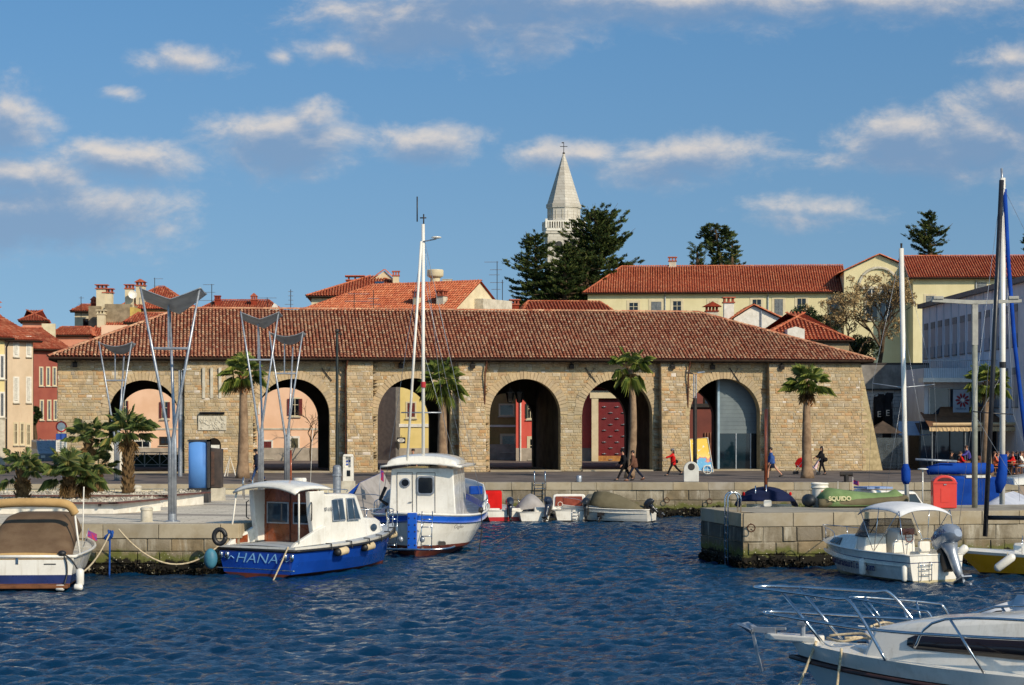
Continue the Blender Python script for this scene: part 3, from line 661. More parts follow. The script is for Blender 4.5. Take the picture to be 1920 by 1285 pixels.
# ---------------------------------------------------------------- houses and towers of the old town
def hip_house(F, name, label, cat, pa, pb, pyE, depth, rise, hip, wall, tm=TILE_MIX, um=UNDER_RED, over=.4, pitch=.27, t=None, left_hip=True, right_hip=True, group=None):
    """a house box whose front spans two pixel columns; eave height read at the middle"""
    t = t or F.thing(name, label, cat, group); a, b = F.u(pa), F.u(pb); H = F.z((pa+pb)/2, pyE)
    hl = hip if left_hip else 0; hr_ = hip if right_hip else 0; ym = depth/2
    v = [(a, 0, 0), (b, 0, 0), (b, depth, 0), (a, depth, 0), (a, 0, H), (b, 0, H), (b, depth, H), (a, depth, H)]
    if hip > 0 or not (left_hip and right_hip): v += [(a, ym, H+(0 if left_hip and hip else rise)), (b, ym, H+(0 if right_hip and hip else rise))]
    fs = [(0, 1, 5, 4), (2, 3, 7, 6), (4, 5, 6, 7)]
    fs += [(1, 2, 6, 9, 5), (3, 0, 4, 8, 7)] if len(v) == 10 else [(1, 2, 6, 5), (3, 0, 4, 7)]
    MB().add(v, fs).build('wall', wall, t)
    rf = MB(); o = over; H2 = H-o*rise/ym+.03; A, B = (a-o, -o, H2), (b+o, -o, H2); C, E = (b+o-(hr_ and hr_+o), ym, H+rise+.03), (a-o+(hl and hl+o), ym, H+rise+.03); hd = ym+o
    SL = math.hypot(hd, rise+o*rise/ym)
    tiles(rf, A, (1, 0, 0), (0, hd, E[2]-H2), [(0, 0), (b-a+2*o, 0), (C[0]-A[0], SL), (E[0]-A[0], SL)], pitch=pitch, course=.4, r=pitch*.37, seg=3)
    if hl: tiles(rf, (a-o, depth+o, H2), (0, -1, 0), (hl+o, 0, E[2]-H2), [(0, 0), (2*hd, 0), (hd, math.hypot(hl+o, E[2]-H2))], pitch=pitch, course=.4, r=pitch*.37, seg=3); ridge(rf, (A[0], A[1], A[2]+.05), (E[0], E[1], E[2]+.05))
    if hr_: tiles(rf, (b+o, -o, H2), (0, 1, 0), (-hr_-o, 0, E[2]-H2), [(0, 0), (2*hd, 0), (hd, math.hypot(hr_+o, E[2]-H2))], pitch=pitch, course=.4, r=pitch*.37, seg=3); ridge(rf, (B[0], B[1], B[2]+.05), (C[0], C[1], C[2]+.05))
    rf.add([(b+o, depth+o, H2), (a-o, depth+o, H2), E, C], [(0, 1, 2, 3)], 1)
    rf.add([(a-o, -o, H2-.05), (b+o, -o, H2-.05), (b+o, depth+o, H2-.05), (a-o, depth+o, H2-.05)], [(0, 1, 2, 3)], 1)
    if (C[0]-E[0]) > .6: ridge(rf, (E[0], E[1], E[2]+.05), (C[0], C[1], C[2]+.05))
    rf.build('roof', [tm, um], t, fixn=False)
    MB().b2((a-o, -o-.02, H2-.16), (b+o, -o+.06, H2-.04)).tube([(a-o, -o-.06, H2-.05), (b+o, -o-.06, H2-.05)], .07, 6).build('eaves', WOODK, t)
    return t, a, b, H
def dpipe(F, t, px, py0, py1, m=STEEL, y=-.12):
    u = F.u(px); MB().tube([(u, -.45, F.z(px, py0)), (u, y, F.z(px, py0)-.5), (u, y, F.z(px, py1))], .06, 8).build('downpipe', m, t)
def gable_end(F, name, label, cat, pa, pb, ppk, pyE, pyK, depth, wall, tm=TILE_RED, over=.3, pitch=.27, t=None):
    """a house whose gable faces the camera"""
    t = t or F.thing(name, label, cat); a, b, c = F.u(pa), F.u(pb), F.u(ppk); H = F.z((pa+pb)/2, pyE); K = F.z(ppk, pyK)
    v = []
    for y in (0, depth): v += [(a, y, 0), (b, y, 0), (b, y, H), (c, y, K), (a, y, H)]
    MB().add(v, [(0, 1, 2, 3, 4), (9, 8, 7, 6, 5), (0, 4, 9, 5), (1, 6, 7, 2), (4, 3, 8, 9), (3, 2, 7, 8)]).build('wall', wall, t)
    rf = MB()
    for s, x in ((-1, a), (1, b)):
        L = math.hypot(c-x, K-H); dx, dz = (c-x)/L, (K-H)/L; o = Vector((x-dx*over, -over if s > 0 else depth+over, H-dz*over+.05))
        tiles(rf, o, (0, 1 if s > 0 else -1, 0), (dx, 0, dz), [(0, 0), (depth+2*over, 0), (depth+2*over, L+over), (0, L+over)], pitch=pitch, course=.4, r=pitch*.37, seg=3)
        ridge(rf, (x-dx*over, -over+.06, H-dz*over+.1), (c, -over+.06, K+.1), .11)
    ridge(rf, (c, -over, K+.1), (c, depth+over, K+.1)); rf.build('roof', [tm, UNDER_RED], t, fixn=False); return t, a, b, H

YEL = mat('pale_yellow_render', (222, 210, 168), (210, 198, 156), .5, .9, bump=.15, streak=(.25, (170, 156, 112)))
# long yellow convent building on the rise
FY = Facade(1100, 222, -.07)
ty, a, b, H = hip_house(FY, 'yellow_building', 'long pale yellow building with orange tiled roof and a gabled block with twin arched window', 'building', 1102, 1582, 545.5, 13, 3.1, 3.6, YEL, TILE_RED, right_hip=False, over=.5)
for (p0, y0, p1, y1, cl) in ((1180, 568, 1196, 588, 0), (1221, 566, 1240, 588, 1), (1262, 565, 1277, 590, 0), (1411, 562, 1427, 590, 0), (1452, 561, 1468, 592, 1), (1495, 560, 1511, 594, 0), (1556, 558, 1572, 592, 1), (1330, 565, 1345, 600, 1)):
    window(FY, ty, p0, y0, p1, y1, closed=bool(cl), shutters=(SHUT_G if cl else None) if p0 != 1330 else YEL, fw=.28, frame=CREAM)
for px in (1247, 1440): dpipe(FY, ty, px, 548, 610)
u = FY.u(1262); chimney(ty, u, 6.6, H+3.0, .8, .7, STONEW)
# gabled block
xa, xb, xk = FY.u(1580), FY.u(1716), FY.u(1645); y0 = -1.7; Hh = FY.z(1645, 511); K = FY.z(1645, 481)
v = []
for y in (y0, 12): v += [(xa, y, 0), (xb, y, 0), (xb, y, Hh), (xk, y, K), (xa, y, Hh)]
blk = MB().add(v, [(0, 1, 2, 3, 4), (9, 8, 7, 6, 5), (0, 4, 9, 5), (1, 6, 7, 2), (4, 3, 8, 9), (3, 2, 7, 8)]).build('gabled_block', YEL, ty)
rf = MB()
for x in (xa, xb):
    L = math.hypot(xk-x, K-Hh); dx, dz = (xk-x)/L, (K-Hh)/L; r_ = x == xb
    tiles(rf, (x-dx*.5, y0-.4 if r_ else 13, Hh-dz*.5+.06), (0, 1 if r_ else -1, 0), (dx, 0, dz), [(0, 0), (14, 0), (14, L+.5), (0, L+.5)], pitch=.27, course=.4, r=.1, seg=3)
    ridge(rf, (x-dx*.5, y0-.35, Hh-dz*.5+.1), (xk, y0-.35, K+.1), .13)
rf.build('roof', [TILE_RED, UNDER_RED], blk, fixn=False)
def archwin(c, w_, zb, zt, y):
    out = [(c-w_/2, zb), (c+w_/2, zb)]+arc(c, zt-w_/2, w_/2, 0, 180, 10)
    return out
zb, zt = FY.z(1645, 604), FY.z(1645, 542)
for px in (1631, 1657):
    c = FY.u(px); o = MB().prism(archwin(c, 1.5, zb, zt, 0), y0-.14, y0+.1).build('window', STONEW, ty)
    MB().prism(archwin(c, 1.15, zb+.15, zt-.18, 0), y0-.16, y0-.1).build('pane', GLASSB if px == 1657 else GLASS, o)
    MB().b2((c-.04, y0-.2, zb+.15), (c+.04, y0-.15, zt-.2)).b2((c-.57, y0-.2, zb+2.1), (c+.57, y0-.15, zb+2.2)).build('glazing_bar', WHITEP, o)
c = FY.u(1644); am = MB(); po = arc(c, FY.z(1644, 541), 2.1, 0, 180, 16)
am.tube([(x, y0-.1, z) for x, z in po], .16, 6); am.b2((c-2.3, y0-.3, FY.z(1644, 541)-.15), (c+2.3, y0, FY.z(1644, 541)+.1)); am.build('window_arch', STONEW, ty)
# right wing
FR = Facade(1716, 214, -.05)
tr, a, b, H = hip_house(FR, 'yellow_wing', 'yellow wing with orange tiled roof right of the gabled block', 'building', 1712, 2080, 517, 12, 2.5, 0, YEL, TILE_RED, left_hip=False, right_hip=False, over=.6)
for (p0, y0_, p1, y1) in ((1736, 555, 1752, 566), (1832, 530, 1850, 545)): window(FR, tr, p0, y0_, p1, y1+16, closed=True, fw=.2, frame=CREAM)
dpipe(FR, tr, 1830, 521, 600)

# church tower
tw = P(1057, 600, 300); CT = thing('church_tower', 'white stone bell tower with octagonal spire and iron cross', 'tower', (tw.x, tw.y, G0), R(4))
def zz(py, D=300): return CZ-(py-HY)/FPX*D-G0
TWM = None
m_, t_, b_ = newmat('tower_ashlar'); v_ = t_.N('ShaderNodeTexCoord').outputs['Object']
sv_ = t_.N('ShaderNodeSeparateXYZ', i_0=v_); cv_ = t_.N('ShaderNodeCombineXYZ', i_0=t_.M('ADD', sv_.outputs[0], sv_.outputs[1]), i_1=sv_.outputs[2], i_2=0.0)
br_ = t_.N('ShaderNodeTexBrick', i_Vector=cv_.outputs[0], i_Scale=1.0); br_.inputs['Brick Width'].default_value = 1.1; br_.inputs['Row Height'].default_value = .42; br_.inputs['Mortar Size'].default_value = .02
br_.inputs['Color1'].default_value = lin((206, 200, 188)); br_.inputs['Color2'].default_value = lin((188, 180, 166)); br_.inputs['Mortar'].default_value = lin((150, 144, 132))
t_.l.new(t_.mix(t_.mr(t_.noise(v_, .4, 6, .7), .4, .7, 0, .45), br_.outputs[0], lin((166, 156, 140))), b_.inputs['Base Color']); b_.inputs['Roughness'].default_value = .9; ASH = m_
hw = 2.62
MB().b2((-hw, -hw, 0), (hw, hw, zz(441))).build('shaft', ASH, CT)
for px in (-.95, .95):
    o = MB().prism(archwin(px, 1.1, zz(476), zz(455), 0), -hw-.06, -hw+.02).build('belfry_opening', mat('belfry_shade', (44, 42, 42), (30, 28, 28)), CT)
MB().b2((-hw-.3, -hw-.12, zz(441)), (hw+.12, hw+.12, zz(437))).build('cornice', ASH, CT)
bl = MB().b2((-hw-.35, -hw-.2, zz(419)), (hw+.2, hw+.2, zz(417)-.0)).b2((-hw-.2, -hw-.2, zz(436)), (hw+.2, hw+.2, zz(431)))
for k in range(17):
    x = -hw-.2+k*(2*hw+.4)/16
    for s in (-1, 1): bl.b2((x-.07, s*(hw+.2)-.08, zz(431)), (x+.07, s*(hw+.2)+.08, zz(419))).b2((s*(hw+.2)-.08, x-.07, zz(431)), (s*(hw+.2)+.08, x+.07, zz(419)))
for sx in (-1, 1):
    for sy in (-1, 1): bl.b2((sx*(hw+.2)-.16, sy*(hw+.2)-.16, zz(431)), (sx*(hw+.2)+.16, sy*(hw+.2)+.16, zz(414)))
bl.build('balustrade', WHITEP, CT)
MB().lathe([(2.45, zz(432)), (2.45, zz(392)), (2.62, zz(391)), (2.62, zz(384)), (2.46, zz(383))], n=8).build('drum', ASH, CT)
da = MB()
for k in range(8):
    a = R(22.5+45*k)
    for j in range(-3, 4): da.box((2.34*math.cos(a)-j*.26*math.sin(a), 2.34*math.sin(a)+j*.26*math.cos(a), zz(388.5)), (.1, .1, .45), rz=a)
    for s in (-1, 1): da.box((2.27*math.cos(a)-s*.5*math.sin(a), 2.27*math.sin(a)+s*.5*math.cos(a), zz(404)), (.1, .09, 1.3), rz=a)
da.build('blind_arches', STONEW, CT)
MB().lathe([(2.46, zz(383)), (.14, zz(289))], n=8).build('spire', ASH, CT)
MB().lathe([(.0, zz(290)), (.24, zz(287.5)), (.0, zz(285))], n=10, cap=False).tube([(0, 0, zz(288)), (0, 0, zz(267))], .05, 5).tube([(-.55, 0, zz(275)), (.55, 0, zz(275))], .05, 5).b2((-.3, -.02, zz(269)), (.0, .02, zz(267))).build('cross', IRON, CT)

# central red roofs
FC = Facade(580, 196, .05)
tc1, a, b, H = hip_house(FC, 'red_roofed_house', 'tall house with broad orange hipped roof and small white gablet at its top', 'house', 584, 812, 553, 11, 2.15, 5.6, CREAM, TILE_RED, over=.5)
ga, gb_, gk = FC.u(684), FC.u(748), FC.u(720); zg = FC.z(720, 522); yk = 4.6
gz = MB().add([(ga, yk, zg-.3), (gb_, yk, zg-.3), (gk, yk, FC.z(720, 502)+.0), (ga, yk+3.5, zg-.3), (gb_, yk+3.5, zg-.3), (gk, yk+3.5, FC.z(720, 502))], [(0, 1, 2), (5, 4, 3), (0, 2, 5, 3), (1, 4, 5, 2)]).build('gablet', CREAM, tc1)
rf = MB()
for x in (ga, gb_): ridge(rf, (x, yk-.1, zg-.2), (gk, yk-.1, FC.z(720, 502)+.12), .14)
rf.build('gablet_coping', TILE_RED, tc1)
u = FC.u(742); chimney(tc1, u, 2.9, FC.z(742, 532), .62, .9, CREAM); u = FC.u(663); chimney(tc1, u, 5.5, FC.z(663, 530), 1.5, .5, UNDER_RED)
for px, py in ((711, 533),): MB().box((FC.u(px), 2.0, FC.z(px, py-5)), (.9, .7, .08), rx=.33).build('skylight', GLASSB, tc1)
F2_ = Facade(850, 172, -.6)
tc2, a, b, H = hip_house(F2_, 'long_red_roofed_house', 'long low house with orange roof and white gable end behind the warehouse ridge', 'house', 545, 852, 584, 8, 2.5, 6, CREAM, TILE_RED, over=.25, right_hip=False)
MB().b2((b, 3.2, 0), (b+.9, 8, H+1.0)).build('annexe', STONEW, tc2)
for px, dy, w_, m in ((819, .8, .7, STONEW), (772, .8, .5, CREAM)): chimney(tc2, F2_.u(px), dy, H+.35, w_, .8, m)
for px in (632, 682, 732, 800): MB().box((F2_.u(px), 3.6, H+1.62), (.8, .7, .12), rx=.39).build('skylight', GLASSB, tc2)
c = P(816, 560, 205); wt = thing('water_tower', 'cream round water tank tower beside a lower square tank', 'tower', (c.x, c.y, G0), 0)
z = lambda py: CZ-(py-HY)/FPX*205-G0
MB().lathe([(.5, 0), (.5, z(522)), (.62, z(520.5)), (.78, z(519)), (.84, z(517)), (.84, z(507)), (.78, z(506))], n=20).build('tank', CREAM, wt, smooth='auto')
MB().b2((.75, -.5, z(546)), (1.7, .6, z(525))).b2((.7, -.55, z(525)), (1.75, .65, z(524))).build('square_tank', STONEW, wt)
# low ridges just behind the warehouse
FL = Facade(980, 182, .1)
tl, a, b, H = hip_house(FL, 'low_red_roof_house', 'low house showing only its red tiled ridge above the warehouse', 'house', 984, 1146, 583.5, 6, .95, .6, CREAM, TILE_RED, over=.2, pitch=.3)
tl2, a, b, H = hip_house(Facade(860, 184, .1), 'low_red_roof_house', 'low orange roof left of the tree with a square red chimney on it', 'house', 878, 985, 588, 6, 1.1, 2.6, CREAM, TILE_RED, over=.2)
F2 = Facade(860, 184, .1); chimney(tl2, F2.u(966), .6, F2.z(966, 582), .75, .5, UNDER_RED, cap='box')
FG = Facade(1412, 172, .0)
tg, a, b, H = gable_end(FG, 'white_gable_house', 'small white gabled house behind the warehouse ridge', 'house', 1376, 1462, 1413, 597, 574, 7, WHITEP)
chimney(tg, FG.u(1372), 2.5, FG.z(1372, 590), .85, 1.1, WHITEP)
MB().tube([(FG.u(1427), -.1, FG.z(1427, 582)), (FG.u(1427), -.1, 5)], .06, 6).build('downpipe', STEEL, tg)
FS = Facade(1480, 158, .0)
ts, a, b, H = hip_house(FS, 'stone_cottage', 'stone cottage with hipped red tiled roof behind the warehouse corner', 'house', 1424, 1592, 636, 10, 2.2, 4.2, island('cottage_stone', [(0, (176, 160, 130)), (1, (150, 134, 106))], bump=.8), TILE_RED, over=.3, pitch=.3)
MB().prism([(FS.u(1475), FS.z(1490, 636)), (FS.u(1507), FS.z(1490, 636)), (FS.u(1507), FS.z(1490, 618)), (FS.u(1490), FS.z(1490, 613)), (FS.u(1475), FS.z(1490, 618))], -.5, 1.2).build('dormer', WHITEP, ts)
c = onwall(1357, 585); ch = thing('roof_chimney', 'small red tiled chimney with a gabled cap at the warehouse ridge', 'chimney', (c.x, c.y+8.2, 0)); zc = CZ-(585-HY)/FPX*(c.y+8.2)
MB().b2((-.4, -.4, zc-1.5), (.4, .4, zc)).build('stack', STONEW, ch)
m = MB().b2((-.48, -.48, zc), (.48, .48, zc+.08)).prism([(-.68, zc+.36), (.68, zc+.36), (0, zc+.72)], -.6, .6)
for sx in (-.36, -.12, .12, .36): m.b2((sx-.05, -.4, zc+.08), (sx+.05, .4, zc+.36))
m.build('chimney_cap', UNDER_RED, ch)

# houses seen through the arches
def plainhouse(name, label, px0, px1, D, top, wall, depth=8, slope=.0, z0=None):
    F = Facade(px0, D, slope); t = F.thing(name, label, 'house'); a, b = F.u(px0), F.u(px1)
    MB().b2((a, 0, -.1), (b, depth, top-G0)).build('wall', wall, t); return F, t
PEACH = mat('peach_render', (238, 196, 164), (228, 184, 150), .6, .9, bump=.1); PLINTH = mat('grey_plinth', (176, 164, 148), (150, 140, 126), 1.5, .9)
F, t = plainhouse('peach_house', 'peach pink house with brown shutters seen through the two left arches', 190, 596, 166, 13, PEACH)
for (a_, b_, c_, d_) in ((546, 748, 560, 779), (232, 752, 238, 782), (304, 754, 314, 784)): window(F, t, a_, b_, c_, d_, shutters=SHUT_R, frame=CREAM, fw=.12)
window(F, t, 254, 828, 280, 858, frame=WHITEP, pane=GLASS); window(F, t, 489, 828, 509, 856, closed=True, shutters=SHUT_R); window(F, t, 302, 822, 318, 832, frame=WOODK)
MB().b2((F.u(190), -.09, -.05), (F.u(596), .02, 1.05)).build('plinth', PLINTH, t); MB().b2((F.u(190), -.06, F.z(500, 806)), (F.u(596), .02, F.z(500, 803))).build('string_course', STONEW, t)
MB().b2((F.u(546), -.06, 0), (F.u(559), .02, F.z(550, 822))).build('door', mat('olive_door', (96, 90, 62), (74, 70, 50)), t)
MB().b2((F.u(543), -.04, 0), (F.u(562), .015, F.z(550, 818))).build('door_frame', WHITEP, t)
MB().b2((F.u(484), -.05, 3.8), (F.u(487), .02, 8)).build('quoin', WHITEP, t)
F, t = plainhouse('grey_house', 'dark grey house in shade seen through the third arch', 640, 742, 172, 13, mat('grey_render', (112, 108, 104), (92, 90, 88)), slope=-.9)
F, t = plainhouse('yellow_house', 'yellow house with a hanging black inn sign seen through the third arch', 741, 905, 168, 13, mat('yellow_render', (226, 202, 134), (214, 190, 120), .7, .9))
window(F, t, 764, 756, 778, 782, frame=CREAM, shutters=SHUT_R, closed=True); MB().b2((F.u(741), -.1, F.z(750, 801)), (F.u(905), .02, F.z(750, 795))).build('string_course', WHITEP, t)
MB().b2((F.u(741), -.07, -.05), (F.u(905), .02, 1.0)).build('plinth', PLINTH, t)
sg = P(752, 826, 167.2); ts_ = thing('inn_sign', 'small black hanging inn sign with white lettering on the yellow house', 'sign', sg[:])
MB().prism(rrect(.72, .5, .06), -.03, .03).build('sign_board', BLACK, ts_); MB().prism([(.3*math.cos(R(a)), .16*math.sin(R(a))) for a in range(0, 360, 24)], -.05, -.02).build('sign_plate', WHITEP, ts_)
text('PUB', .14, BLACK, ts_, (0, -.052, .05), (R(90), 0, 0), sx=1.2); text('IZOLA', .09, BLACK, ts_, (0, -.052, -.07), (R(90), 0, 0)); MB().tube([(0, 0, .25), (0, 0, .36), (.05, .55, .36)], .02, 5).build('bracket', IRON, ts_)
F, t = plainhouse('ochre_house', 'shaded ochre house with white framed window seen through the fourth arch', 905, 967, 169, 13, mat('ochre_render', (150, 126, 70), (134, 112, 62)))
window(F, t, 938, 760, 962, 778, frame=CREAM, bars=False); window(F, t, 942, 818, 964, 843, frame=CREAM, fw=.2, bars=False); MB().b2((F.u(905), -.06, -.05), (F.u(967), .02, 1.3)).build('plinth', PLINTH, t); MB().b2((F.u(905), -.06, F.z(940, 801)), (F.u(967), .02, F.z(940, 797))).build('string_course', WHITEP, t)
REDW = mat('coral_render', (214, 98, 84), (204, 88, 76), .7, .9)
F, t = plainhouse('coral_house', 'coral red house with white downpipe and green shutters seen through the fourth arch', 967.5, 1109, 164.6, 13, REDW)
window(F, t, 990, 757, 999, 784, frame=CREAM, shutters=mat('green_shutter', (34, 52, 44), (28, 40, 36))); window(F, t, 994, 824, 1010, 856, frame=CREAM, fw=.25); MB().b2((F.u(967.5), -.06, -.05), (F.u(1109), .02, 1.05)).build('plinth', PLINTH, t)
dpipe(F, t, 976, 723, 868, WHITEP)
F, t = plainhouse('theatre_front', 'dark red panelled front with beige portal seen through the fifth arch', 1109, 1290, 164, 10.5, mat('deep_red_panel', (112, 26, 30), (98, 22, 28), .8, .5), depth=4)
MB().b2((F.u(1109), -.35, 0), (F.u(1121.5), .02, F.z(1115, 747))).b2((F.u(1106), -.4, F.z(1115, 747)), (F.u(1200), .02, F.z(1115, 733))).build('portal_frame', CREAM, t)
MB().b2((F.u(1121.5), -.05, 0), (F.u(1200), .02, F.z(1130, 855))).build('wooden_base', mat('oak_panel', (180, 128, 66), (150, 100, 50), 3, .6), t)
for r_ in range(5):
    for k in range(4): c_ = F.u(1133+k*12); z_ = F.z(1140, 763+r_*22+(11 if k % 2 else 0)); MB().b2((c_-.16, -.12, z_-.02), (c_+.16, -.01, z_+.02)).ell((c_, -.1, z_), (.05, .05, .06), 8, 5).build('wall_light', STEEL, t)
tm_ = MB(); tiles(tm_, (F.u(1100), -.9, F.z(1110, 727)), (1, 0, 0), (0, 1, .5), [(0, 0), (8, 0), (8, 3), (0, 3)], seg=3); tm_.build('roof', [TILE_RED, UNDER_RED], t, fixn=False)
# glazed pavilion inside the sixth arch
F = Facade(1340, 137.5, .15); t = F.thing('glazed_pavilion', 'pavilion of grey-blue boards over dark glass doors inside the sixth arch', 'pavilion')
a, b = F.u(1349), F.u(1440); zt = F.z(1380, 813); BRD = mat('blue_grey_boards', (106, 118, 122), (92, 104, 110), .8, .6)
m = MB(); n = 14
for i in range(n): z = zt+i*.27; m.b2((a, -.02-.012*(i % 2), z), (b, .3, z+.262))
m.build('boarding', BRD, t); MB().b2((a-.15, -.08, .0), (a, .4, 7.2)).build('corner_post', mat('pale_blue_metal', (150, 172, 186), (130, 152, 168)), t)
MB().b2((a, .02, .05), (b, .3, zt)).build('glass_doors', glassm('door_glass', (16, 40, 52), .05), t); m = MB()
for px in (1380, 1407, 1433): u = F.u(px); m.b2((u-.03, -.04, 0), (u+.03, .02, zt))
m.build('door_mullion', STEEL, t)
F, t = plainhouse('brown_timber_house', 'brown red boarded front with dark window seen at the left of the sixth arch', 1290, 1360, 162, 12, mat('brown_red_board', (122, 62, 50), (104, 52, 44), .8, .6), depth=3)
window(F, t, 1322, 722, 1338, 757, frame=WOODK, pane=GLASSB); MB().b2((F.u(1290), -.2, F.z(1310, 764)), (F.u(1360), .0, F.z(1310, 757))).build('ledge', IRON, t); m = MB()
for k in range(7): u = F.u(1322+k*5); m.b2((u-.05, -.15, 0), (u+.05, -.05, F.z(1330, 811)))
m.build('timber_slats', mat('slat_wood', (150, 100, 76), (110, 70, 54)), t)

# left side street
FB = Facade(10, 168, -3.0)   # frontage running away from the harbour on the left, facing right
def sidehouse(name, label, px0, px1, D, slope, pyE, wall, depth=9, tm=TILE_MIX, cat='house'):
    F = Facade(px0, D, slope); return F, hip_house(F, name, label, cat, px0, px1, pyE, depth, 2.0, 0, wall, tm, left_hip=False, right_hip=False, over=.5)[0]
OCH = mat('warm_ochre_render', (214, 192, 164), (200, 178, 150), .5, .9, bump=.15, streak=(.3, (186, 146, 106)))
F, t = sidehouse('yellow_corner_house', 'yellow house with grey shutters at the left edge', -60, 8.5, 150, 1.1, 628, mat('bright_yellow_render', (222, 204, 148), (210, 190, 136), .6, .9))
window(F, t, 1, 668, 6, 708, closed=True); window(F, t, 1, 738, 6, 780, closed=True); MB().b2((F.u(-60), -.05, 0), (F.u(8.5), .02, F.z(5, 785))).build('ground_floor', STONEW, t)
F, t = sidehouse('ochre_side_house', 'tall warm ochre house with white shuttered windows beside the yellow one', 9, 62, 166, 1.5, 634, OCH)
for (a_, b_) in ((27, 33), (51, 56)):
    for (c_, d_) in ((634, 666), (710, 752)): window(F, t, a_, c_, b_, d_, closed=True, shutters=SHUT_W, fw=.16)
for (a_, c_, d_) in ((27, 795, 832), (39, 795, 832), (51, 797, 834)): window(F, t, a_, c_, a_+4, d_, fw=.15, frame=CREAM)
dpipe(F, t, 10.5, 640, 850, IRON)
chimney(t, F.u(37), 3.5, F.z(37, 618), 1.0, 1.9, CREAM, cap='gable')
REDH = mat('dark_red_render', (156, 88, 74), (142, 76, 66), .6, .9, bump=.1)
F, t = sidehouse('red_side_house', 'dark red house along the shaded alley behind the ochre one', 63, 122, 196, 1.1, 652, REDH)
for px in (75, 88, 100): window(F, t, px, 690, px+4, 722, closed=True, fw=.12, frame=CREAM)
for px in (76, 90, 102): window(F, t, px, 752, px+4, 786, closed=True, fw=.12, frame=CREAM)
PINK = mat('salmon_render', (216, 150, 124), (204, 136, 112), .6, .9, dirt=(.4, (190, 110, 96), .6))
hip_house(Facade(48, 214, .2), 'salmon_upper_house', 'small salmon pink upper house with hipped tiled roof', 'house', 42, 84, 600, 6, 1.1, 2.0, PINK)
f9 = Facade(78, 212, .2); MB().b2((0, 0, 9), (1.4, 2, f9.z(88, 607))).build('dormer_block', CREAM, f9.thing('attic_block', 'cream attic block with slit window beside the salmon house', 'building'))
hip_house(Facade(100, 216, .0), 'pink_wall_house', 'weathered pink house with low tiled roof', 'house', 98, 166, 628, 6, .9, .4, PINK, over=.3)
hip_house(Facade(150, 218, .0), 'tiled_shed_house', 'low weathered tiled roof beside the pink wall', 'house', 160, 268, 636, 7, 2.0, 1.0, PINK, over=.3)
t, a, b, H = hip_house(Facade(136, 228, .0), 'white_upper_house', 'white upper house with brown door left of the stone house', 'house', 140, 172, 583, 6, .8, .3, CREAM)
F = Facade(136, 228, .0); window(F, t, 158, 600, 164, 616, frame=WOODK, bars=False)
STH = mat('grey_brown_masonry', (158, 142, 116), (128, 114, 92), 1.6, .95, bump=.8, bscale=6, dirt=(.5, (104, 94, 78), 1.2))
F = Facade(165, 222, .0); t = F.thing('stone_upper_house', 'bare stone upper house with tall chimneys and a small dish', 'house')
MB().b2((F.u(166), 0, 0), (F.u(188), 6, F.z(177, 574))).b2((F.u(199), -.8, 0), (F.u(246), 6, F.z(220, 571))).b2((F.u(188), .6, 0), (F.u(199), 6, F.z(193, 580))).build('wall', STH, t)
MB().b2((F.u(246), -.7, 0), (F.u(253), 5, F.z(250, 577))).build('yellow_return', mat('faded_yellow', (206, 178, 92), (190, 160, 84)), t)
for px, py, w_, h in ((187, 562, 1.05, 1.2), (199, 566, .95, 1.0), (239, 560, .85, 1.1)): chimney(t, F.u(px), 1.2, F.z(px, py), w_, h, CREAM)
chimney(t, F.u(169), 2.2, F.z(169, 576), .6, .5, UNDER_RED, cap='gable'); chimney(t, F.u(195), -1.4, F.z(195, 612), .8, 1.2, CREAM, cap='none')
MB().lathe([(.0, 0), (.3, .05), (.48, .14)], n=14, cap=False).build('satellite_dish', WHITEP, t, loc=(F.u(247.5), .2, F.z(247.5, 553))).rotation_euler = (R(75), 0, R(20))
t, a, b, H = hip_house(Facade(250, 226, .0), 'brown_roofed_house', 'upper house with brown weathered hipped roof behind the large sail lamp', 'house', 222, 354, 577, 10, 2.6, 3.6, CREAM, TILE_MIX)
F = Facade(250, 226, 0); chimney(t, F.u(261), 1.0, F.z(261, 566), .95, 1.8, CREAM, cap='gable'); window(F, t, 322, 588, 330, 600)
hip_house(Facade(240, 208, .0), 'long_tiled_house', 'low tiled roof step below the brown roofed house', 'house', 238, 345, 604, 6, 1.0, .6, CREAM, TILE_MIX, over=.3)
t, a, b, H = hip_house(Facade(370, 218, .0), 'far_tiled_house', 'far tiled roof with small chimney and white gable behind the warehouse ridge', 'house', 372, 522, 583, 8, 1.3, 1.5, CREAM, TILE_MIX)
F = Facade(370, 218, 0); chimney(t, F.u(472), 2, F.z(472, 572), .6, .6, UNDER_RED, cap='gable'); chimney(t, F.u(403), 2, F.z(403, 572), .55, .6, UNDER_RED, cap='none')
MB().prism([(F.u(508), F.z(515, 584)), (F.u(526), F.z(515, 584)), (F.u(517), F.z(515, 570))], -1.5, .5).build('gable_wall', WHITEP, t)

# right side: stone-faced wall building, grey apartment block
F = Facade(1606, 150, .0); t = F.thing('stone_faced_building', 'shaded building faced in pale stone blocks behind the two black flags', 'building')
a, b = F.u(1600), F.u(1742); zt = F.z(1670, 731)
MB().b2((a, .1, 0), (b, 6, zt)).build('wall_core', mat('grey_stone_joint', (104, 104, 104), (90, 90, 92)), t)
m = MB(); stones(m, (a, 0.1, 0), (1, 0, 0), b-a, 0, zt, hr=(.24, .34), lr=(.3, .8), proud=.03, gap=.012, seed=31); m.build('stone_facing', island('pale_block', [(0, (176, 176, 174)), (.5, (196, 196, 192)), (1, (158, 160, 162))], bump=.4, dark=(130, 130, 130), namt=.3), t)
MB().b2((a, -.02, zt), (b, 7, F.z(1670, 684))).build('upper_wall', mat('stained_grey_render', (150, 146, 140), (112, 108, 104), .8, .9, streak=(.5, (84, 80, 76))), t)
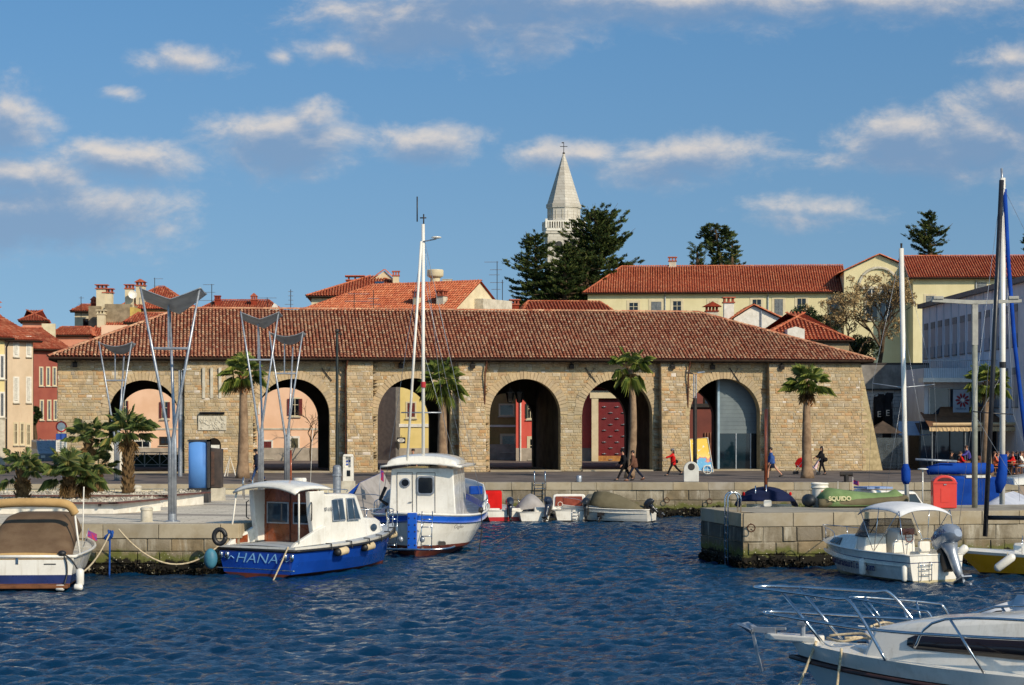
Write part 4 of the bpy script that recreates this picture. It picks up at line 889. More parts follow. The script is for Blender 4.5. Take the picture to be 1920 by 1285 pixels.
MB().b2((a, -.08, zt-.05), (b, .1, zt+.08)).b2((a, -.06, F.z(1670, 684)), (b, 7.1, F.z(1670, 680.5))).build('coping', IRON, t)
for (p0, p1, y0, y1) in ((1640, 1663, 747, 797), (1702, 1717, 747, 797), (1745, 1764, 747, 797)):
    if p0 < 1740: window(F, t, p0, y0, p1, y1, frame=WOODK, sill=False, bars=False, fw=.06)
GREYW = mat('grey_white_render', (216, 218, 222), (202, 204, 208), .5, .85, streak=(.35, (140, 136, 132)))
X0 = 33.4; F = Facade(1727, 165, -8.0)
t = thing('grey_apartment_block', 'grey white apartment block in shade with tall narrow shuttered windows', 'building', (X0, 131, G0), 0)
def gz_(Y, py): return CZ-(py-HY)/FPX*Y-G0
MB().b2((0, 0, 0), (12, 34, 12.4)).build('wall', GREYW, t); MB().b2((-.35, -.3, 12.4), (12, 34.3, 12.75)).build('roof_edge', mat('roof_felt', (96, 92, 90), (76, 72, 70)), t)
ZF = 12.4
for k in range(12):
    y = 32.3-k*2.62
    for (z0, h) in ((8.3, 2.8), (4.3, 2.6)):
        o = MB().b2((-.03, y-.72, z0), (.03, y+.72, z0+h)).build('window', mat('blind_grey', (176, 170, 170), (166, 160, 160), .8, .7), t)
        MB().b2((-.06, y-.72, z0+h*.82), (-.02, y+.72, z0+h)).build('blind_box', SHUT_G, o); MB().b2((-.08, y-.8, z0-.08), (.02, y+.8, z0)).build('sill', SHUT_G, o)
        MB().b2((-.09, y-.72, z0), (-.05, y+.72, z0+h*.3)).build('glass_balustrade', mat('frosted_panel', (148, 152, 160), (136, 142, 152)), o)
m = MB()
for k in range(12): y = 33.6-k*2.62; m.b2((-.06, y-.1, 2.6), (.0, y+.1, ZF))
m.build('pilaster', GREYW, t)
# ---------------------------------------------------------------- trees and palms
NEEDLE = island('conifer_needles', [(0, (34, 52, 26)), (.35, (52, 70, 32)), (.7, (72, 84, 36)), (1, (96, 98, 44))], rough=.8, bump=0, nscale=.5, namt=.4, dark=(24, 40, 20))
NEEDLE2 = island('cedar_needles', [(0, (40, 62, 44)), (.4, (58, 78, 44)), (.75, (92, 96, 44)), (1, (124, 116, 52))], rough=.8, bump=0, nscale=.4, namt=.4, dark=(30, 50, 36))
BARK = mat('bark', (96, 80, 62), (66, 54, 42), 4, .95, bump=.8, bscale=14)
def leafcloud(pts, dirs, ln, wd, rng):
    """one small pointed two-triangle leaf for every point"""
    N = len(pts); d = dirs/np.linalg.norm(dirs, axis=1)[:, None]; r = rng.normal(size=(N, 3)); s = np.cross(d, r); s /= np.linalg.norm(s, axis=1)[:, None]+1e-9
    L = ln*rng.uniform(.6, 1.3, N)[:, None]; w_ = wd*rng.uniform(.7, 1.2, N)[:, None]
    a = pts-d*L*.5; b = pts+s*w_*.5; c = pts+d*L*.5; e = pts-s*w_*.5
    V = np.stack([a, b, c, e], 1).reshape(-1, 3); F = np.arange(N*4).reshape(-1, 4); return V, F
def conifer(name, label, px, pyT, D, H, tiers, seed, m=NEEDLE, trunk=True, leaves=90, z0=None, lean=0, loose=1.0, bias=1.0):
    """tiers: (height fraction, reach in metres, droop) profile; flat needle pads along real limbs"""
    rng = np.random.default_rng(seed); top = P(px, pyT, D); bz = top.z-H
    t = thing(name, label, 'tree', (top.x, D, bz)); tb = MB(); tb.tube([(0, 0, 0), (.1, 0, H*.5), (lean, 0, H*.97)], [.42, .3, .05], 8)
    P_ = []; Q_ = []
    prof_h = [a for a, b, c in tiers]; prof_r = [b for a, b, c in tiers]; prof_d = [c for a, b, c in tiers]
    z = .03
    nb = int(H*12)
    for i in range(nb):
        f = prof_h[0]+(1-prof_h[0])*((i+rng.random())/nb)**(1/bias); reach = np.interp(f, prof_h, prof_r)*rng.uniform(.5, 1.2); dr = np.interp(f, prof_h, prof_d)
        a = rng.uniform(0, 2*math.pi); st = np.array([lean*f, 0, f*H]); dv = np.array([math.cos(a), math.sin(a), 0]); k = 6
        line = [st+dv*reach*j/k+np.array([0, 0, reach*(.22*(j/k)-(.34+dr)*(j/k)**2+.22*(j/k)**4)]) for j in range(k+1)]
        tb.tube([tuple(p) for p in line], [max(.015, .11*(1-j/(k+.5))*(reach/5)) for j in range(k+1)], 5)
        side = np.cross(dv, (0, 0, 1)); nbl = max(4, int(reach*3.2)); L_ = np.array(line)
        for q in range(nbl):                     # side branchlets with upturned tips
            tb_ = rng.uniform(.2, 1.0); ll = (.25+.34*reach*(1.05-tb_))*loose*rng.uniform(.7, 1.2); sg = -1 if q % 2 else 1; bp_ = np.array([np.interp(tb_*k, range(k+1), L_[:, c]) for c in range(3)])
            if tb_ > .93: sg *= .15; ll = .5
            n = int(leaves*.21*(ll+.35)); ss = rng.uniform(0, 1, n); dd = dv*.75+side*sg*.8; dd /= np.linalg.norm(dd)
            pos = bp_+dd[None]*(ss*ll)[:, None]+rng.normal(0, .07, (n, 3))+np.array([0, 0, 1.])*(.30*ll*ss**2-.08)[:, None]; P_.append(pos)
            Q_.append(dd[None]+np.array([0, 0, 1.])*(.2+.5*ss)[:, None]+rng.normal(0, .38, (n, 3)))
    V, F = leafcloud(np.concatenate(P_), np.concatenate(Q_), .40, .10, rng)
    tb.build('trunk', BARK, t, smooth=True, fixn=False); cr = MB().bulk(V, F); cr.build('crown', m, t, fixn=False); return t
conifer('cedar_tree', 'big dark cedar in front of the bell tower, its right-hand half', 1116, 402, 232, 16, [(.1, 6.2, .1), (.3, 6.6, .08), (.5, 5.6, .02), (.68, 4.6, -.2), (.82, 3.6, -.45), (.94, 2.6, -.6), (1, 1.4, -.8)], 3, leaves=170, bias=1.5)
conifer('cedar_tree', 'dark cedar left of the bell tower with ragged outline', 1004, 446, 230, 12.5, [(.1, 3.6, .1), (.4, 3.9, .0), (.65, 3.0, -.2), (.85, 2.0, -.4), (1, 1.0, -.7)], 9, leaves=140, bias=1.2)
conifer('cedar_tree', 'smaller cedar at the foot of the bell tower with hanging branches', 1058, 462, 226, 10.5, [(.1, 4.6, .1), (.5, 4.2, .1), (.8, 2.6, -.1), (1, 1.0, -.3)], 19, leaves=150)
conifer('cedar_tree', 'dark lower cedar filling the gap under the two biggest beside the bell tower', 1100, 478, 228, 8.5, [(.1, 5.4, .1), (.5, 4.6, .05), (.8, 3.2, -.2), (1, 1.4, -.4)], 29, leaves=150)
conifer('cedar_tree', 'broad yellow-green cedar rising behind the yellow roof, left of the gabled block', 1372, 452, 246, 9, [(.1, 5.4, -.1), (.3, 4.4, -.2), (.45, 2.2, -.3), (.8, 1.3, -.2), (1, .8, .1)], 14, m=NEEDLE2, leaves=110)
conifer('cedar_tree', 'slim blue-green cedar with windswept top behind the yellow roof', 1350, 420, 250, 10, [(.2, .5, -.3), (.6, .8, .0), (.74, 1.4, .1), (.86, 3.2, .1), (1, 1.8, .1)], 22, leaves=130, lean=-.6)
conifer('cedar_tree', 'thin pale cedar tip at the far left behind the yellow roof', 1307, 462, 248, 6, [(.1, 1.8, -.5), (1, .6, -.8)], 25, leaves=60)
conifer('fir_tree', 'dark layered fir standing alone behind the yellow wing roof', 1742, 400, 235, 9.5, [(.2, 3.4, .0), (.36, 2.6, -.05), (.5, 1.2, -.2), (.66, 3.1, -.35), (.76, 2.4, -.35), (.84, 1.2, -.3), (1, .5, -.5)], 31, leaves=110, loose=.8)
conifer('fir_tree', 'dark conifer cut by the right edge of the picture', 1932, 436, 235, 8, [(.1, 2.2, .0), (1, .5, -.3)], 37, leaves=90)
# evergreen bush-tree and the seed-hung tree by the yellow wall
def leaftree(name, label, c, rx, rz_, m, n, seed, trunkh, ln=.35, wd=.2, blobs=14):
    rng = np.random.default_rng(seed); t = thing(name, label, 'tree', (c[0], c[1], G0)); tb = MB(); tb.tube([(0, 0, 0), (.1, 0, trunkh*.6), (0, 0, trunkh)], [.25, .2, .12], 8); P_ = []; Q_ = []
    for i in range(blobs):
        a = rng.uniform(0, 6.28); r = rng.uniform(.1, .8); o = np.array([rx*r*math.cos(a), rx*.8*r*math.sin(a), rz_*rng.uniform(-.65, .7)*math.sqrt(1-r*r*.7)]); br = rng.uniform(.32, .5)*rx
        tb.tube([(0, 0, trunkh*.7), (o[0]*.5, o[1]*.5, trunkh+o[2]*.5+0), (o[0], o[1], trunkh+rz_*.4+o[2])], [.09, .06, .02], 5)
        k = n//blobs; d = rng.normal(size=(k, 3)); d /= np.linalg.norm(d, axis=1)[:, None]; rr = rng.uniform(.6, 1.05, k)[:, None]; P_.append(o+np.array([0, 0, trunkh+rz_*.4])+d*rr*br*np.array([1, 1, .75])); Q_.append(d+rng.normal(0, .6, (k, 3)))
    V, F = leafcloud(np.concatenate(P_), np.concatenate(Q_), ln, wd, rng); tb.build('trunk', BARK, t, fixn=False); MB().bulk(V, F).build('crown', m, t, fixn=False); return t
EVG = island('glossy_leaves', [(0, (24, 34, 18)), (.5, (38, 52, 26)), (1, (64, 76, 38))], rough=.45, bump=0, namt=.3, dark=(18, 26, 14))
c = P(1530, 610, 178); leaftree('evergreen_tree', 'dense dark evergreen tree below the yellow wall', (c.x, c.y), 2.3, 2.3, EVG, 9000, 5, c.z-G0-1.3, .26, .13)
c = P(1475, 640, 186); 
c = P(1600, 640, 176); leaftree('evergreen_tree', 'low dark evergreen among the branches of the seed-hung tree', (c.x, c.y), 2.4, 1.6, EVG, 5000, 6, c.z-G0-1.6, .26, .13)
def bare(name, label, x, y, z0, H, seed, seedm=None, spread=.62, levels=5, r0=.2, clump=0, cl_r=.28, twig=BARK, lean=0.0):
    rng = random.Random(seed); nr = np.random.default_rng(seed); t = thing(name, label, 'tree', (x, y, z0)); tb = MB(); P_ = []; Q_ = []
    def grow(p, d, L, r, lv):
        q = p+d*L*.5+Vector((rng.uniform(-1, 1), rng.uniform(-1, 1), rng.uniform(-.3, .5)))*L*.07; e = p+d*L
        tb.tube([p, q, e], [r, r*.8, r*.62], 6 if lv > 2 else 4, cap=False)
        if lv == 0:
            if clump:
                k = clump; dd = nr.normal(size=(k, 3)); dd /= np.linalg.norm(dd, axis=1)[:, None]; P_.append(np.array(e[:])+dd*nr.uniform(.2, 1, k)[:, None]*cl_r*np.array([1, 1, .8])); Q_.append(dd)
            return
        for i in range(rng.choice([2, 3, 3]) if lv < levels else 4):
            v = Vector((rng.gauss(0, 1), rng.gauss(0, 1), rng.gauss(0, .5))); v -= d*v.dot(d); v.normalize(); nd = (d*(1-spread*.35)+v*spread*rng.uniform(.5, 1.1)+Vector((0, 0, .18))).normalized()
            grow(e, nd, L*rng.uniform(.62, .86), r*.6, lv-1)
    grow(Vector((0, 0, 0)), Vector((lean, 0, 1)).normalized(), H*.26, r0, levels); tb.build('trunk', twig, t, fixn=False)
    if clump: V, F = leafcloud(np.concatenate(P_), np.concatenate(Q_), .2, .1, nr); MB().bulk(V, F).build('crown', seedm, t, fixn=False)
    return t
SEED = island('dry_seed_heads', [(0, (140, 116, 78)), (.5, (164, 138, 96)), (1, (190, 164, 118))], bump=0, namt=.3, dark=(96, 68, 38))
c = P(1648, 690, 170); bare('seed_hung_tree', 'bare tree hung with golden brown seed clusters before the yellow gable', c.x, c.y, c.z-1.2, 10.2, 8, SEED, .72, 6, .24, 10, .26, lean=.1)
c = P(1606, 690, 171); bare('seed_hung_tree', 'smaller tangle of brown seed-hung branches left of the golden tree', c.x, c.y, c.z-1.2, 8.0, 12, SEED, .85, 6, .15, 8, .26)
# dry soil bank carrying them, behind the stone-faced wall
F = Facade(1606, 158, 0); MB().b2((24, 157.5, G0), (33, 185, 8.4)).build('terrace', mat('terrace_wall', (150, 142, 120), (120, 112, 92), 1, .95)); tag(bpy.data.objects['terrace'], 'raised planted terrace behind the stone-faced building', 'terrace', kind='structure')
c = P(583, 873, 163.5); bare('vine', 'bare leafless vine trained up the peach house', c.x, c.y, G0, 6.0, 4, None, .9, 4, .09)
c = P(64, 778, 172); leaftree('climbing_shrub', 'dark green shrub on the alley wall beside the ochre house', (c.x, c.y), .8, 1.3, EVG, 1500, 15, c.z-G0-.6, .26, .13, blobs=6)

FROND = island('palm_leaf', [(0, (74, 92, 40)), (.35, (98, 114, 50)), (.7, (124, 134, 60)), (1, (150, 152, 78))], rough=.5, bump=0, nscale=2, namt=.25, dark=(54, 62, 34), trans=.15)
FROND2 = island('short_palm_leaf', [(0, (60, 78, 44)), (.4, (84, 102, 56)), (.8, (112, 124, 66)), (1, (150, 138, 78))], rough=.5, bump=0, nscale=2, namt=.25, dark=(40, 50, 32), trans=.12)
DRYF = island('dry_palm_leaf', [(0, (120, 92, 56)), (.5, (146, 116, 74)), (1, (104, 78, 48))], bump=0, nscale=2, namt=.3, dark=(80, 60, 40))
TRK = mat('palm_trunk', (156, 130, 104), (118, 96, 76), 2.2, .95, bump=.5, bscale=18, streak=(.3, (92, 76, 60)))
TRKS = mat('shaggy_trunk', (116, 92, 62), (72, 56, 38), 5, 1, bump=1.0, bscale=24)
def fan(Vl, Fl, n0, base, d, up, L, rad, nb, droop, rng, width=.02):
    d = d/np.linalg.norm(d); s = np.cross(d, up); s /= np.linalg.norm(s); u = np.cross(s, d); hub = base+d*L
    V = []; F = []
    V += [base-s*.015, base+s*.015, hub+s*.012, hub-s*.012]; F.append((0, 1, 2, 3))
    for i in range(nb):
        a = R(-105+210*i/(nb-1))*1.0; bd = d*math.cos(a)+s*math.sin(a); bd = bd+u*.12; Lr = rad*(.72+.28*math.cos(a*.7))*rng.uniform(.88, 1.08); w_ = width*rad/.7
        p0 = hub; p1 = hub+bd*Lr*.55+u*.03; p2 = hub+bd*Lr+np.array([0, 0, -droop*Lr]); t = np.cross(bd, u); t /= np.linalg.norm(t)+1e-9
        k = len(V); V += [p0, p1-t*w_+u*.02, p1+t*w_+u*.02, p2]; F += [(k, k+1, k+3), (k, k+3, k+2)]
    Vl.append(np.array(V)); Fl += [tuple(i+n0 for i in f) for f in F]; return n0+len(V)
def palm(name, label, x, y, z0, H, r0, r1, seed, rad=.8, pet=.75, nl=38, fm=FROND, tm=TRK, group=None, shaggy=False, hang=.35, dry=8, squash=1.0, fuzz=.06):
    rng = np.random.default_rng(seed); t = thing(name, label, 'palm', (x, y, z0), 0, group)
    n = 22; tb = MB(); ax = rng.normal(0, .10*H/6, 2); pts = [(ax[0]*math.sin(3*i/n), ax[1]*math.sin(2*i/n), H*i/n) for i in range(n+1)]
    rr = [(r0*1.25-(r0*.25)*min(1, i/n/.12) if i/n < .12 else r0+(r1-r0)*i/n)*(1+rng.normal(0, .02)) for i in range(n+1)]; tb.tube(pts, rr, 14)
    to = tb.build('trunk', tm, t, smooth=True)
    bs = MB(); tp = np.array(pts[-1]); lo = 0 if shaggy else H-1.25; nb_ = int((H-lo)*(34 if shaggy else 30))
    for i in range(nb_):          # cut leaf bases
        f = lo+(H-lo)*(i+.5)/nb_; a = i*2.399; rb = (r0+(r1-r0)*f/H)*(1.0 if shaggy else 1.05); bs.tube([(rb*.85*math.cos(a), rb*.85*math.sin(a), f-.06), (rb*1.2*math.cos(a), rb*1.2*math.sin(a), f+.07), (rb*1.42*math.cos(a), rb*1.42*math.sin(a), f+.17)], [.05, .04, .02], 4)
    bs.build('leaf_bases', TRKS if shaggy else mat('leaf_base', (168, 112, 70), (112, 78, 52), 6, .9), to, fixn=False)
    Vl = []; Fl = []; c = 0; c2 = 0; V2 = []; F2 = []
    for i in range(nl):
        el = math.asin(np.clip(1-(i+.5)/nl*(1+hang), -1, 1)); a = i*2.399+rng.normal(0, .2); d = np.array([math.cos(el)*math.cos(a), math.cos(el)*math.sin(a), math.sin(el)*squash])+rng.normal(0, fuzz, 3); b = tp+np.array([0, 0, rng.uniform(-.15, .1)])
        c = fan(Vl, Fl, c, b, d, np.array([0, 0, 1.0])+np.array([.01, .02, 0]), pet*rng.uniform(.8, 1.15), rad*rng.uniform(.85, 1.1), 18, .25+.35*max(0, .6-el), rng)
    for i in range(dry):
        a = rng.uniform(0, 6.28); d = np.array([.45*math.cos(a), .45*math.sin(a), -1]); c2 = fan(V2, F2, c2, tp+np.array([0, 0, -.15]), d, np.array([math.cos(a), math.sin(a), .3]), pet*.5, rad*.75, 12, .3, rng)
    m = MB(); m.v = Vl; m.f = Fl; m.m = [0]*len(Fl); m.n = c; m.build('crown', fm, t, fixn=False)
    if dry: m = MB(); m.v = V2; m.f = F2; m.m = [0]*len(F2); m.n = c2; m.build('dead_fronds', DRYF, t, fixn=False)
    return t
GP_ = 'tall fan palms along the promenade'
def tallpalm(label, px, pyb, pyt, seed, w0, rad=.85, hang=.25, nl=34, **k):
    D = GD(pyb, G0); c = P(px, pyb, D); H = (pyb-pyt)/FPX*D; palm('fan_palm', label, c.x, c.y, G0, H, w0, w0*.55, seed, rad=rad, pet=.8, nl=nl, hang=hang, fuzz=.2, group=GP_, **k)
tallpalm('tall fan palm left of the second arch, by the stone relief plaque', 455, 897, 699, 1, .36, .85, hang=.5, nl=28)
tallpalm('tall fan palm in front of the third arch, behind the white fishing boat mast', 829, 897, 716, 2, .35, .85, hang=.65, nl=32)
tallpalm('tall thin-crowned fan palm in front of the fifth arch', 1180, 897, 688, 3, .27, .8, hang=.8, nl=16, dry=10)
tallpalm('tall fan palm before the blank right end of the stone warehouse', 1514, 897, 722, 4, .33, .85, hang=.3, nl=24)
tallpalm('tall palm with shaggy pale trunk behind the T-shaped lamp on the right', 1851, 893, 715, 5, .34, .75, hang=.75, nl=34)
def zsq(D): return 1.78-(D-71.5)/38.4*.42
for (px, pyt, D, H, r, lab, sd_, rad, nl) in ((42, 882, 83.8, 1.15, .26, 'short shaggy palm at the left end of the gravel planter', 51, .66, 28), (130, 888, 84.2, 1.0, .24, 'short shaggy palm in the middle of the gravel planter', 52, .8, 34),
        (158, 890, 84.8, 1.0, .2, 'short shaggy palm close beside the middle one in the planter', 53, .66, 26), (184, 880, 92.4, 1.3, .2, 'short shaggy palm at the back, half hidden by the others', 54, .62, 24),
        (166, 826, 92, 2.7, .2, 'mid-height shaggy palm between the road sign and the lamp pole', 55, .72, 26), (240, 812, 91.5, 2.7, .23, 'tallest of the shaggy palms, right of the lamp pole in front of the first arch', 56, .9, 34)):
    nl -= 7; rad *= .82; x = (px-960)/FPX*D; zt = CZ-(pyt-HY)/FPX*D; zb = zt-H; palm('short_palm', lab, x, D, max(zb, zsq(D)+.3), H, r, r*.8, sd_, rad=rad, pet=.72, nl=nl, fuzz=.22, fm=FROND2, tm=TRKS, group='short palms in the planters', shaggy=True, hang=.2, dry=4, squash=.9)

# ---------------------------------------------------------------- street furniture
GRAVEL = island('white_gravel', [(0, (188, 180, 166)), (.5, (206, 198, 184)), (1, (160, 152, 140))], bump=0, namt=.2, nscale=4)
DECKW = mat('brown_hardwood', (104, 62, 52), (78, 46, 40), 3, .6, streak=(.3, (140, 104, 88)))
def planter(name, label, x0, x1, y0, y1, zt):
    """white base, slatted hardwood seat rim, gravel fill; the right end slants back"""
    t = thing(name, label, 'planter', (x0, y0, zsq(y0))); L = x1-x0; w_ = y1-y0; h = zt-zsq(y0)
    MB().prism([(0, .0), (L, 0), (L+1.3, w_), (0, w_)], -.2, h-.1, 'z').build('base', WHITEP, t)
    sl_ = MB(); o = .26
    for k in range(3): sl_.prism([(-o, -o+.15*k), (L+o*.9, -o+.15*k), (L+o*.9, -o+.15*k+.125), (-o, -o+.15*k+.125)], h-.1, h-.04, 'z')
    for k in range(3): d = .15*k; sl_.prism([(L+o-d-.1, -o), (L+o-d+.03, -o), (L+1.3+o-d+.03, w_+.3), (L+1.3+o-d-.1, w_+.3)], h-.098, h-.038, 'z')
    sl_.build('slatted_seat', DECKW, t); br = MB()
    for i in range(int(L/1.3)+1): MB().b2((.2+i*1.3, -o+.03, h-.2), (.28+i*1.3, .3, h-.1)).build('seat_bracket', IRON, t)
    MB().prism([(0, .05), (L, .05), (L+1.2, w_-.05), (0, w_-.05)], h-.2, h-.03, 'z').build('soil_bed', STONEW, t)
    rng = np.random.default_rng(int(abs(x1)*7)); n = 2600; a = rng.uniform(0, 1, n); b = rng.uniform(0, 1, n); X = a*(L+1.25*b-.05); Y = .08+b*(w_-.16); Z = h-.03+rng.uniform(0, .05, n)+.06*np.sin(X*1.3)*np.sin(Y*1.7)**2
    V, F = leafcloud(np.stack([X, Y, Z], 1), rng.normal(size=(n, 3)), .11, .1, rng); g_ = MB().bulk(V, F).build('gravel', GRAVEL, t, fixn=False); g_['kind'] = 'stuff'; return t
planter('planter_bench', 'long low white planter with brown slatted rim and white gravel, the nearer one', -26, (212-960)/FPX*82, 82, 85.6, zsq(82)+.52)
planter('planter_bench', 'long low white planter with brown slatted rim and white gravel, the farther one', -26, (305-960)/FPX*90, 90, 93.4, zsq(90)+.58)
def bollard(label, px, py, D, r, h, z0):
    c = P(px, py, D); t = thing('stone_bollard', label, 'bollard', (c.x, c.y, z0)); MB().lathe([(r*1.04, 0), (r, .05), (r*.97, h*.75), (r*1.07, h*.8), (r*1.07, h*.93), (r*.8, h), (.0, h+.02)], n=20, cap=False).build('post', STONEW, t, smooth='auto'); MB().lathe([(r*1.16, -.02), (r*1.16, .03)], n=20).build('base_ring', STONEW, t)
bollard('short pale stone bollard near the edge of the square', 275, 978, 74.3, .22, .55, zsq(74.3)); bollard('pale stone bollard beyond the gravel planters', 257, 925, 104, .24, .62, zsq(104))
c = P(1086, 905, 113.3); t = thing('mooring_bollard', 'small rounded grey mooring bollard on the promenade edge', 'bollard', (c.x, 113.5, G0)); MB().lathe([(.17, 0), (.15, .12), (.17, .3), (.13, .37), (0, .4)], n=16, cap=False).build('cast_head', STEEL, t, smooth=True); MB().lathe([(.24, 0), (.24, .03)], n=16).build('base_plate', IRON, t)
c = P(1588, 905, 113.3); t = thing('mooring_bollard', 'black double-headed mooring bollard on the promenade right of the drum', 'bollard', (c.x, 113.5, G0)); MB().tube([(-.35, 0, .45), (.35, 0, .45)], .13, 10).tube([(0, 0, 0), (0, 0, .42)], .14, 10).build('cast_head', IRON, t); MB().lathe([(.25, 0), (.25, .03)], n=12).build('base_plate', IRON, t)

def sail_lamp(label, px, pyb, pyt, W_, seed, flip=1, wd=2.0):
    """three slanted steel masts from one foot carrying a V-folded curved sail"""
    D = 71.5
    for _ in range(30): D = FPX*(CZ-zsq(D))/(pyb-HY)
    x = (px-960)/FPX*D; z0 = zsq(D); H = (pyb-pyt)/FPX*D
    t = thing('sail_lamp', label, 'lamp post', (x, D, z0), 0, 'steel sail lamps on the square'); hw_ = W_/2; hj = H*.34
    tops = [(-hw_, -.5, H), (hw_*.98, -.35, H-.05), (-.12*W_*flip, 1.0, H-.8)]
    for k, q in enumerate(tops): MB().tube([(.09*(k-1), .04*(k == 2), 0), (.09*(k-1), 0.04*(k == 2), hj), (.09*(k-1)+(q[0]-.09*(k-1))*.35, q[1]*.35, hj+(q[2]-hj)*.36), q], [.07, .065, .055, .042], 10).build('mast', STEEL, t, smooth=True)
    zc_ = H*.74; fr = (zc_-hj)/(H-hj); xl = tops[0][0]*fr; xr = tops[1][0]*fr; MB().tube([(xl, -.5*fr, zc_), (xr, -.35*fr, zc_)], .05, 8).tube([(xl, -.5*fr, zc_), (tops[2][0]*fr, fr*1.0, zc_)], .04, 8).tube([(-.35*W_*.3, .5, zc_), (-.35*W_*.3, .5, H-.6)], .035, 6).build('cross_bar', STEEL, t)
    rows = []; N = 24; sc_ = W_/2.15
    for i in range(N+1):
        s = -1+2*i/N; a_ = abs(s); zt_ = H-(.42 if flip > 0 else .30)*sc_*(1-a_**(1.1 if flip > 0 else 2))-.02
        dp = sc_*((.52 if s < 0 else .52-.34*s)*.85 if flip > 0 else .38*(1-a_**2.2)+.1)
        rows.append([(s*hw_*1.04+.05*v, -.5+wd*v*(.62+.3*(1-a_)), zt_-dp*(math.sin(v*1.57)**1.3)+.10*math.sin(math.pi*v)*(1-a_)) for v in [j/8 for j in range(9)]])
    MB().grid(rows).build('sail', mat('sail_sheet', (156, 160, 166), (132, 136, 142), 2, .5, .2), t, smooth=True, solid=.03)
    MB().lathe([(.3, 0), (.3, .04), (.14, .07), (.14, .3)], n=14).build('foot_plate', STEEL, t)
sail_lamp('large steel sail lamp with V-shaped canopy in front of the blue advertising column', 323, 979, 540, 2.15, 1)
sail_lamp('steel sail lamp standing behind the palms in front of the first arch', 219, 921, 641, 1.85, 2, flip=-1, wd=1.6)
sail_lamp('steel sail lamp left of the second arch with upswept canopy', 489, 932, 585, 1.95, 3)
sail_lamp('steel sail lamp in front of the second arch, the lower of the pair', 538, 925, 622, 1.85, 4, flip=-1, wd=1.6)
# advertising column and its dark twin box
c = P(372, 938, 96); t = thing('advertising_column', 'curved sky-blue advertising panel in a dark frame on a low plinth', 'advertising column', (c.x, 96, zsq(96)))
BLU = mat('blue_poster', (92, 146, 214), (80, 134, 204), .5, .6); s_ = 96/FPX
h0 = .62; h1 = (938-820)*s_; wq = 38*s_/2
MB().b2((-wq, -.2, 0), (wq, .8, h0)).build('plinth', mat('dark_plinth', (86, 80, 76), (66, 62, 60)), t)
rows = [[(wq*.93*math.sin(R(a)), -.05-.17*math.cos(R(a)), z) for z in (h0+.08, h1-.1)] for a in range(-90, 91, 10)]
MB().grid(rows).build('poster', BLU, t, smooth=True, solid=.02); MB().b2((-wq, -.24, h1-.09), (wq, .8, h1)).b2((-wq, -.24, h0), (wq, .8, h0+.07)).b2((wq-.05, -.24, h0), (wq, .8, h1)).b2((-wq, .3, h0), (-wq+.04, .8, h1)).b2((-wq, .55, h0), (wq, .8, h1)).build('frame', mat('anthracite', (66, 68, 72), (52, 54, 58), 4, .5, .3), t)
c = P(403, 936, 99); t = thing('dark_cabinet', 'tall dark wooden cabinet with slanted top on a stone block beside the advertising column', 'cabinet', (c.x, 99, zsq(99)))
MB().b2((-.32, 0, 0), (.42, .7, .62)).build('plinth', STONEW, t); MB().prism([(-.32, .64), (.32, .64), (.32, 2.52), (-.32, 2.58)], -.06, .66).build('cabinet_body', DECKW if False else mat('dark_cabinet_wood', (74, 62, 56), (50, 44, 42), 3, .6, streak=(.5, (96, 74, 60))), t, bevel=.02); MB().b2((-.28, -.085, .75), (-.02, -.055, 2.4)).build('cabinet_door', mat('dark_cabinet_wood2', (92, 64, 50), (60, 46, 40), 3, .6), t)
c = P(431, 893, 124); t = thing('folding_sign', 'thin white A-shaped sign stand against the warehouse wall', 'sign stand', (c.x, 124, G0)); MB().tube([(-.33, 0, 0), (0, .0, 1.2), (.36, 0, 0)], .04, 6).build('frame', WHITEP, t); MB().tube([(-.2, .35, 0), (0, .0, 1.2)], .03, 6).build('back_leg', WHITEP, t)
c = P(400, 0, 133)
def sticks(name, label, cat, px, pyb, pyt, D, z0, wpx, m=STEEL):
    """boarding ladder: two hooped rails and rungs, hung on a quay edge facing the camera"""
    x = (px-960)/FPX*D; t = thing(name, label, cat, (x, D, 0)); hw_ = wpx/FPX*D/2; zt = CZ-(pyt-HY)/FPX*D; zb = CZ-(pyb-HY)/FPX*D
    for s in (-1, 1): MB().tube([(s*hw_, -.12, zb), (s*hw_, -.12, zt-.22)]+[(s*hw_, -.12+.25*(1-math.cos(R(a))), zt-.22+.22*math.sin(R(a))) for a in (30, 60, 90, 120, 150)]+[(s*hw_, .38, zt-.22), (s*hw_, .38, z0)], .035, 8).build('handrail', CHROME, t, smooth=True)
    m_ = MB(); z = zb+.1
    while z < z0+.1: m_.tube([(-hw_, -.12, z), (hw_, -.12, z)], .025, 6); z += .3
    m_.build('rungs', CHROME, t); return t
sticks('quay_ladder', 'steel boarding ladder on the far quay wall between the small boats', 'ladder', 1012, 950, 884, 112.7, G0, 20)
t = sticks('quay_ladder', 'tall steel boarding ladder on the shaded end of the stone pier', 'ladder', 1384, 1066, 924, 75.6, PZ, 16); t.rotation_euler.z = R(-76); t.location = (8.15, 75.9, 0)
sticks('quay_ladder', 'steel ladder with two hoops on the right side of the square', 'ladder', 465, 930, 896, 99.8, 1.5, 18)
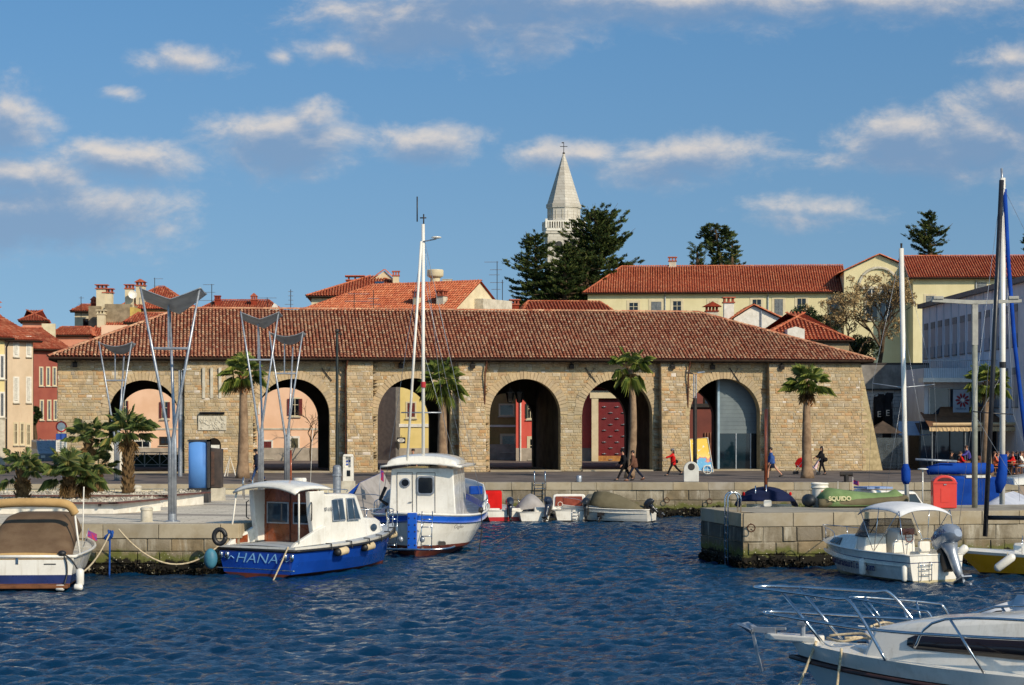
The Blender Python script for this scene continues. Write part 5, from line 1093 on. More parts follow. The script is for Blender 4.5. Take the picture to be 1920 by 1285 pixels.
# lamps: dark slender pole, twin-plate lamp, T lamp
c = P(632, 893, 124); t = thing('lamp_post', 'slender dark green lamp pole without arms left of the third arch', 'lamp post', (c.x, 124, G0)); h = (893-622)*124/FPX; MB().tube([(0, 0, 0), (0, 0, h)], [.11, .08], 12).build('pole', mat('dark_green_paint', (34, 44, 42), (26, 34, 34), 4, .5), t); MB().ell((0, 0, h+.05), (.14, .14, .14)).tube([(-.1, 0, h-.1), (.3, -.0, h-.15)], .04, 6).build('pole_cap', IRON, t); MB().lathe([(.28, 0), (.26, .6), (.14, .7)], n=14).build('pole_base', STEEL, t)
c = P(1303, 889, 127.5); t = thing('lamp_post', 'dark lamp post with two flat plate heads in front of the sixth arch', 'lamp post', (c.x, 127.5, G0)); h = (889-700)*127.5/FPX; MB().tube([(0, 0, 0), (0, 0, h*.76)], .13, 12).build('pole', IRON, t); MB().tube([(-.07, 0, h*.74), (-.07, 0, h)], .04, 8).tube([(.07, 0, h*.74), (.07, 0, h)], .04, 8).build('upper_tubes', STEEL, t)
for s in (-1, 1): MB().box((s*.36, 0, h+.05+.04*(s > 0)), (.46, .36, .09), ry=-s*.12).build('lamp_head', STEEL if s > 0 else IRON, t, bevel=.02)
c = P(362, 0, 0)
c = P(338, 893, 124); t = thing('lamp_post', 'lamp post with two flat plate heads behind the large sail lamp', 'lamp post', (c.x, 124, G0)); h = (893-694)*124/FPX; MB().tube([(0, 0, 0), (0, 0, h*.76)], .13, 12).build('pole', STEEL, t); MB().tube([(-.07, 0, h*.74), (-.07, 0, h)], .04, 8).tube([(.07, 0, h*.74), (.07, 0, h)], .04, 8).build('upper_tubes', STEEL, t)
for s in (-1, 1): MB().box((s*.42, 0, h+.05), (.5, .36, .09), ry=-s*.1).build('lamp_head', WHITEP if s > 0 else IRON, t, bevel=.02)
c = P(1832, 955, 79.2); t = thing('street_lamp', 'grey steel lamp post with wide T-shaped arms on the pier', 'lamp post', (c.x, 79.6, PZ)); s_ = 79.6/FPX; h = (956-575)*s_
LG = mat('light_grey_paint', (168, 166, 156), (148, 146, 138), 4, .5); MB().tube([(0, 0, 0), (0, 0, h*.8)], .115, 14).build('pole', mat('grey_green_paint', (142, 144, 132), (122, 124, 114), 4, .5), t, smooth=True); MB().b2((-.11, -.11, h*.8), (.11, .11, h+.02)).build('square_head_post', LG, t)
MB().hexa([(-1.68, -.11, h+.1), (0, -.11, h-.0), (0, .11, h-.0), (-1.68, .11, h+.1), (-1.68, -.11, h+.24), (0, -.11, h+.16), (0, .11, h+.16), (-1.68, .11, h+.24)]).hexa([(0, -.11, h-.0), (1.82, -.11, h+.08), (1.82, .11, h+.08), (0, .11, h-.0), (0, -.11, h+.16), (1.82, -.11, h+.2), (1.82, .11, h+.2), (0, .11, h+.16)]).build('arms', LG, t)
for x in (-1.45, 1.5): MB().b2((x-.2, -.16, h+.2), (x+.2, .16, h+.32)).build('lamp_head', LG, t, bevel=.02)
# road sign, van, bicycle rails
c = P(115, 890, 122); t = thing('road_sign', 'round white no-vehicles sign with red rim above blue and white plates', 'road sign', (c.x, 122, G0)); s_ = 122/FPX; zc = (893-798)*s_
MB().tube([(0, .05, 0), (0, .05, zc+.4)], .035, 8).build('pole', STEEL, t); o = MB().lathe([(.34, -.015), (.34, .015)], n=28).build('sign_disc', mat('sign_red', (190, 40, 36), (178, 34, 32), 3, .4), t, loc=(0, 0, zc)); o.rotation_euler.x = R(90); q = MB().lathe([(.25, -.02), (.25, .02)], n=28).build('sign_face', WHITEP, o, loc=(0, 0, .002))
MB().b2((-.32, -.01, zc-.78), (.32, .02, zc-.42)).build('blue_plate', mat('sign_blue', (52, 84, 160), (46, 76, 150), 3, .4), t); MB().b2((-.32, -.01, zc-1.5), (.34, .02, zc-.82)).build('white_plate', WHITEP, t)
for k in range(4): MB().b2((-.24, -.018, zc-1.0-k*.12), (.2, -.01, zc-.97-k*.12)).build('text_line', IRON, t)
def van(x, y, z0, rz):
    t = thing('parked_van', 'dark grey van parked in the mouth of the alley on the left', 'van', (x, y, z0), rz); pm = mat('van_grey', (150, 156, 160), (136, 142, 148), 2, .3, .2, coat=.5)
    MB().prism([(-2.2, .35), (2.2, .35), (2.25, .95), (1.5, 1.2), (.9, 1.85), (-2.15, 1.9), (-2.25, 1.0)], -.88, .88).build('body', pm, t, bevel=.06)
    MB().prism([(1.42, 1.22), (.92, 1.78), (.88, 1.78), (1.36, 1.22)], -.78, .78).build('windscreen', GLASS, t)
    for s in (-1, 1): MB().prism([(-1.9, 1.25), (1.1, 1.25), (.75, 1.72), (-1.9, 1.75)], s*.87, s*.895).build('side_window', GLASS, t)
    MB().b2((2.2, -.7, .6), (2.27, -.4, .8)).build('headlight', WHITEP, t); MB().b2((2.2, .4, .6), (2.27, .7, .8)).build('headlight', WHITEP, t)
    for sx in (-1.4, 1.4):
        for s in (-1, 1): w_ = MB().lathe([(.33, -.1), (.33, .1)], n=18).build('wheel', BLACK, t, loc=(sx, s*.82, .33)); w_.rotation_euler.x = R(90)
c = P(88, 872, 150); van(c.x, 150, G0, R(-70))
# bin, box pedestals, drum, red cabinet
c = P(1296, 903, 114.2); t = thing('service_pillar', 'white rounded service pillar on the promenade edge before the sixth arch', 'service pillar', (c.x, 114.2, G0)); s_ = 114.2/FPX
MB().prism([(-.42, 0), (.42, 0), (.42, .78)]+arc(0, .72, .42, 12, 168, 10)+[(-.42, .78)], -.12, .12).build('housing', mat('pillar_white', (210, 208, 200), (196, 194, 186), 3, .45), t, bevel=.02); MB().prism(arc(0, .84, .2, 0, 360, 14)[:-1], -.13, -.115).build('opening', IRON, t)
c = P(1773, 955, 78.6); t = thing('red_bin', 'bright red rounded cabinet bin with a slot on the pier', 'bin', (c.x, 78.9, PZ)); RED = mat('signal_red', (214, 62, 48), (204, 54, 44), 2, .42, coat=.2)
MB().prism([(-.46, .02), (.46, .02), (.46, 1.0)]+[(.46*math.cos(R(a)), 1.0+.3*math.sin(R(a))) for a in range(0, 181, 15)]+[(-.46, 1.0)], -.2, .28).build('housing', RED, t, bevel=.03)
MB().prism([(.3*math.cos(R(a)), 1.07+.14*math.sin(R(a))) for a in range(0, 181, 15)], -.21, -.198).build('slot', mat('slot_shade', (96, 20, 20), (60, 14, 16)), t); MB().b2((-.47, -.225, .98), (.47, -.2, 1.02)).build('lid_lip', RED, t); MB().b2((-.16, -.215, .25), (.16, -.2, .8)).build('front_panel', RED, t); MB().box((-.0, -.22, .94), (.1, .03, .04)).build('lock', STEEL, t)
c = P(1540, 953, 80.2); t = thing('white_drum', 'worn white plastic drum with red lettering standing on the pier', 'drum', (c.x, 80.6, PZ)); s_ = 80.6/FPX; MB().lathe([(.28, 0), (.3, .3), (.31, .7), (.36, .76), (.33, .8), (.33, .86), (.36, .9), (.33, .94), (.3, .95), (.28, .9), (.0, .88)], n=28).build('barrel', WHITEP, t, smooth='auto')
text('HIDRA', .1, RED, t, (.14, -.3, .62), (R(90), 0, R(22)), name='lettering')
c = P(651, 925, 103); t = thing('power_pedestal', 'white mooring power pedestal with blue sockets on a concrete block', 'power pedestal', (c.x, 103.5, zsq(103))); s_ = 103/FPX
MB().b2((-.34, 0, 0), (.34, .5, .85)).build('concrete_base', STONEW, t); MB().b2((-.27, .02, .85), (.27, .4, 1.55)).b2((-.27, .02, 1.55), (-.13, .4, 2.1)).b2((.13, .02, 1.55), (.27, .4, 2.1)).b2((-.27, .2, 1.55), (.27, .4, 2.1)).prism([(-.27, 2.1), (.27, 2.1), (.22, 2.22), (-.22, 2.22)], .0, .4).build('housing', WHITEP, t, bevel=.015)
for x, z in ((-.06, 1.86), (.07, 1.86), (-.06, 1.7)): MB().b2((x-.045, .17, z-.05), (x+.045, .21, z+.05)).build('socket', mat('socket_blue', (40, 70, 160), (36, 62, 140)), t)
MB().b2((-.06, .0, 1.1), (.12, .025, 1.4)).build('meter_window', GLASS, t)
c = P(632, 920, 101.5); t = thing('steel_post', 'thick grey steel mooring post left of the power pedestal', 'post', (c.x, 101.5, zsq(101))); MB().lathe([(.2, 0), (.2, 1.15), (.25, 1.16), (.25, 1.24), (.0, 1.26)], n=18).build('post', STEEL, t, smooth='auto'); MB().lathe([(.27, .0), (.27, .04)], n=18).build('base_ring', STEEL, t)
# painted board on a two-wheeled cart
c = P(1316, 884, 129); t = thing('painted_board_cart', 'leaning board painted with bright yellow, pink and blue patches on a wheeled cart', 'board', (c.x, 129, G0)); s_ = 129/FPX
pm, pt, pb_ = newmat('poster_paint'); v_ = pt.N('ShaderNodeTexCoord').outputs['Object']; zz_ = pt.N('ShaderNodeSeparateXYZ', i_0=v_).outputs[2]; nn = pt.M('ADD', zz_, pt.M('MULTIPLY', pt.M('SUBTRACT', pt.noise(v_, 1.6, 3), .5), 1.8))
pt.l.new(pt.mix(pt.mr(pt.noise(v_, 5, 4), .6, .66), pt.ramp(pt.M('MULTIPLY', nn, .5), [(.0, lin((110, 176, 222))), (.42, lin((120, 190, 230))), (.46, lin((232, 110, 120))), (.52, lin((252, 224, 130))), (.8, lin((252, 210, 90)))]), lin((250, 246, 230))), pb_.inputs['Base Color'])
MB().prism([(-.62, .28), (.72, .14), (.35, 2.3), (-.76, 2.2)], -.03, .0).build('board', pm, t); m = MB(); m.tube([(-.64, -.05, .26), (.74, -.05, .12), (.36, -.05, 2.32), (-.78, -.05, 2.22), (-.64, -.05, .26)], .03, 6); m.build('frame', WHITEP, t)
for x in (.34,): rg = MB(); rg.tube([(x+.27*math.cos(R(a)), -.12, .27+.27*math.sin(R(a))) for a in range(0, 361, 15)], .035, 6); rg.tube([(x-.25, -.12, .27), (x+.25, -.12, .27)], .012, 5).tube([(x, -.12, .02), (x, -.12, .52)], .012, 5); rg.build('wheel', WHITEP, t)
# fence and board under the first arch
F = Facade(235, 147, .0); t = F.thing('timber_railing', 'white X-braced timber railing seen through the first arch', 'railing'); a, b = F.u(214), F.u(336); h = 1.05; m = MB().b2((a, 0, h-.06), (b, .06, h)).b2((a, 0, .1), (b, .06, .17)); u = a
while u < b-.2:
    m.b2((u-.04, -.01, 0), (u+.04, .07, h+.02)); m.hexa([(u, .01, .12), (u+.06, .01, .12), (u+.06, .05, .12), (u, .05, .12), (u+1.0, .01, h), (u+1.06, .01, h), (u+1.06, .05, h), (u+1.0, .05, h)]).hexa([(u+1.0, .012, .12), (u+1.06, .012, .12), (u+1.06, .052, .12), (u+1.0, .052, .12), (u, .012, h), (u+.06, .012, h), (u+.06, .052, h), (u, .052, h)]); u += 1.1
m.build('rails', SHUT_W, t); MB().b2((a, .5, 0), (b, 1.3, .85)).build('dark_planting', EVG, t)
c = P(214, 890, 131.6); t = thing('white_board', 'tall white notice board standing in the first arch', 'board', (c.x, 131.6, G0)); MB().b2((-.52, 0, .12), (.55, .05, 2.0)).build('panel', WHITEP, t); MB().tube([(-.55, .02, 0), (-.55, .02, 2.05)], .035, 6).tube([(.58, .02, 0), (.58, .02, 2.05)], .035, 6).build('posts', IRON, t)
# feather flags and club banner
FLG = mat('black_flag', (30, 30, 33), (42, 42, 46), 2, .8)
for k, (px, ph, lab) in enumerate(((1664, 742, 'black feather flag with pale letters on the stone-faced building, the right-hand one of the two'), (1648, 744, 'black feather flag with pale letters on the stone-faced building, the left-hand one of the two'))):
    D = 148-k*.3; c = P(px, 880, D); t = thing('feather_flag', lab, 'flag', (c.x, D, G0), 0, 'feather flags by the stone-faced building'); h = (880-ph)*D/FPX; lo = .25 if k == 0 else 3.2; o = -1 if k else 1
    rows = [[(x+.04*math.sin(z*2.2), .05*math.sin(z*3+x*4), z) for x in ((-.34, -.1, .14, .34+(.12 if z > h-.5 else 0)) if z < h-.2 else (-.02, .1, .24, .42))] for z in np.linspace(lo+.4, h, 14)]
    MB().grid(rows).build('cloth', FLG, t, smooth=True, solid=.01); MB().tube([(.38*o, .06, 0), (.38*o, .06, h-.6), (.3*o, .06, h-.1), (.0, .06, h+.02)], .02, 6).build('pole', IRON, t)
    for j, ch in enumerate('ECE' if k == 0 else 'E'): text(ch, .62, WHITEP, t, (0, -.09, h-1.5-j*1.25), (R(90), 0, R(90) if False else 0))
c = P(1802, 752, 139.8); t = thing('hanging_banner', 'white hanging banner with a round red flower emblem on the grey block', 'banner', (c.x, 139.8, c.z)); s_ = 139.8/FPX
MB().b2((-15*s_, 0, -22*s_), (15*s_, .03, 22*s_)).build('cloth', mat('banner_cloth', (176, 182, 190), (160, 168, 178), 2, .8), t); m = MB()
for i in range(10): a = R(36*i); m.ell((.33*math.cos(a)+.1, -.03, .33*math.sin(a)+.05), (.17, .02, .075), 8, 5, ry=-a)
m.build('emblem', mat('emblem_red', (150, 34, 48), (130, 28, 40)), t); MB().prism(arc(.1, .05, .12, 0, 360, 12)[:-1], -.06, -.01).build('emblem_centre', WHITEP, t); text('MARINA', .2, mat('banner_ink', (70, 90, 120)), t, (0, -.02, -.55), (R(90), 0, 0)); MB().tube([(-.62, 0, 22*s_), (.62, 0, 22*s_)], .02, 6).build('rod', IRON, t)
# ---------------------------------------------------------------- people
def skin(name, V, E, Rr, m, par, root=0, sub=1):
    me = bpy.data.meshes.new(name); me.from_pydata(V, E, []); me.materials.append(m); o = bpy.data.objects.new(name, me); COL.objects.link(o); o.parent = par
    md = o.modifiers.new('skin', 'SKIN'); md.use_smooth_shade = True
    sv = me.skin_vertices[0].data
    for i, r in enumerate(Rr): sv[i].radius = (r, r) if not hasattr(r, '__len__') else r; sv[i].use_root = (i == root)
    if sub: sd_ = o.modifiers.new('smooth', 'SUBSURF'); sd_.levels = sub; sd_.render_levels = sub
    return o
SKN = mat('skin_tone', (206, 152, 122), (190, 136, 108), 6, .55)
def rot2(v, a): c, s = math.cos(R(a)), math.sin(R(a)); return Vector((v[0]*c+v[2]*s, v[1], -v[0]*s+v[2]*c))
def person(label, loc, rz, h=1.72, legs=((25, 5), (-22, 18)), arms=((-20, 15), (22, 20)), spread=(6, 6), lean=4, head=(0, 0), top=None, topl=1.0, bottom=None, skirt=None, barelegs=False, hair=None, hairlen=.0, hat=None, coat=0.0, shoes=None, group=None, bulk=1.0, hood=False, sit=False):
    """walks toward local +X; legs: (thigh swing, knee bend) left, right; arms: (shoulder swing, elbow bend)"""
    h *= 1.05; bulk *= 1.3; k = h/1.72; t = thing('person', label, 'person', loc, rz, group)
    th, sh, ua, fa = .44*k, .43*k, .29*k, .25*k
    def leg(s, a, b):
        hip = Vector((0, s*.085*k, .93*k)); kn = hip+rot2((0, 0, -th), -a); an = kn+rot2((0, 0, -sh), -a+b); fd = rot2((1, 0, 0), -a*.3+b*.7) if not sit else Vector((1, 0, 0)); return hip, kn, an, an+fd*.13*k+Vector((0, 0, -.045*k)), an-fd*.04*k+Vector((0, 0, -.04*k))
    LG_ = [leg(1, *legs[0]), leg(-1, *legs[1])]
    low = min(l[3].z for l in LG_)-.03*k; dz = -low if not sit else 0
    up = Vector((0, 0, dz)); LG_ = [tuple(p+up for p in l) for l in LG_]
    sp = rot2((0, 0, 1), lean); pel = Vector((0, 0, .95*k))+up; ws = pel+sp*.15*k; ch = pel+sp*.36*k; nb = pel+sp*.53*k; hb = nb+sp*.07*k+Vector((.01, 0, 0)); hc = hb+rot2((0, 0, 1), lean+head[1])*.1*k; ht = hc+rot2((0, 0, 1), lean+head[1])*.085*k
    AR_ = []
    for i, s in enumerate((1, -1)):
        so_ = pel+sp*.46*k+Vector((0, s*.175*k*bulk, 0)); el = so_+rot2((0, s*math.sin(R(spread[i])), -1), -arms[i][0])*ua; wr = el+rot2((0, s*.03, -1), -arms[i][0]-arms[i][1])*fa; d = (wr-el).normalized(); AR_.append((so_, el, wr, wr+d*.07*k, d))
    V = [pel, ws, ch, nb, hb, hc, ht]; E = [(i, i+1) for i in range(6)]; Rr = [.115, .105, .125, .052, .056, .092, .058]
    for i, (so_, el, wr, pm_, d) in enumerate(AR_):
        b = len(V); V += [so_, el, wr, pm_]; E += [(2, b), (b, b+1), (b+1, b+2), (b+2, b+3)]; Rr += [.052, .04, .026, (.036, .018)]
        s = 1 if i == 0 else -1; fx = d.cross(Vector((0, 1, 0))).normalized()
        for j, (q, ln_) in enumerate(((-1.5, .062), (-.5, .075), (.5, .078), (1.5, .068))):
            c = len(V); r0 = pm_+fx*q*.018*k; f1 = r0+d*ln_*.5*k+Vector((0, -s*.008, 0)); f2 = f1+(d+Vector((.15, -s*.35, 0))).normalized()*ln_*.5*k; V += [r0+d*.012, f1, f2]; E += [(b+3, c), (c, c+1), (c+1, c+2)]; Rr += [.009, .0085, .007]
        c = len(V); t1 = wr+d*.03*k+fx*.034*k; V += [t1, t1+(d+fx*.5).normalized()*.045*k]; E += [(b+2, c), (c, c+1)]; Rr += [.011, .008]
    for l in LG_:
        b = len(V); V += [l[0], l[1], l[2], l[3]]; E += [(0, b), (b, b+1), (b+1, b+2), (b+2, b+3)]; Rr += [.085, .055, .038, .03]
    Rr = [(r*k if not hasattr(r, '__len__') else (r[0]*k, r[1]*k)) for r in Rr]
    skin('body', [v[:] for v in V], E, Rr, SKN, t)
    fwd = rot2((1, 0, 0), lean+head[1]); fwd = Vector((fwd.x*math.cos(R(head[0])), math.sin(R(head[0])), fwd.z)); sd_ = fwd.cross(Vector((0, 0, 1))).normalized()
    f = MB(); f.ell((hc+fwd*.098*k+Vector((0, 0, -.01*k)))[:], (.016*k, .014*k, .024*k), 8, 6); f.build('nose', SKN, t, smooth=True)
    for s in (-1, 1): MB().ell((hc+fwd*.082*k+sd_*s*.034*k+Vector((0, 0, .012*k)))[:], (.012, .014, .009), 8, 5).build('eye', BLACK, t); MB().ell((hc+sd_*s*.09*k)[:], (.02, .012, .03), 8, 5).build('ear', SKN, t)
    MB().ell((hc+fwd*.086*k+Vector((0, 0, -.048*k)))[:], (.012, .026, .007), 8, 5).build('mouth', mat('lips', (160, 84, 78)), t)
    hm = hair or mat('dark_hair', (44, 32, 26), (30, 22, 18), 8, .6)
    hr = MB(); hr.ell((hc-fwd*.022*k+Vector((0, 0, .035*k)))[:], (.105*k, .102*k, .092*k), 14, 9)
    if hairlen: hr.ell((hc-fwd*.07*k-Vector((0, 0, .06+hairlen*.4)))[:], (.06*k, .1*k, .08+hairlen*.5), 12, 8)
    hr.build('hair', hm, t, smooth=True)
    if hat: MB().ell((hc-fwd*.01*k+Vector((0, 0, .055*k)))[:], (.118*k, .114*k, .09*k), 14, 8).build('hat', hat, t, smooth=True)
    if hood: MB().tube([(hb-fwd*.07)[:], (hb-fwd*.1-Vector((0, 0, .08)))[:]], [.1, .08], 10).build('hood', top, t, smooth=True)
    # jacket: torso and sleeves in one surface, a little wider than the body
    q = 1.16*bulk; V = [pel-sp*(.06+coat)*k, ws, ch, nb-sp*.01]; E = [(0, 1), (1, 2), (2, 3)]; Rr = [.15*bulk, .135*bulk, .155*bulk, .078]
    for (so_, el, wr, pm_, d) in AR_: b = len(V); V += [so_, el, wr-d*.02]; E += [(2, b), (b, b+1), (b+1, b+2)]; Rr += [.078*bulk, .06*bulk, .047*bulk]
    skin('jacket', [v[:] for v in V], E, [r*k for r in Rr], top, t, root=1)
    if skirt:
        m = MB(); m.lathe([(.13, 0), (.17, -.15), (.2, -.34)], n=16, c=(pel.x, pel.y, pel.z)); m.build('skirt', skirt, t, smooth=True)
    if bottom:
        V = [pel]; E = []; Rr = [.128]
        for l in LG_: b = len(V); V += [l[0], l[1], l[2]+(l[1]-l[2])*.05]; E += [(0, b), (b, b+1), (b+1, b+2)]; Rr += [.1, .075, .056]
        skin('trousers', [v[:] for v in V], E, [r*k for r in Rr], bottom, t)
    sm = shoes or BLACK
    for l in LG_: d = (l[3]-l[4]).normalized(); s_ = MB(); s_.tube([(l[4]-d*.03)[:], (l[4]+d*.05)[:], l[3][:], (l[3]+d*.06)[:]], [.035*k, .05*k, .042*k, .025*k], 10); s_.build('shoe', sm, t, smooth=True)
    return t, AR_, pel
NAVY = mat('navy_cloth', (34, 40, 58), (26, 30, 44), 6, .9); JEAN = mat('blue_denim', (58, 84, 130), (44, 66, 108), 8, .9); BLK = mat('black_cloth', (32, 31, 34), (22, 22, 25), 6, .9)
BRN = mat('brown_cloth', (112, 78, 62), (92, 62, 50), 6, .9); REDC = mat('red_cloth', (206, 34, 32), (186, 26, 28), 6, .85); GRYC = mat('grey_wool', (128, 128, 134), (100, 100, 106), 14, .95); BLUC = mat('blue_sport_cloth', (58, 90, 150), (44, 70, 126), 6, .8)
def gp(px, py, z=G0): D = GD(py, z); return ((px-960)/FPX*D, D, z)
person('person in dark jacket and blue jeans walking with head down near the sail lamps', gp(483, 903.5), R(176), 1.78, legs=((-26, 4), (24, 6)), arms=((-12, 42), (-14, 40)), top=NAVY, bottom=JEAN, lean=6, head=(0, 24), coat=.1, bulk=1.08)
person('person in black coat striding left, front one of the couple beneath the thin palm', gp(1171, 901.5), R(183), 1.74, legs=((30, 5), (-26, 14)), arms=((-10, 50), (12, 45)), top=BLK, bottom=BLK, lean=8, coat=.16, bulk=1.22, hat=BLK, head=(0, 14))
person('person in a brown jacket and blue trousers walking close behind the dark-coated one', gp(1189, 901.8), R(178), 1.7, legs=((28, 4), (-34, 8)), arms=((8, 20), (-12, 60)), top=BRN, bottom=NAVY, lean=7, coat=.12, bulk=1.2, shoes=BRN)
t, A_, pel_ = person('person in red coat, black tights and grey hat striding left with a handbag', gp(1262, 892.5), R(180), 1.62, legs=((26, 2), (-32, 16)), arms=((62, 12), (-18, 20)), top=REDC, bottom=BLK, lean=2, coat=.2, hat=GRYC, hairlen=.1)
MB().ell((pel_+Vector((-.18, -.2, .02)))[:], (.16, .06, .13), 12, 8).tube([(pel_+Vector((-.18, -.18, .1)))[:], (pel_+Vector((-.02, -.1, .46)))[:]], .014, 5).build('handbag', BLK, t, smooth=True)
person('bare-legged person in blue and white sports jacket walking left past the orange mast', gp(1447, 899), R(172), 1.74, legs=((24, 20), (-36, 8)), arms=((-8, 40), (14, 30)), top=BLUC, bottom=None, skirt=NAVY, lean=5, coat=.06, bulk=1.1)
t, A_, pel_ = person('person all in black pushing a stroller, right of the tallest-standing warehouse palm', gp(1541, 890.5), R(180), 1.66, legs=((14, 2), (-12, 8)), arms=((34, 30), (30, 34)), top=BLK, bottom=BLK, lean=2, coat=.18, hairlen=.16, bulk=1.12)
MB().ell((pel_+Vector((-.2, .2, .0)))[:], (.14, .06, .14), 12, 8).tube([(pel_+Vector((-.2, .19, .1)))[:], (pel_+Vector((0, .14, .45)))[:]], .014, 5).build('handbag', BLK, t, smooth=True)
x, y, z = gp(1527, 891); t = thing('stroller', 'folding stroller with pink and white bags hung on it, pushed by the person in black', 'stroller', (x, y, z), R(180))
m = MB()
for s in (-.22, .22): m.tube([(-.35, s, 1.02), (-.2, s, .85), (.25, s, .16)], .016, 6).tube([(-.25, s, .14), (.15, s, .6)], .016, 6)
m.tube([(-.35, -.22, 1.02), (-.35, .22, 1.02)], .016, 6).build('frame', STEEL, t); MB().prism([(-.1, .36), (.18, .42), (.02, .5), (-.2, .9), (-.26, .88), (-.12, .4)], -.2, .2).build('seat', mat('pink_canvas', (226, 130, 140), (236, 226, 222), 5, .8), t)
for sx in (-.26, .27):
    for s in (-.22, .22): w_ = MB().lathe([(.1, -.02), (.1, .02)], n=16).build('wheel', BLACK, t, loc=(sx, s, .1)); w_.rotation_euler.x = R(90)
x, y, z = gp(1503, 890.5); t = thing('pushchair', 'red hooded pushchair half hidden by the palm trunk at the right', 'pushchair', (x, y+.6, z), R(150))
m = MB()
for s in (-.24, .24): m.tube([(-.4, s, 1.0), (.3, s, .2)], .016, 6).tube([(-.3, s, .14), (.12, s, .6)], .016, 6)
m.build('frame', STEEL, t); MB().prism([(-.25, .45), (.2, .45), (.3, .7), (.1, 1.0), (-.12, 1.08), (-.28, .85)], -.22, .22).build('hood', REDC, t, bevel=.03)
for sx in (-.3, .3):
    for s in (-.22, .22): w_ = MB().lathe([(.11, -.02), (.11, .02)], n=16).build('wheel', BLACK, t, loc=(sx, s, .11)); w_.rotation_euler.x = R(90)
person('person in a dark jacket half hidden behind the wheelhouse roof, before the third arch', gp(776, 899), R(200), 1.72, top=NAVY, bottom=BLK, head=(20, 0), coat=.1)
person('dim figure in black standing in the mouth of the shaded alley at the left', (P(75, 0, 158).x, 158, G0), R(-90), 1.75, legs=((5, 2), (-4, 2)), arms=((3, 6), (-3, 8)), top=BLK, bottom=BLK)

# ---------------------------------------------------------------- cafe terrace on the right
AWN = mat('brown_awning', (128, 92, 66), (108, 76, 54), 2, .9); AWE = mat('beige_valance', (206, 178, 138), (190, 162, 122), 2, .9); TEAK = mat('teak', (150, 96, 60), (124, 76, 46), 4, .6)
c = P(1700, 0, 133); t = thing('cafe_pavilion', 'cafe pavilion with long brown awning and dark glass front in shade', 'cafe', (27.7, 134.5, G0))
w_ = 6.6; MB().add([(0, 0, 2.9), (w_, 0, 2.9), (w_, 7, 3.9), (.8, 7, 3.9), (0, 0, 2.96), (w_, 0, 2.96), (w_, 7, 3.96), (.8, 7, 3.96)], BF).build('awning', AWN, t)
m = MB(); rnd = random.Random(2); v = []
for i in range(70): x = i*w_/69; v.append([(x, -.02+.02*math.sin(i*1.9), 2.97), (x, -.04+.03*math.sin(i*2.3), 2.7-.04*abs(math.sin(i*.9)))])
m.grid(v).build('valance', AWE, t, solid=.01); MB().tube([(.2, -.1, 3.12), (w_, -.1, 3.16)], .11, 8).build('awning_roller', AWE, t)
for x in (.2, 2.4, 4.6, 6.8): MB().tube([(x, .1, 0), (x, .1, 2.9)], .05, 8).build('post', SHUT_G, t)
MB().b2((0.4, 5.2, 0), (w_, 5.3, 3.3)).build('glass_front', GLASSB, t)
m = MB()
for i in range(9): m.b2((.4+i*1.02, 5.12, 0), (.46+i*1.02, 5.2, 3.3))
m.build('window_frame', IRON, t); MB().b2((.4, 5.4, 0), (w_, 9, 3.2)).build('wall', mat('cafe_inner', (70, 62, 54), (50, 44, 38)), t)
t = thing('parasol', 'small dark peaked canopy tent left of the cafe awning', 'canopy', (25.4, 139.2, G0)); MB().add([(-1.1, -1, 2.5), (1.3, -1, 2.5), (1.3, 1.4, 2.5), (-1.1, 1.4, 2.5), (0.1, .2, 3.35)], [(0, 1, 4), (1, 2, 4), (2, 3, 4), (3, 0, 4), (0, 1, 2, 3)]).build('canopy', mat('dark_canvas', (86, 74, 66), (66, 58, 52), 2, .9), t)
for a, b in ((-1.05, -.95), (1.25, -.95), (-1.05, 1.35), (1.25, 1.35)): MB().tube([(a, b, 0), (a, b, 2.5)], .03, 6).build('pole', IRON, t)
MB().b2((-1.08, -.98, .1), (1.28, -.96, 2.2)).build('clear_sheet', glassm('clear_sheet', (120, 130, 136), .2, alpha=.35), t)
t = thing('wind_screen', 'pale blue wind screen awning beside the dark peaked canopy', 'awning', (27.6, 139.6, G0)); MB().add([(-1, 0, 2.35), (1.6, 0, 2.35), (1.6, 2, 3.3), (-.6, 2, 3.3)], [(0, 1, 2, 3)]).build('cloth', mat('pale_blue_canvas', (150, 168, 190), (136, 154, 178)), t, solid=.03)
for x in (-.95, 1.55): MB().tube([(x, 0, 0), (x, 0, 2.35)], .03, 6).build('pole', STEEL, t)
rnd = random.Random(8); cols = [BLK, REDC, mat('purple_cloth', (72, 64, 150), (60, 52, 130)), BRN, mat('orange_cloth', (206, 96, 58), (186, 82, 50)), GRYC, mat('pink_cloth', (216, 150, 150)), NAVY, REDC, BLK, WHITEP, BRN]
labs = ['seated person in black at the first cafe table from the left', 'seated person in red behind the first cafe table', 'person in a purple-blue top bending at the cafe, left of the lamp pole', 'seated person in brown just right of the lamp pole', 'seated person in orange beneath the shaggy palm', 'seated person in grey between palm and white mast', 'seated person in pink left of the white mast', 'seated person in navy right of the white mast', 'seated person in red near the right edge of the terrace', 'seated person in black near the right edge of the terrace', 'seated person in white at the far right cafe table', 'seated person in brown at the far right cafe table']
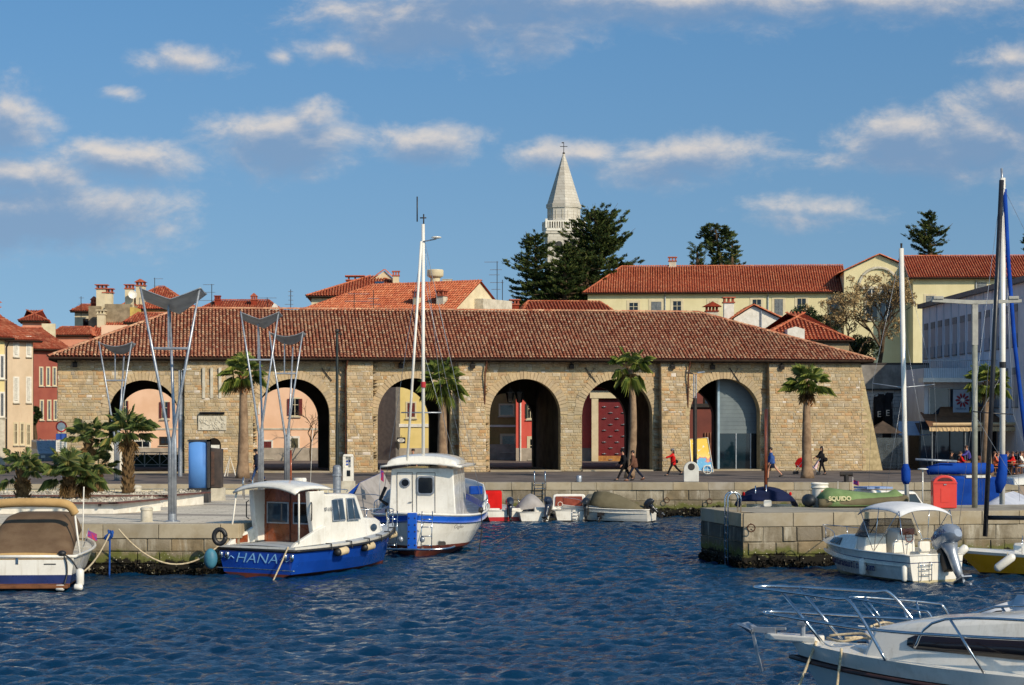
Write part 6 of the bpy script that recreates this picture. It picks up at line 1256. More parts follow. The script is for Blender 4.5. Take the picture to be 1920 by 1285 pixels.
for i, px in enumerate((1783, 1800, 1817, 1841, 1864, 1871, 1879, 1888, 1900, 1908, 1914, 1919)):
    D = 127.6+rnd.random()*1.2; x = (px-960)/FPX*D; st = i == 2
    person(labs[i], (x, D, G0-(.0 if st else .38)), R(rnd.choice([0, 180, 200, -20, -60])), 1.7, legs=((84, 84), (80, 80)) if not st else ((8, 4), (-8, 4)), arms=((40, 50), (30, 60)), top=cols[i], bottom=JEAN if i % 2 else BLK, sit=not st, lean=3 if not st else 14, hair=mat('brown_hair', (96, 62, 42), (72, 46, 32), 8, .6) if i % 3 else None, hairlen=.08 if i % 2 else 0, group='people on the cafe terrace')
def cafechair(lab):
    t = thing('cafe_chair', lab, 'chair', (0, 0, 0), 0, 'chairs on the cafe terrace'); MB().b2((-.22, -.22, .42), (.22, .22, .47)).build('seat', TEAK, t); MB().b2((-.22, .19, .5), (.22, .22, .88)).build('backrest', AWN, t)
    for a in (-1, 1):
        for b in (-1, 1): MB().b2((a*.2-.02, b*.2-.02, 0), (a*.2+.02, b*.2+.02, .42)).build('leg', TEAK, t)
    return t
ch0 = cafechair('brown cafe chair on the shaded terrace'); spots = [(1770+i*13.5, 126.6+(i % 3)*.7) for i in range(12)]
for i, (px, D) in enumerate(spots): o = ch0 if i == 0 else copy_tree(ch0); o.location = ((px-960)/FPX*D, D, G0); o.rotation_euler.z = R((i*67) % 360)
def cafetable():
    t = thing('cafe_table', 'small round cafe table on the shaded terrace', 'table', (0, 0, 0), 0, 'tables on the cafe terrace'); MB().lathe([(.4, .7), (.4, .74)], n=20).build('table_top', TEAK, t); MB().tube([(0, 0, .02), (0, 0, .7)], .03, 8).build('pedestal', IRON, t); MB().lathe([(.24, 0), (.2, .03)], n=14).build('base', IRON, t); return t
tb0 = cafetable()
for i, px in enumerate((1776, 1808, 1846, 1874, 1898, 1916)): o = tb0 if i == 0 else copy_tree(tb0); o.location = ((px-960)/FPX*126.2, 126.2, G0)
# balcony of the block above the cafe
t = thing('terrace_building', 'low white building with balcony railing and large windows above the cafe at the right edge', 'building', (28.6, 140, G0))
MB().b2((.0, .6, 0), (4.6, 8, 7.0)).build('wall', GREYW, t); MB().b2((.3, .5, 3.6), (4.5, .62, 5.6)).build('window', GLASSB, t); m = MB()
for x in (.3, 1.7, 3.1, 4.45): m.b2((x, .46, 3.6), (x+.07, .5, 5.6))
m.build('window_frame', WHITEP, t); MB().b2((-.4, -1.0, 6.0), (4.7, .6, 6.3)).build('balcony_slab', WHITEP, t); m = MB()
for i in range(40): m.tube([(-.35+i*.128, -.95, 6.3), (-.35+i*.128, -.95, 7.5)], .014, 4)
m.tube([(-.4, -.95, 7.5), (4.7, -.95, 7.5)], .03, 6).build('railing', STEEL, t)
MB().add([(.6, -.9, 3.5), (4.6, -.9, 3.5), (4.6, .5, 4.3), (1.1, .5, 4.3)], [(0, 1, 2, 3)]).build('small_awning', AWN, t, solid=.05)
# ---------------------------------------------------------------- boats
AFOUL = mat('antifouling', (122, 56, 40), (88, 42, 32), 1.5, .6, dirt=(.6, (60, 48, 36), 2)); BLUEH = mat('royal_blue_gelcoat', (26, 78, 178), (20, 66, 160), .8, .2, coat=.6, dirt=(.3, (24, 52, 110), 1.5)); NAVYH = mat('navy_gelcoat', (40, 52, 104), (30, 40, 84), 1, .3, coat=.4)
VARN = mat('varnished_wood', (150, 74, 34), (112, 50, 22), 2.5, .3, coat=.5, streak=(.4, (82, 38, 20))); TEAKD = mat('worn_teak', (126, 82, 54), (96, 62, 42), 3, .7)
YELH = mat('yellow_gelcoat', (224, 160, 22), (208, 146, 16), .8, .25, coat=.5); REDH_ = mat('red_gelcoat', (188, 34, 34), (170, 28, 28), 1, .3, coat=.3); GREYD = mat('grey_deck', (172, 178, 184), (156, 162, 170), 1.5, .6)
ROPE = mat('pale_rope', (206, 190, 160), (170, 152, 122), 20, .9); ROPEB = mat('blue_rope', (40, 84, 160), (30, 66, 130), 12, .9); ROPED = mat('dark_rope', (40, 38, 38), (58, 54, 50), 14, .9)
def cloth(n, a, b, bs=9): return mat(n, a, b, 1.4, .92, bump=.35, bscale=bs, dirt=(.3, tuple(int(x*.8) for x in a), 3))
CBRN = cloth('brown_tarpaulin', (112, 92, 72), (98, 78, 60)); CBEI = cloth('mustard_canvas', (188, 154, 104), (172, 138, 90)); CRED = cloth('red_canvas', (204, 32, 28), (184, 26, 24)); CGRY = cloth('grey_canvas', (168, 162, 158), (148, 142, 138)); COLV = cloth('olive_canvas', (112, 104, 82), (96, 88, 68)); CBLU = cloth('blue_canvas', (24, 70, 158), (18, 58, 138)); CNAV = cloth('navy_canvas', (30, 38, 70), (24, 30, 56)); CGRN = cloth('green_canvas', (124, 146, 98), (108, 130, 84)); CWHT = cloth('white_canvas', (222, 222, 222), (204, 206, 210)); CSIL = cloth('silver_tarp', (190, 194, 204), (166, 170, 184))
class Hull:
    def __init__(s, L, B, F, Fb, tr=.86, keel=-.35, stern='t', rake=.5, bp=2.1, e0=.16, e1=.6, Fs=None, xs=.4):
        s.L, s.B, s.F, s.Fb, s.tr, s.k, s.st, s.rk, s.bp, s.e0, s.e1, s.xs = L, B, F, Fb, tr, keel, stern, rake, bp, e0, e1, xs; s.Fs = F if Fs is None else Fs
    def b(s, t):
        if s.st == 'r': b = 1-(1-min(1, t/s.xs))**2.6 if t < s.xs else 1-((t-s.xs)/(1-s.xs))**s.bp
        else: b = s.tr+(1-s.tr)*math.sin(min(t/s.xs, 1)*math.pi/2) if t < s.xs else 1-((t-s.xs)/(1-s.xs))**s.bp
        return s.B/2*max(b, 0)
    def z(s, t): return s.F+(s.Fb-s.F)*t**2.2+(s.Fs-s.F)*max(0, 1-t/.35)**2
    def pt(s, t, z, side=1, out=0):
        kz = s.k*(1-t**5)-.02; Z = s.z(t); h = max(0, min(1, (z-kz)/(Z-kz))); e = s.e0+(s.e1-s.e0)*t
        if s.st == 'r': e = s.e0+(s.e1-s.e0)*max(t, (1-t/s.xs)*.8 if t < s.xs else 0)
        x = t*s.L+s.rk*(h-1)*t**3+(s.rk*.7*(1-h)*(1-t)**6 if s.st == 'r' else 0); return (x, side*(s.b(t)*h**e+out), z)
    def sheer(s, side=1, dz=0, out=0, t0=0, t1=1, n=24): return [s.pt(t0+(t1-t0)*i/n, s.z(t0+(t1-t0)*i/n)-.0, side, out)[:2]+(s.z(t0+(t1-t0)*i/n)+dz,) for i in range(n+1)]
    def build(s, par, rows, mats, mi, n=30, deck=.04, deckm=WHITE, td=(0, 1), name='hull', camber=.06):
        mb = MB(); ts = [i/n for i in range(n+1)]
        if s.st == 'r': ts = [(i/n)**1.5 if i/n < .5 else i/n-.5+.5**1.5+(i/n-.5)*(.5-.5**1.5)*2-(i/n-.5)*0 for i in range(n+1)]; ts = [min(1, q/ts[-1]) for q in ts]
        zr = lambda t: [s.k*(1-t**5)-.02]+[min(v, s.z(t)) if ty == 'a' else s.z(t)-v for ty, v in rows]
        for j in range(len(rows)):
            for side in (1, -1):
                g_ = [[s.pt(t, zr(t)[j], side), s.pt(t, zr(t)[j+1], side)] for t in ts]; mb.grid(g_, mi[j])
            if s.st != 'r': a, b = zr(0)[j], zr(0)[j+1]; mb.add([s.pt(0, a, -1), s.pt(0, a, 1), s.pt(0, b, 1), s.pt(0, b, -1)], [(0, 1, 2, 3)], mi[j])
        o = mb.build(name, mats, par, smooth='auto'); d = MB(); rws = []
        for i in range(n+1):
            t = td[0]+(td[1]-td[0])*i/n; p = s.pt(t, s.z(t), 1); rws.append([(p[0], p[1]*.985*q, s.z(t)-deck+camber*(1-q*q)) for q in (-1, -.6, -.2, .2, .6, 1)])
        d.grid(rws).build('deck', deckm, par, smooth='auto'); return o
    def rail(s, par, m, r=.045, dz=-.04, out=.02, name='rub_rail', t1=1.0, both=True):
        mb = MB(); mb.tube(s.sheer(1, dz, out, t1=t1), r, 8)
        if both: mb.tube(s.sheer(-1, dz, out, t1=t1), r, 8)
        if s.st != 'r': mb.tube([s.sheer(-1, dz, out, n=4)[0], s.sheer(1, dz, out, n=4)[0]], r, 8)
        return mb.build(name, m, par, smooth=True)
def loft(par, name, m, st, bevel=.05, smooth=False):
    """closed shell from cross-sections (x, half-width bottom, half-width top, z bottom, z top)"""
    mb = MB(); rows = [[(x, -wb, zb), (x+dx, -wt, zt-.04), (x+dx, -wt*.8, zt), (x+dx, wt*.8, zt), (x+dx, wt, zt-.04), (x, wb, zb)] for (x, wb, wt, zb, zt, dx) in st]
    n = 6; vs = [p for r in rows for p in r]; k = len(rows)
    fs = [(i*n+j, i*n+j+1, (i+1)*n+j+1, (i+1)*n+j) for i in range(k-1) for j in range(n-1)]+[(0, 1, 2, 3, 4, 5), tuple((k-1)*n+j for j in (5, 4, 3, 2, 1, 0))]
    return mb.add(vs, fs).build(name, m, par, bevel=bevel, smooth='auto')
def panel(par, a, b, c, d, name, m, off=.02, frame=None, fw=.05, th=.02):
    """a pane laid over four corner points (a, b bottom; c, d top), pushed outward along its normal"""
    a, b, c, d = map(Vector, (a, b, c, d)); n = (b-a).cross(d-a).normalized(); o = None
    cen = (a+b+c+d)/4
    def sc(p, k): return cen+(p-cen)*k+(p-cen).normalized()*0
    def slab(q, o0, o1, nm, mm, pr):
        v = [(p+n*o0)[:] for p in q]+[(p+n*o1)[:] for p in q]; return MB().add(v, BF).build(nm, mm, pr, bevel=.008)
    if frame:
        q = []
        for p, u, v in ((a, b, d), (b, a, c), (c, d, b), (d, c, a)): q.append(p-(u-p).normalized()*fw-(v-p).normalized()*fw)
        o = slab(q, off-th, off+.004, 'window_frame', frame, par)
    return slab([a, b, c, d], off-th*.5, off+.012, name, m, o or par)
def fender(par, p, L=.5, r=.13, m=WHITE, ax=(0, 0, 1), name='fender', tip=None):
    a = Vector(p); u = Vector(ax).normalized(); ks = [(0, .25), (.06, .75), (.14, 1), (.86, 1), (.94, .75), (1, .25)]
    o = MB().tube([(a+u*L*(k-.5))[:] for k, _ in ks], [r*q for _, q in ks], 12).build(name, m, par, smooth=True)
    if tip: MB().ell((a-u*L*.47)[:], (r*.98, r*.98, r*.98), 10, 8).build('fender_end', tip, o, smooth=True)
    return o
def outboard(par, x, y, z, sc=1.0, tilt=0, yaw=0, m=BLACK, name='outboard_motor', txt=None, leg=IRON, tm=WHITE):
    """cowl, midsection, lower leg with propeller; local: motor hangs aft (-x) of the transom"""
    e = bpy.data.objects.new(name, None); COL.objects.link(e); e.parent = par; e.location = (x, y, z); e.rotation_euler = (0, R(tilt), R(yaw)); e.scale = (sc, sc, sc)
    rows = []
    for k, (xx, w_, zb, zt) in enumerate(((-.62, .10, .24, .42), (-.55, .17, .2, .56), (-.35, .22, .18, .66), (-.1, .21, .18, .66), (.08, .17, .2, .58), (.14, .1, .26, .46))):
        rows.append([(xx, w_*math.cos(R(a))*.98, (zb+zt)/2+(zt-zb)/2*math.copysign(abs(math.sin(R(a)))**.7, math.sin(R(a)))) for a in range(0, 361, 30)])
    mb = MB().grid(rows); mb.add(rows[0][:-1], [tuple(range(12))]); mb.add(rows[-1][:-1], [tuple(range(12))]); o = mb.build('cowl', m, e, smooth='auto')
    MB().tube([(-.25, 0, .25), (-.24, 0, .0), (-.24, 0, -.35), (-.25, 0, -.55)], [.19, .12, .1, .07], 10).build('midsection', m if leg is IRON else leg, e, smooth=True)
    MB().prism([(-.34, -.5), (-.14, -.5), (-.17, -.95), (-.3, -.95)], -.03, .03).b2((-.46, -.13, -.6), (-.12, .13, -.575)).tube([(-.04, 0, -.78), (-.14, 0, -.78), (-.4, 0, -.78), (-.5, 0, -.78)], [.02, .07, .065, .03], 10).build('lower_leg', leg, e)
    pr = MB()
    for k in range(3): a = R(120*k); pr.hexa([(-.5, 0, -.78), (-.47, .02, -.78), (-.44, .13*math.cos(a)-.05*math.sin(a), -.78+.13*math.sin(a)+.05*math.cos(a)), (-.5, .13*math.cos(a+.5), -.78+.13*math.sin(a+.5)), (-.51, 0, -.77), (-.48, .02, -.77), (-.45, .13*math.cos(a)-.05*math.sin(a), -.77+.13*math.sin(a)+.05*math.cos(a)), (-.51, .13*math.cos(a+.5), -.77+.13*math.sin(a+.5))])
    pr.build('propeller', STEEL, e); MB().b2((-.1, -.13, -.28), (.05, .13, .22)).b2((.0, -.1, -.1), (.12, .1, .1)).build('transom_bracket', IRON, e, bevel=.01)
    if txt:
        for s in (1, -1): text(txt, .13, tm, e, (-.26, s*.226, .45), (R(90), 0, R(180) if s > 0 else 0))
    return e
def tubes(par, name, m, paths, r=.02, n=8): 
    mb = MB()
    for p in paths: mb.tube(p, r, n)
    return mb.build(name, m, par, smooth=True)
def smoothpath(pts, k=5):
    o = []; p = [Vector(q) for q in pts]
    for i in range(len(p)-1):
        a, b, c, d = p[max(i-1, 0)], p[i], p[i+1], p[min(i+2, len(p)-1)]
        for j in range(k): t = j/k; o.append(.5*((2*b)+(c-a)*t+(2*a-5*b+4*c-d)*t*t+(-a+3*b-3*c+d)*t**3))
    return o+[p[-1]]
def boat(name, label, x, y, rz, cat='boat'): return thing(name, label, cat, (x, y, 0), R(rz))
def wpt(t, p): return Matrix.Translation(t.location) @ Matrix.Rotation(t.rotation_euler.z, 4, 'Z') @ Vector((p[0]*t.scale[0], p[1]*t.scale[1], p[2]*t.scale[2]))
def rope(label, a, b, sag, m=ROPE, r=.022, n=18): MB().tube(catenary(a, b, sag, n), r, 6).build('mooring_rope', m, None, smooth=True); tag(bpy.context.scene.objects[-1] if False else COL.objects[-1], label, 'rope')

# blue cabin boat at the square
t = boat('cabin_boat', 'blue and white wooden-doored cabin boat moored stern-on beside the square', -8.95, 71.0, 58); t.scale = (1.0, 1.17, 1.0)
H = Hull(8.3, 3.15, 1.08, 1.5, tr=.93, rake=.75, bp=2.3, e0=.14, e1=.55, xs=.35)
H.build(t, [('a', .13), ('a', .55), ('s', .2), ('s', .1), ('s', 0)], [AFOUL, BLUEH, BLACK, WHITE], [0, 1, 1, 2, 3], deck=.03, deckm=GREYD)
H.rail(t, BLACK, .05, -.13, .015)
for k, s_ in ((.30, -1), (.52, -1), (.9, -1)):
    p = H.pt(k, .7, -1, .16); fender(t, (p[0], p[1], H.z(k)-.28), .52, .15, cloth('fender_sock', (206, 186, 150), (186, 166, 132)), ax=(1, .1*s_, .12), tip=BLACK)
for k in (.22, .36, .5, .62, .74, .86): p = H.pt(k, H.z(k), -1, .05); MB().tube([(p[0], p[1]+.2, p[2]+.03), (p[0]+.02, p[1], p[2]+.03), (p[0]+.03, p[1]-.02, p[2]-.2)], .025, 6).build('fender_strap', BLACK, t)
# coaming wedges, wings, hardtop, wheelhouse
for s in (-1, 1):
    MB().prism([(.12, 1.06), (2.0, 1.1), (2.0, 1.75), (1.5, 1.62), (.3, 1.2)], s*1.3, s*1.16).build('coaming', WHITE, t, bevel=.03)
    MB().prism([(1.55, 1.15), (2.1, 1.15), (2.1, 2.98), (1.25, 2.98), (1.32, 2.2)], s*1.18, s*1.0).build('side_wing', WHITE, t, bevel=.03)
    tubes(t, 'grab_rail', IRON, [[(1.3, s*1.2, 1.95), (1.24, s*1.26, 2.0), (1.24, s*1.26, 2.55), (1.3, s*1.2, 2.6)]], .02)
    tubes(t, 'roof_strut', WHITEP, [[(.6, s*1.2, 2.92), (.42, s*1.32, 1.2)]], .03)
mb = MB(); rows = []
for i in range(9):
    x = .4+i*.27; rows.append([(x, y*1.2, 3.0+.24*(1-abs(y)**2.2)+.08*math.sin(i/8*3.14)-(.1 if i == 0 else 0)) for y in np.linspace(-1, 1, 13)])
mb.grid(rows).build('hardtop', WHITE, t, smooth=True, solid=.07)
loft(t, 'wheelhouse', WHITE, [(1.98, 1.12, 1.06, 1.0, 2.9, 0), (3.3, 1.1, 1.02, 1.0, 2.86, 0), (4.35, 1.05, .96, 1.0, 2.8, 0), (5.05, 1.0, .9, 1.0, 1.85, -.1)])
loft(t, 'cabin_trunk', WHITE, [(4.9, 1.0, .86, 1.1, 1.92, 0), (6.1, .8, .66, 1.2, 1.85, 0), (6.7, .55, .42, 1.3, 1.72, 0)])
MB().b2((1.9, -1.0, .95), (1.975, 1.0, 3.02)).build('wooden_bulkhead', VARN, t)
for y0, y1 in ((.1, .86), (-.82, -.16)): panel(t, (1.9, y1, 1.82), (1.9, y0, 1.82), (1.9, y0, 2.5), (1.9, y1, 2.5), 'pane', GLASSB if y1 > 0 else GLASS, .02, STEEL, .05)
MB().b2((1.88, -.02, .98), (1.9, .02, 2.95)).build('door_seam', mat('dark_varnish', (92, 42, 22), (70, 32, 18), 3, .4), t)
MB().b2((1.88, .9, 1.15), (1.92, 1.02, 2.1)).build('locker_door', VARN, t); MB().prism([(.5, 1.12), (1.15, 1.12), (1.15, 1.4), (.5, 1.28)], 1.14, 1.155).build('locker_panel', VARN, t)
for (x0, x1) in ((2.75, 3.45), (3.65, 4.35)):
    panel(t, (x0, -1.085, 1.9), (x1, -1.07, 1.9), (x1-.06 if x1 < 4 else x1-.25, -1.0, 2.62), (x0, -1.01, 2.62), 'pane', GLASSB, .03, STEEL, .045); tubes(t, 'window_bar', STEEL, [[((x0+x1)/2, -1.13, 1.9), ((x0+x1)/2-.03, -1.05, 2.62)]], .015)
panel(t, (5.0, .7, 2.0), (5.0, -.7, 2.0), (4.4, -.66, 2.65), (4.4, .66, 2.65), 'windscreen', GLASS, -.02, STEEL, .05)
MB().ell((5.6, -.86, 1.5), (.2, .04, .14), 14, 8).build('porthole', GLASSB, t)
text('KP-115', .2, mat('grey_ink', (96, 100, 112)), t, (2.44, -1.10, 2.3), (R(93), 0, R(1)), sx=.9)
tubes(t, 'roof_rail', CHROME, [smoothpath([(2.4, -.8, 2.9), (2.5, -.8, 3.0), (4.0, -.78, 2.95), (4.15, -.7, 2.85)]), smoothpath([(2.4, .8, 2.9), (2.5, .8, 3.0), (4.0, .78, 2.95), (4.15, .7, 2.85)])], .018)
tubes(t, 'bow_rail', CHROME, [smoothpath([(6.2, -1.05, 1.35), (6.3, -1.0, 1.95), (7.4, -.55, 2.05), (7.9, 0, 2.1), (7.4, .55, 2.05), (6.3, 1.0, 1.95), (6.2, 1.05, 1.35)]), [(7.3, -.55, 1.45), (7.4, -.52, 2.05)], [(7.3, .55, 1.45), (7.4, .52, 2.05)], [(8.0, 0, 1.55), (7.9, 0, 2.1)]], .018)
text('HANA', .5, mat('pale_blue_letter', (150, 200, 236), (120, 180, 228)), t, (-.02, .0, .64), (R(90), 0, R(-90)), shear=.25, sx=1.15, off=-.006)
for k, (a, b_) in enumerate(((-.9, 0), (.86, 0))): mb = MB(); mb.tube(smoothpath([(-.02, a, .62), (-.02, a+(.12 if a > 0 else -.12), .7), (-.02, a+(.24 if a > 0 else -.24), .58), (-.02, a+(.4 if a > 0 else -.4), .68)]), .012, 4).build('flourish', MC['pale_blue_letter'], t)
for y in (-1.36, -1.1, 1.12, 1.36): MB().ell((-.03, y, .72), (.05, .07, .15), 10, 8).build('exhaust_cap', CHROME, t, smooth=True)
tubes(t, 'stern_bar', CHROME, [smoothpath([(.0, -1.4, .28), (-.16, -1.4, .28), (-.2, 0, .3), (-.16, 1.4, .28), (.0, 1.4, .28)])], .022)
MB().lathe([(.2, 0), (.22, .04), (.22, .2), (.2, .24)], n=20, c=(2.6, .1, 3.16)).build('radar', WHITEP, t, smooth='auto'); MB().lathe([(.222, 0), (.222, .08)], n=20, c=(2.6, .1, 3.17)).build('radar_band', BLUEH, t); tubes(t, 'mast', VARN, [[(2.3, .25, 2.95), (2.3, .25, 4.4)]], .035); tubes(t, 'whip_aerial', WHITEP, [[(2.3, -.5, 3.0), (2.3, -.6, 5.2)]], .008, 5)
T1 = t
# white fishing boat, stern to the camera
t = boat('fishing_boat', 'white round-sterned fishing boat with blue rim band and tall white mast', -3.95, 80.4, 83); t.scale = (1, 1.08, 1.03)
H = Hull(10.8, 4.35, 1.5, 2.35, tr=0, stern='r', rake=1.1, keel=-.5, e0=.22, e1=.62, xs=.42, Fs=1.72, bp=2.2)
H.build(t, [('a', .3), ('a', .42), ('a', .9), ('s', .34), ('s', .07), ('s', 0)], [AFOUL, WHITE, mat('royal_blue_band', (30, 92, 196), (24, 80, 180), 1, .3, coat=.4)], [0, 0, 1, 1, 2, 1], deck=.3, n=40)
mb = MB(); mb.tube(H.sheer(1, .0, 0), .05, 8).tube(H.sheer(-1, 0, 0), .05, 8); mb.build('gunwale', WHITE, t, smooth=True)
MB().b2((-.12, -.17, .34), (.1, .17, 1.74)).build('rudder', MC['royal_blue_band'], t, bevel=.02); m = MB()
for s in (-.11, .11):
    for i in range(5): m.ell((-.13, s, .5+.26*i), (.015, .03, .03), 8, 5)
m.build('rudder_bolts', IRON, t)
zt = 3.4
loft(t, 'wheelhouse', WHITE, [(2.3, 1.3, 1.18, 1.3, zt, .03), (5.4, 1.3, 1.18, 1.4, zt, 0), (5.9, 1.2, 1.0, 1.5, zt-.1, -.2)], bevel=.04)
mb = MB(); rows = []
for i in range(9): x = 1.85+i*.55; rows.append([(x, y*1.52, zt+.06+.14*(1-y*y)) for y in np.linspace(-1, 1, 13)])
mb.grid(rows).build('roof', WHITE, t, smooth=True, solid=.08)
rows = [[(x, w_*math.cos(R(a)), zt+.14+h_*math.sin(R(a))**.8) for a in range(0, 181, 15)] for x, w_, h_ in ((2.15, 1.25, .1), (2.2, 1.33, .34), (2.6, 1.38, .42), (4.6, 1.36, .42), (5.2, 1.1, .3), (5.5, .6, .1))]
MB().grid(rows).add(rows[0], [tuple(range(13))]).build('upturned_dinghy', WHITE, t, smooth='auto')
BL_ = mat('panel_seam', (110, 106, 100), (90, 86, 82))
for (y0, y1) in ((.95, .36), (.2, -.5)):
    m = MB()
    for a, b in (((y0, 1.5), (y0, 3.22)), ((y1, 1.5), (y1, 3.22)), ((y0, 3.22), (y1, 3.22))): m.tube([(2.29, a[0], a[1]), (2.29, b[0], b[1])], .012, 4)
    m.build('door_seam', BL_, t)
o = MB().lathe([(.19, -.03), (.19, .03), (.15, .04)], n=22).build('porthole', STEEL, t, loc=(2.29, .64, 2.82)); o.rotation_euler.y = R(-90); q = MB().lathe([(.14, -.02), (.14, .045)], n=22).build('porthole_glass', GLASS, o)
fr_ = MB().prism([(a, b) for a, b in rrect(.66, .74, .12)], -.03, .03).build('window_frame', STEEL, t, loc=(2.28, -.14, 2.72)); fr_.rotation_euler.z = R(-90); q = MB().prism(rrect(.54, .62, .09), -.045, .0).build('window_glass', GLASS, fr_)
MB().b2((2.24, .38, 2.04), (2.28, .5, 2.07)).build('door_handle', CHROME, t)
tubes(t, 'stern_ladder', CHROME, [[(-.2, y, .3), (-.12, y, 1.1), (.05, y, 1.8)] for y in (.95, .56)]+[[(-.18, .95, z), (-.18, .56, z)] for z in (.5, .85, 1.2, 1.5)], .018)
tubes(t, 'stern_ladder', CHROME, [[(-.2, y, .3), (-.12, y, 1.1), (.05, y, 1.8)] for y in (-.35, -.74)]+[[(-.18, -.35, z), (-.18, -.74, z)] for z in (.5, .85, 1.2, 1.5)], .018)
tubes(t, 'stern_platform', CHROME, [smoothpath([(.5, 1.5, .42), (-.1, 1.3, .38), (-.45, .7, .36), (-.5, 0, .36), (-.45, -.7, .36), (-.1, -1.3, .38), (.5, -1.5, .42)]), [(-.48, .4, .36), (.0, .4, .36)], [(-.48, -.4, .36), (.0, -.4, .36)]], .04)
for y in (.42, -.38): MB().ell((-.1, y, .72), (.08, .1, .12), 10, 8).build('exhaust_cap', STEEL, t, smooth=True)
MB().prism(rrect(.3, .16, .07), -.02, .02).build('hull_vent', IRON, t, loc=(.3, -1.05, .55)).rotation_euler = (0, 0, R(-60))
for s in (-1, 1): tubes(t, 'rail', CHROME, [smoothpath([H.pt(k, H.z(k), s, -.05)[:2]+(H.z(k)+dz,) for k, dz in ((.36, 0), (.37, .38), (.5, .4), (.62, .4), (.63, 0))])]+[[H.pt(k, H.z(k), s, -.05), H.pt(k, H.z(k), s, -.05)[:2]+(H.z(k)+.4,)] for k in (.42, .48, .54)], .018)
# high bow bulwark seen past the house
for s in (-1, 1): MB().grid([[H.pt(k, H.z(k), s, -.06), H.pt(k, H.z(k), s, -.16)[:2]+(H.z(k)+hh,)] for k, hh in ((.44, .0), (.48, .3), (.55, .62), (.65, .78), (.8, .7), (.93, .6), (1, .55))]).build('bow_bulwark', mat('bulwark_grey_white', (214, 214, 212), (190, 192, 194), 1, .35), t, smooth=True, solid=.06)
tubes(t, 'mast', WHITE, [[(2.6, .0, 3.5), (2.7, .02, 13.1)]], .065, 12)
tubes(t, 'boom', WHITE, [[(2.2, .56, 3.5), (2.5, .06, 12.4)]], .05, 10)
tubes(t, 'crosstree', STEEL, [[(2.6, .85, 5.6), (2.6, -.7, 5.6)], [(2.62, -.0, 12.4), (2.62, -.5, 12.5)]], .025); MB().ell((2.62, -.5, 12.56), (.2, .2, .05), 14, 6).build('radar_dome', WHITE, t, smooth=True); MB().lathe([(.095, 0), (.095, .22)], n=12, c=(2.6, 0, 6.6)).build('mast_band', REDH_, t)
tubes(t, 'masthead_light', IRON, [[(2.7, 0, 13.0), (2.7, 0, 13.5)], [(2.7, .25, 13.2), (2.7, .25, 14.2)], [(2.7, -.1, 13.35), (2.7, .14, 13.35)]], .025)
tubes(t, 'stay', STEEL, [[(2.68, 0, 12.6), (4.5, 1.9, 2.0)], [(2.68, 0, 12.6), (4.5, -2.0, 2.0)], [(2.68, 0, 11), (5.6, -1.2, 3.4)], [(2.68, 0, 12.6), (10.2, 0, 2.5)], [(2.68, 0, 8), (3.9, -1.1, 3.5)]], .009, 4)
text('Giglio', .2, BL_, t, (.62, -1.62, 1.18), (R(90), 0, R(-38)), shear=.4)
for k, s in ((.3, -1), (.1, 1)): p = H.pt(k, 1.5, s, .05); MB().tube([(p[0], p[1], H.z(k)+.18), (p[0], p[1]+s*.05, 1.0), (p[0], p[1]-s*.1, -.2)], .018, 5).build('hanging_line', ROPED, t); MB().ell((p[0], p[1], H.z(k)+.14), (.1, .1, .13), 8, 6).build('line_coil', BLACK, t)
MB().box((4.6, -1.75, 2.45), (.3, .5, .34), rz=.3).build('blue_bundle', CBLU, t, bevel=.05); MB().tube([(3.3, 1.5, 1.9), (3.4, 1.8, 2.1), (3.5, 1.6, 2.6)], .07, 6).build('folded_grapnel', IRON, t)
T2 = t
# white sports boat with big silver outboard
t = boat('sports_boat', 'white open sports boat with white bimini top and big silver outboard', 14.35, 68.5, 118)
H = Hull(6.3, 2.5, .98, 1.18, tr=.92, rake=.9, bp=2.2, e0=.12, e1=.62, xs=.35)
H.build(t, [('a', .1), ('a', .4), ('s', .3), ('s', .27), ('s', 0)], [mat('scummed_white', (196, 184, 150), (170, 156, 120)), WHITE, NAVYH], [0, 1, 1, 2, 1], deck=.42, deckm=WHITE)
H.rail(t, WHITE, .03, -.02, .01)
loft(t, 'foredeck', WHITE, [(3.0, 1.16, .98, .95, 1.5, 0), (4.2, 1.0, .78, 1.0, 1.46, 0), (5.2, .72, .44, 1.08, 1.34, 0), (6.0, .3, .12, 1.12, 1.22, 0)], bevel=.03)
loft(t, 'console', WHITE, [(2.2, .42, .36, .6, 1.6, 0), (2.9, .42, .3, .6, 1.72, 0)]).location = (0, -.5, 0); loft(t, 'console', WHITE, [(2.5, .5, .46, .6, 1.45, 0), (3.0, .5, .42, .6, 1.55, 0)]).location = (0, .6, 0)
o = MB(); o.tube([(2.05, -.5+.17*math.cos(R(a)), 1.42+.17*math.sin(R(a))) for a in range(0, 361, 24)], .02, 6); o.tube([(2.05, -.66, 1.42), (2.05, -.34, 1.42)], .014, 5).build('steering_wheel', VARN, t, smooth=True); MB().b2((2.12, -.8, 1.5), (2.2, -.2, 1.72)).build('dashboard', VARN, t, bevel=.03)
for y in (-.55, .55): MB().b2((1.35, y-.26, .62), (1.8, y+.26, .95)).build('helm_seat', WHITE, t, bevel=.05); MB().b2((1.28, y-.26, .95), (1.36, y+.26, 1.32)).build('seat_back', WHITE, t, bevel=.04); tubes(t, 'seat_rail', CHROME, [smoothpath([(1.25, y-.28, .9), (1.22, y-.24, 1.36), (1.22, y+.24, 1.36), (1.25, y+.28, .9)])], .014)
rows = [[(2.6+1.15*math.cos(R(a))*k2, 1.1*math.sin(R(a))*k3, z) for a in range(-105, 106, 10)] for z, k2, k3 in ((1.46, 1.0, 1.0), (1.72, .8, .95), (2.02, .52, .86))]
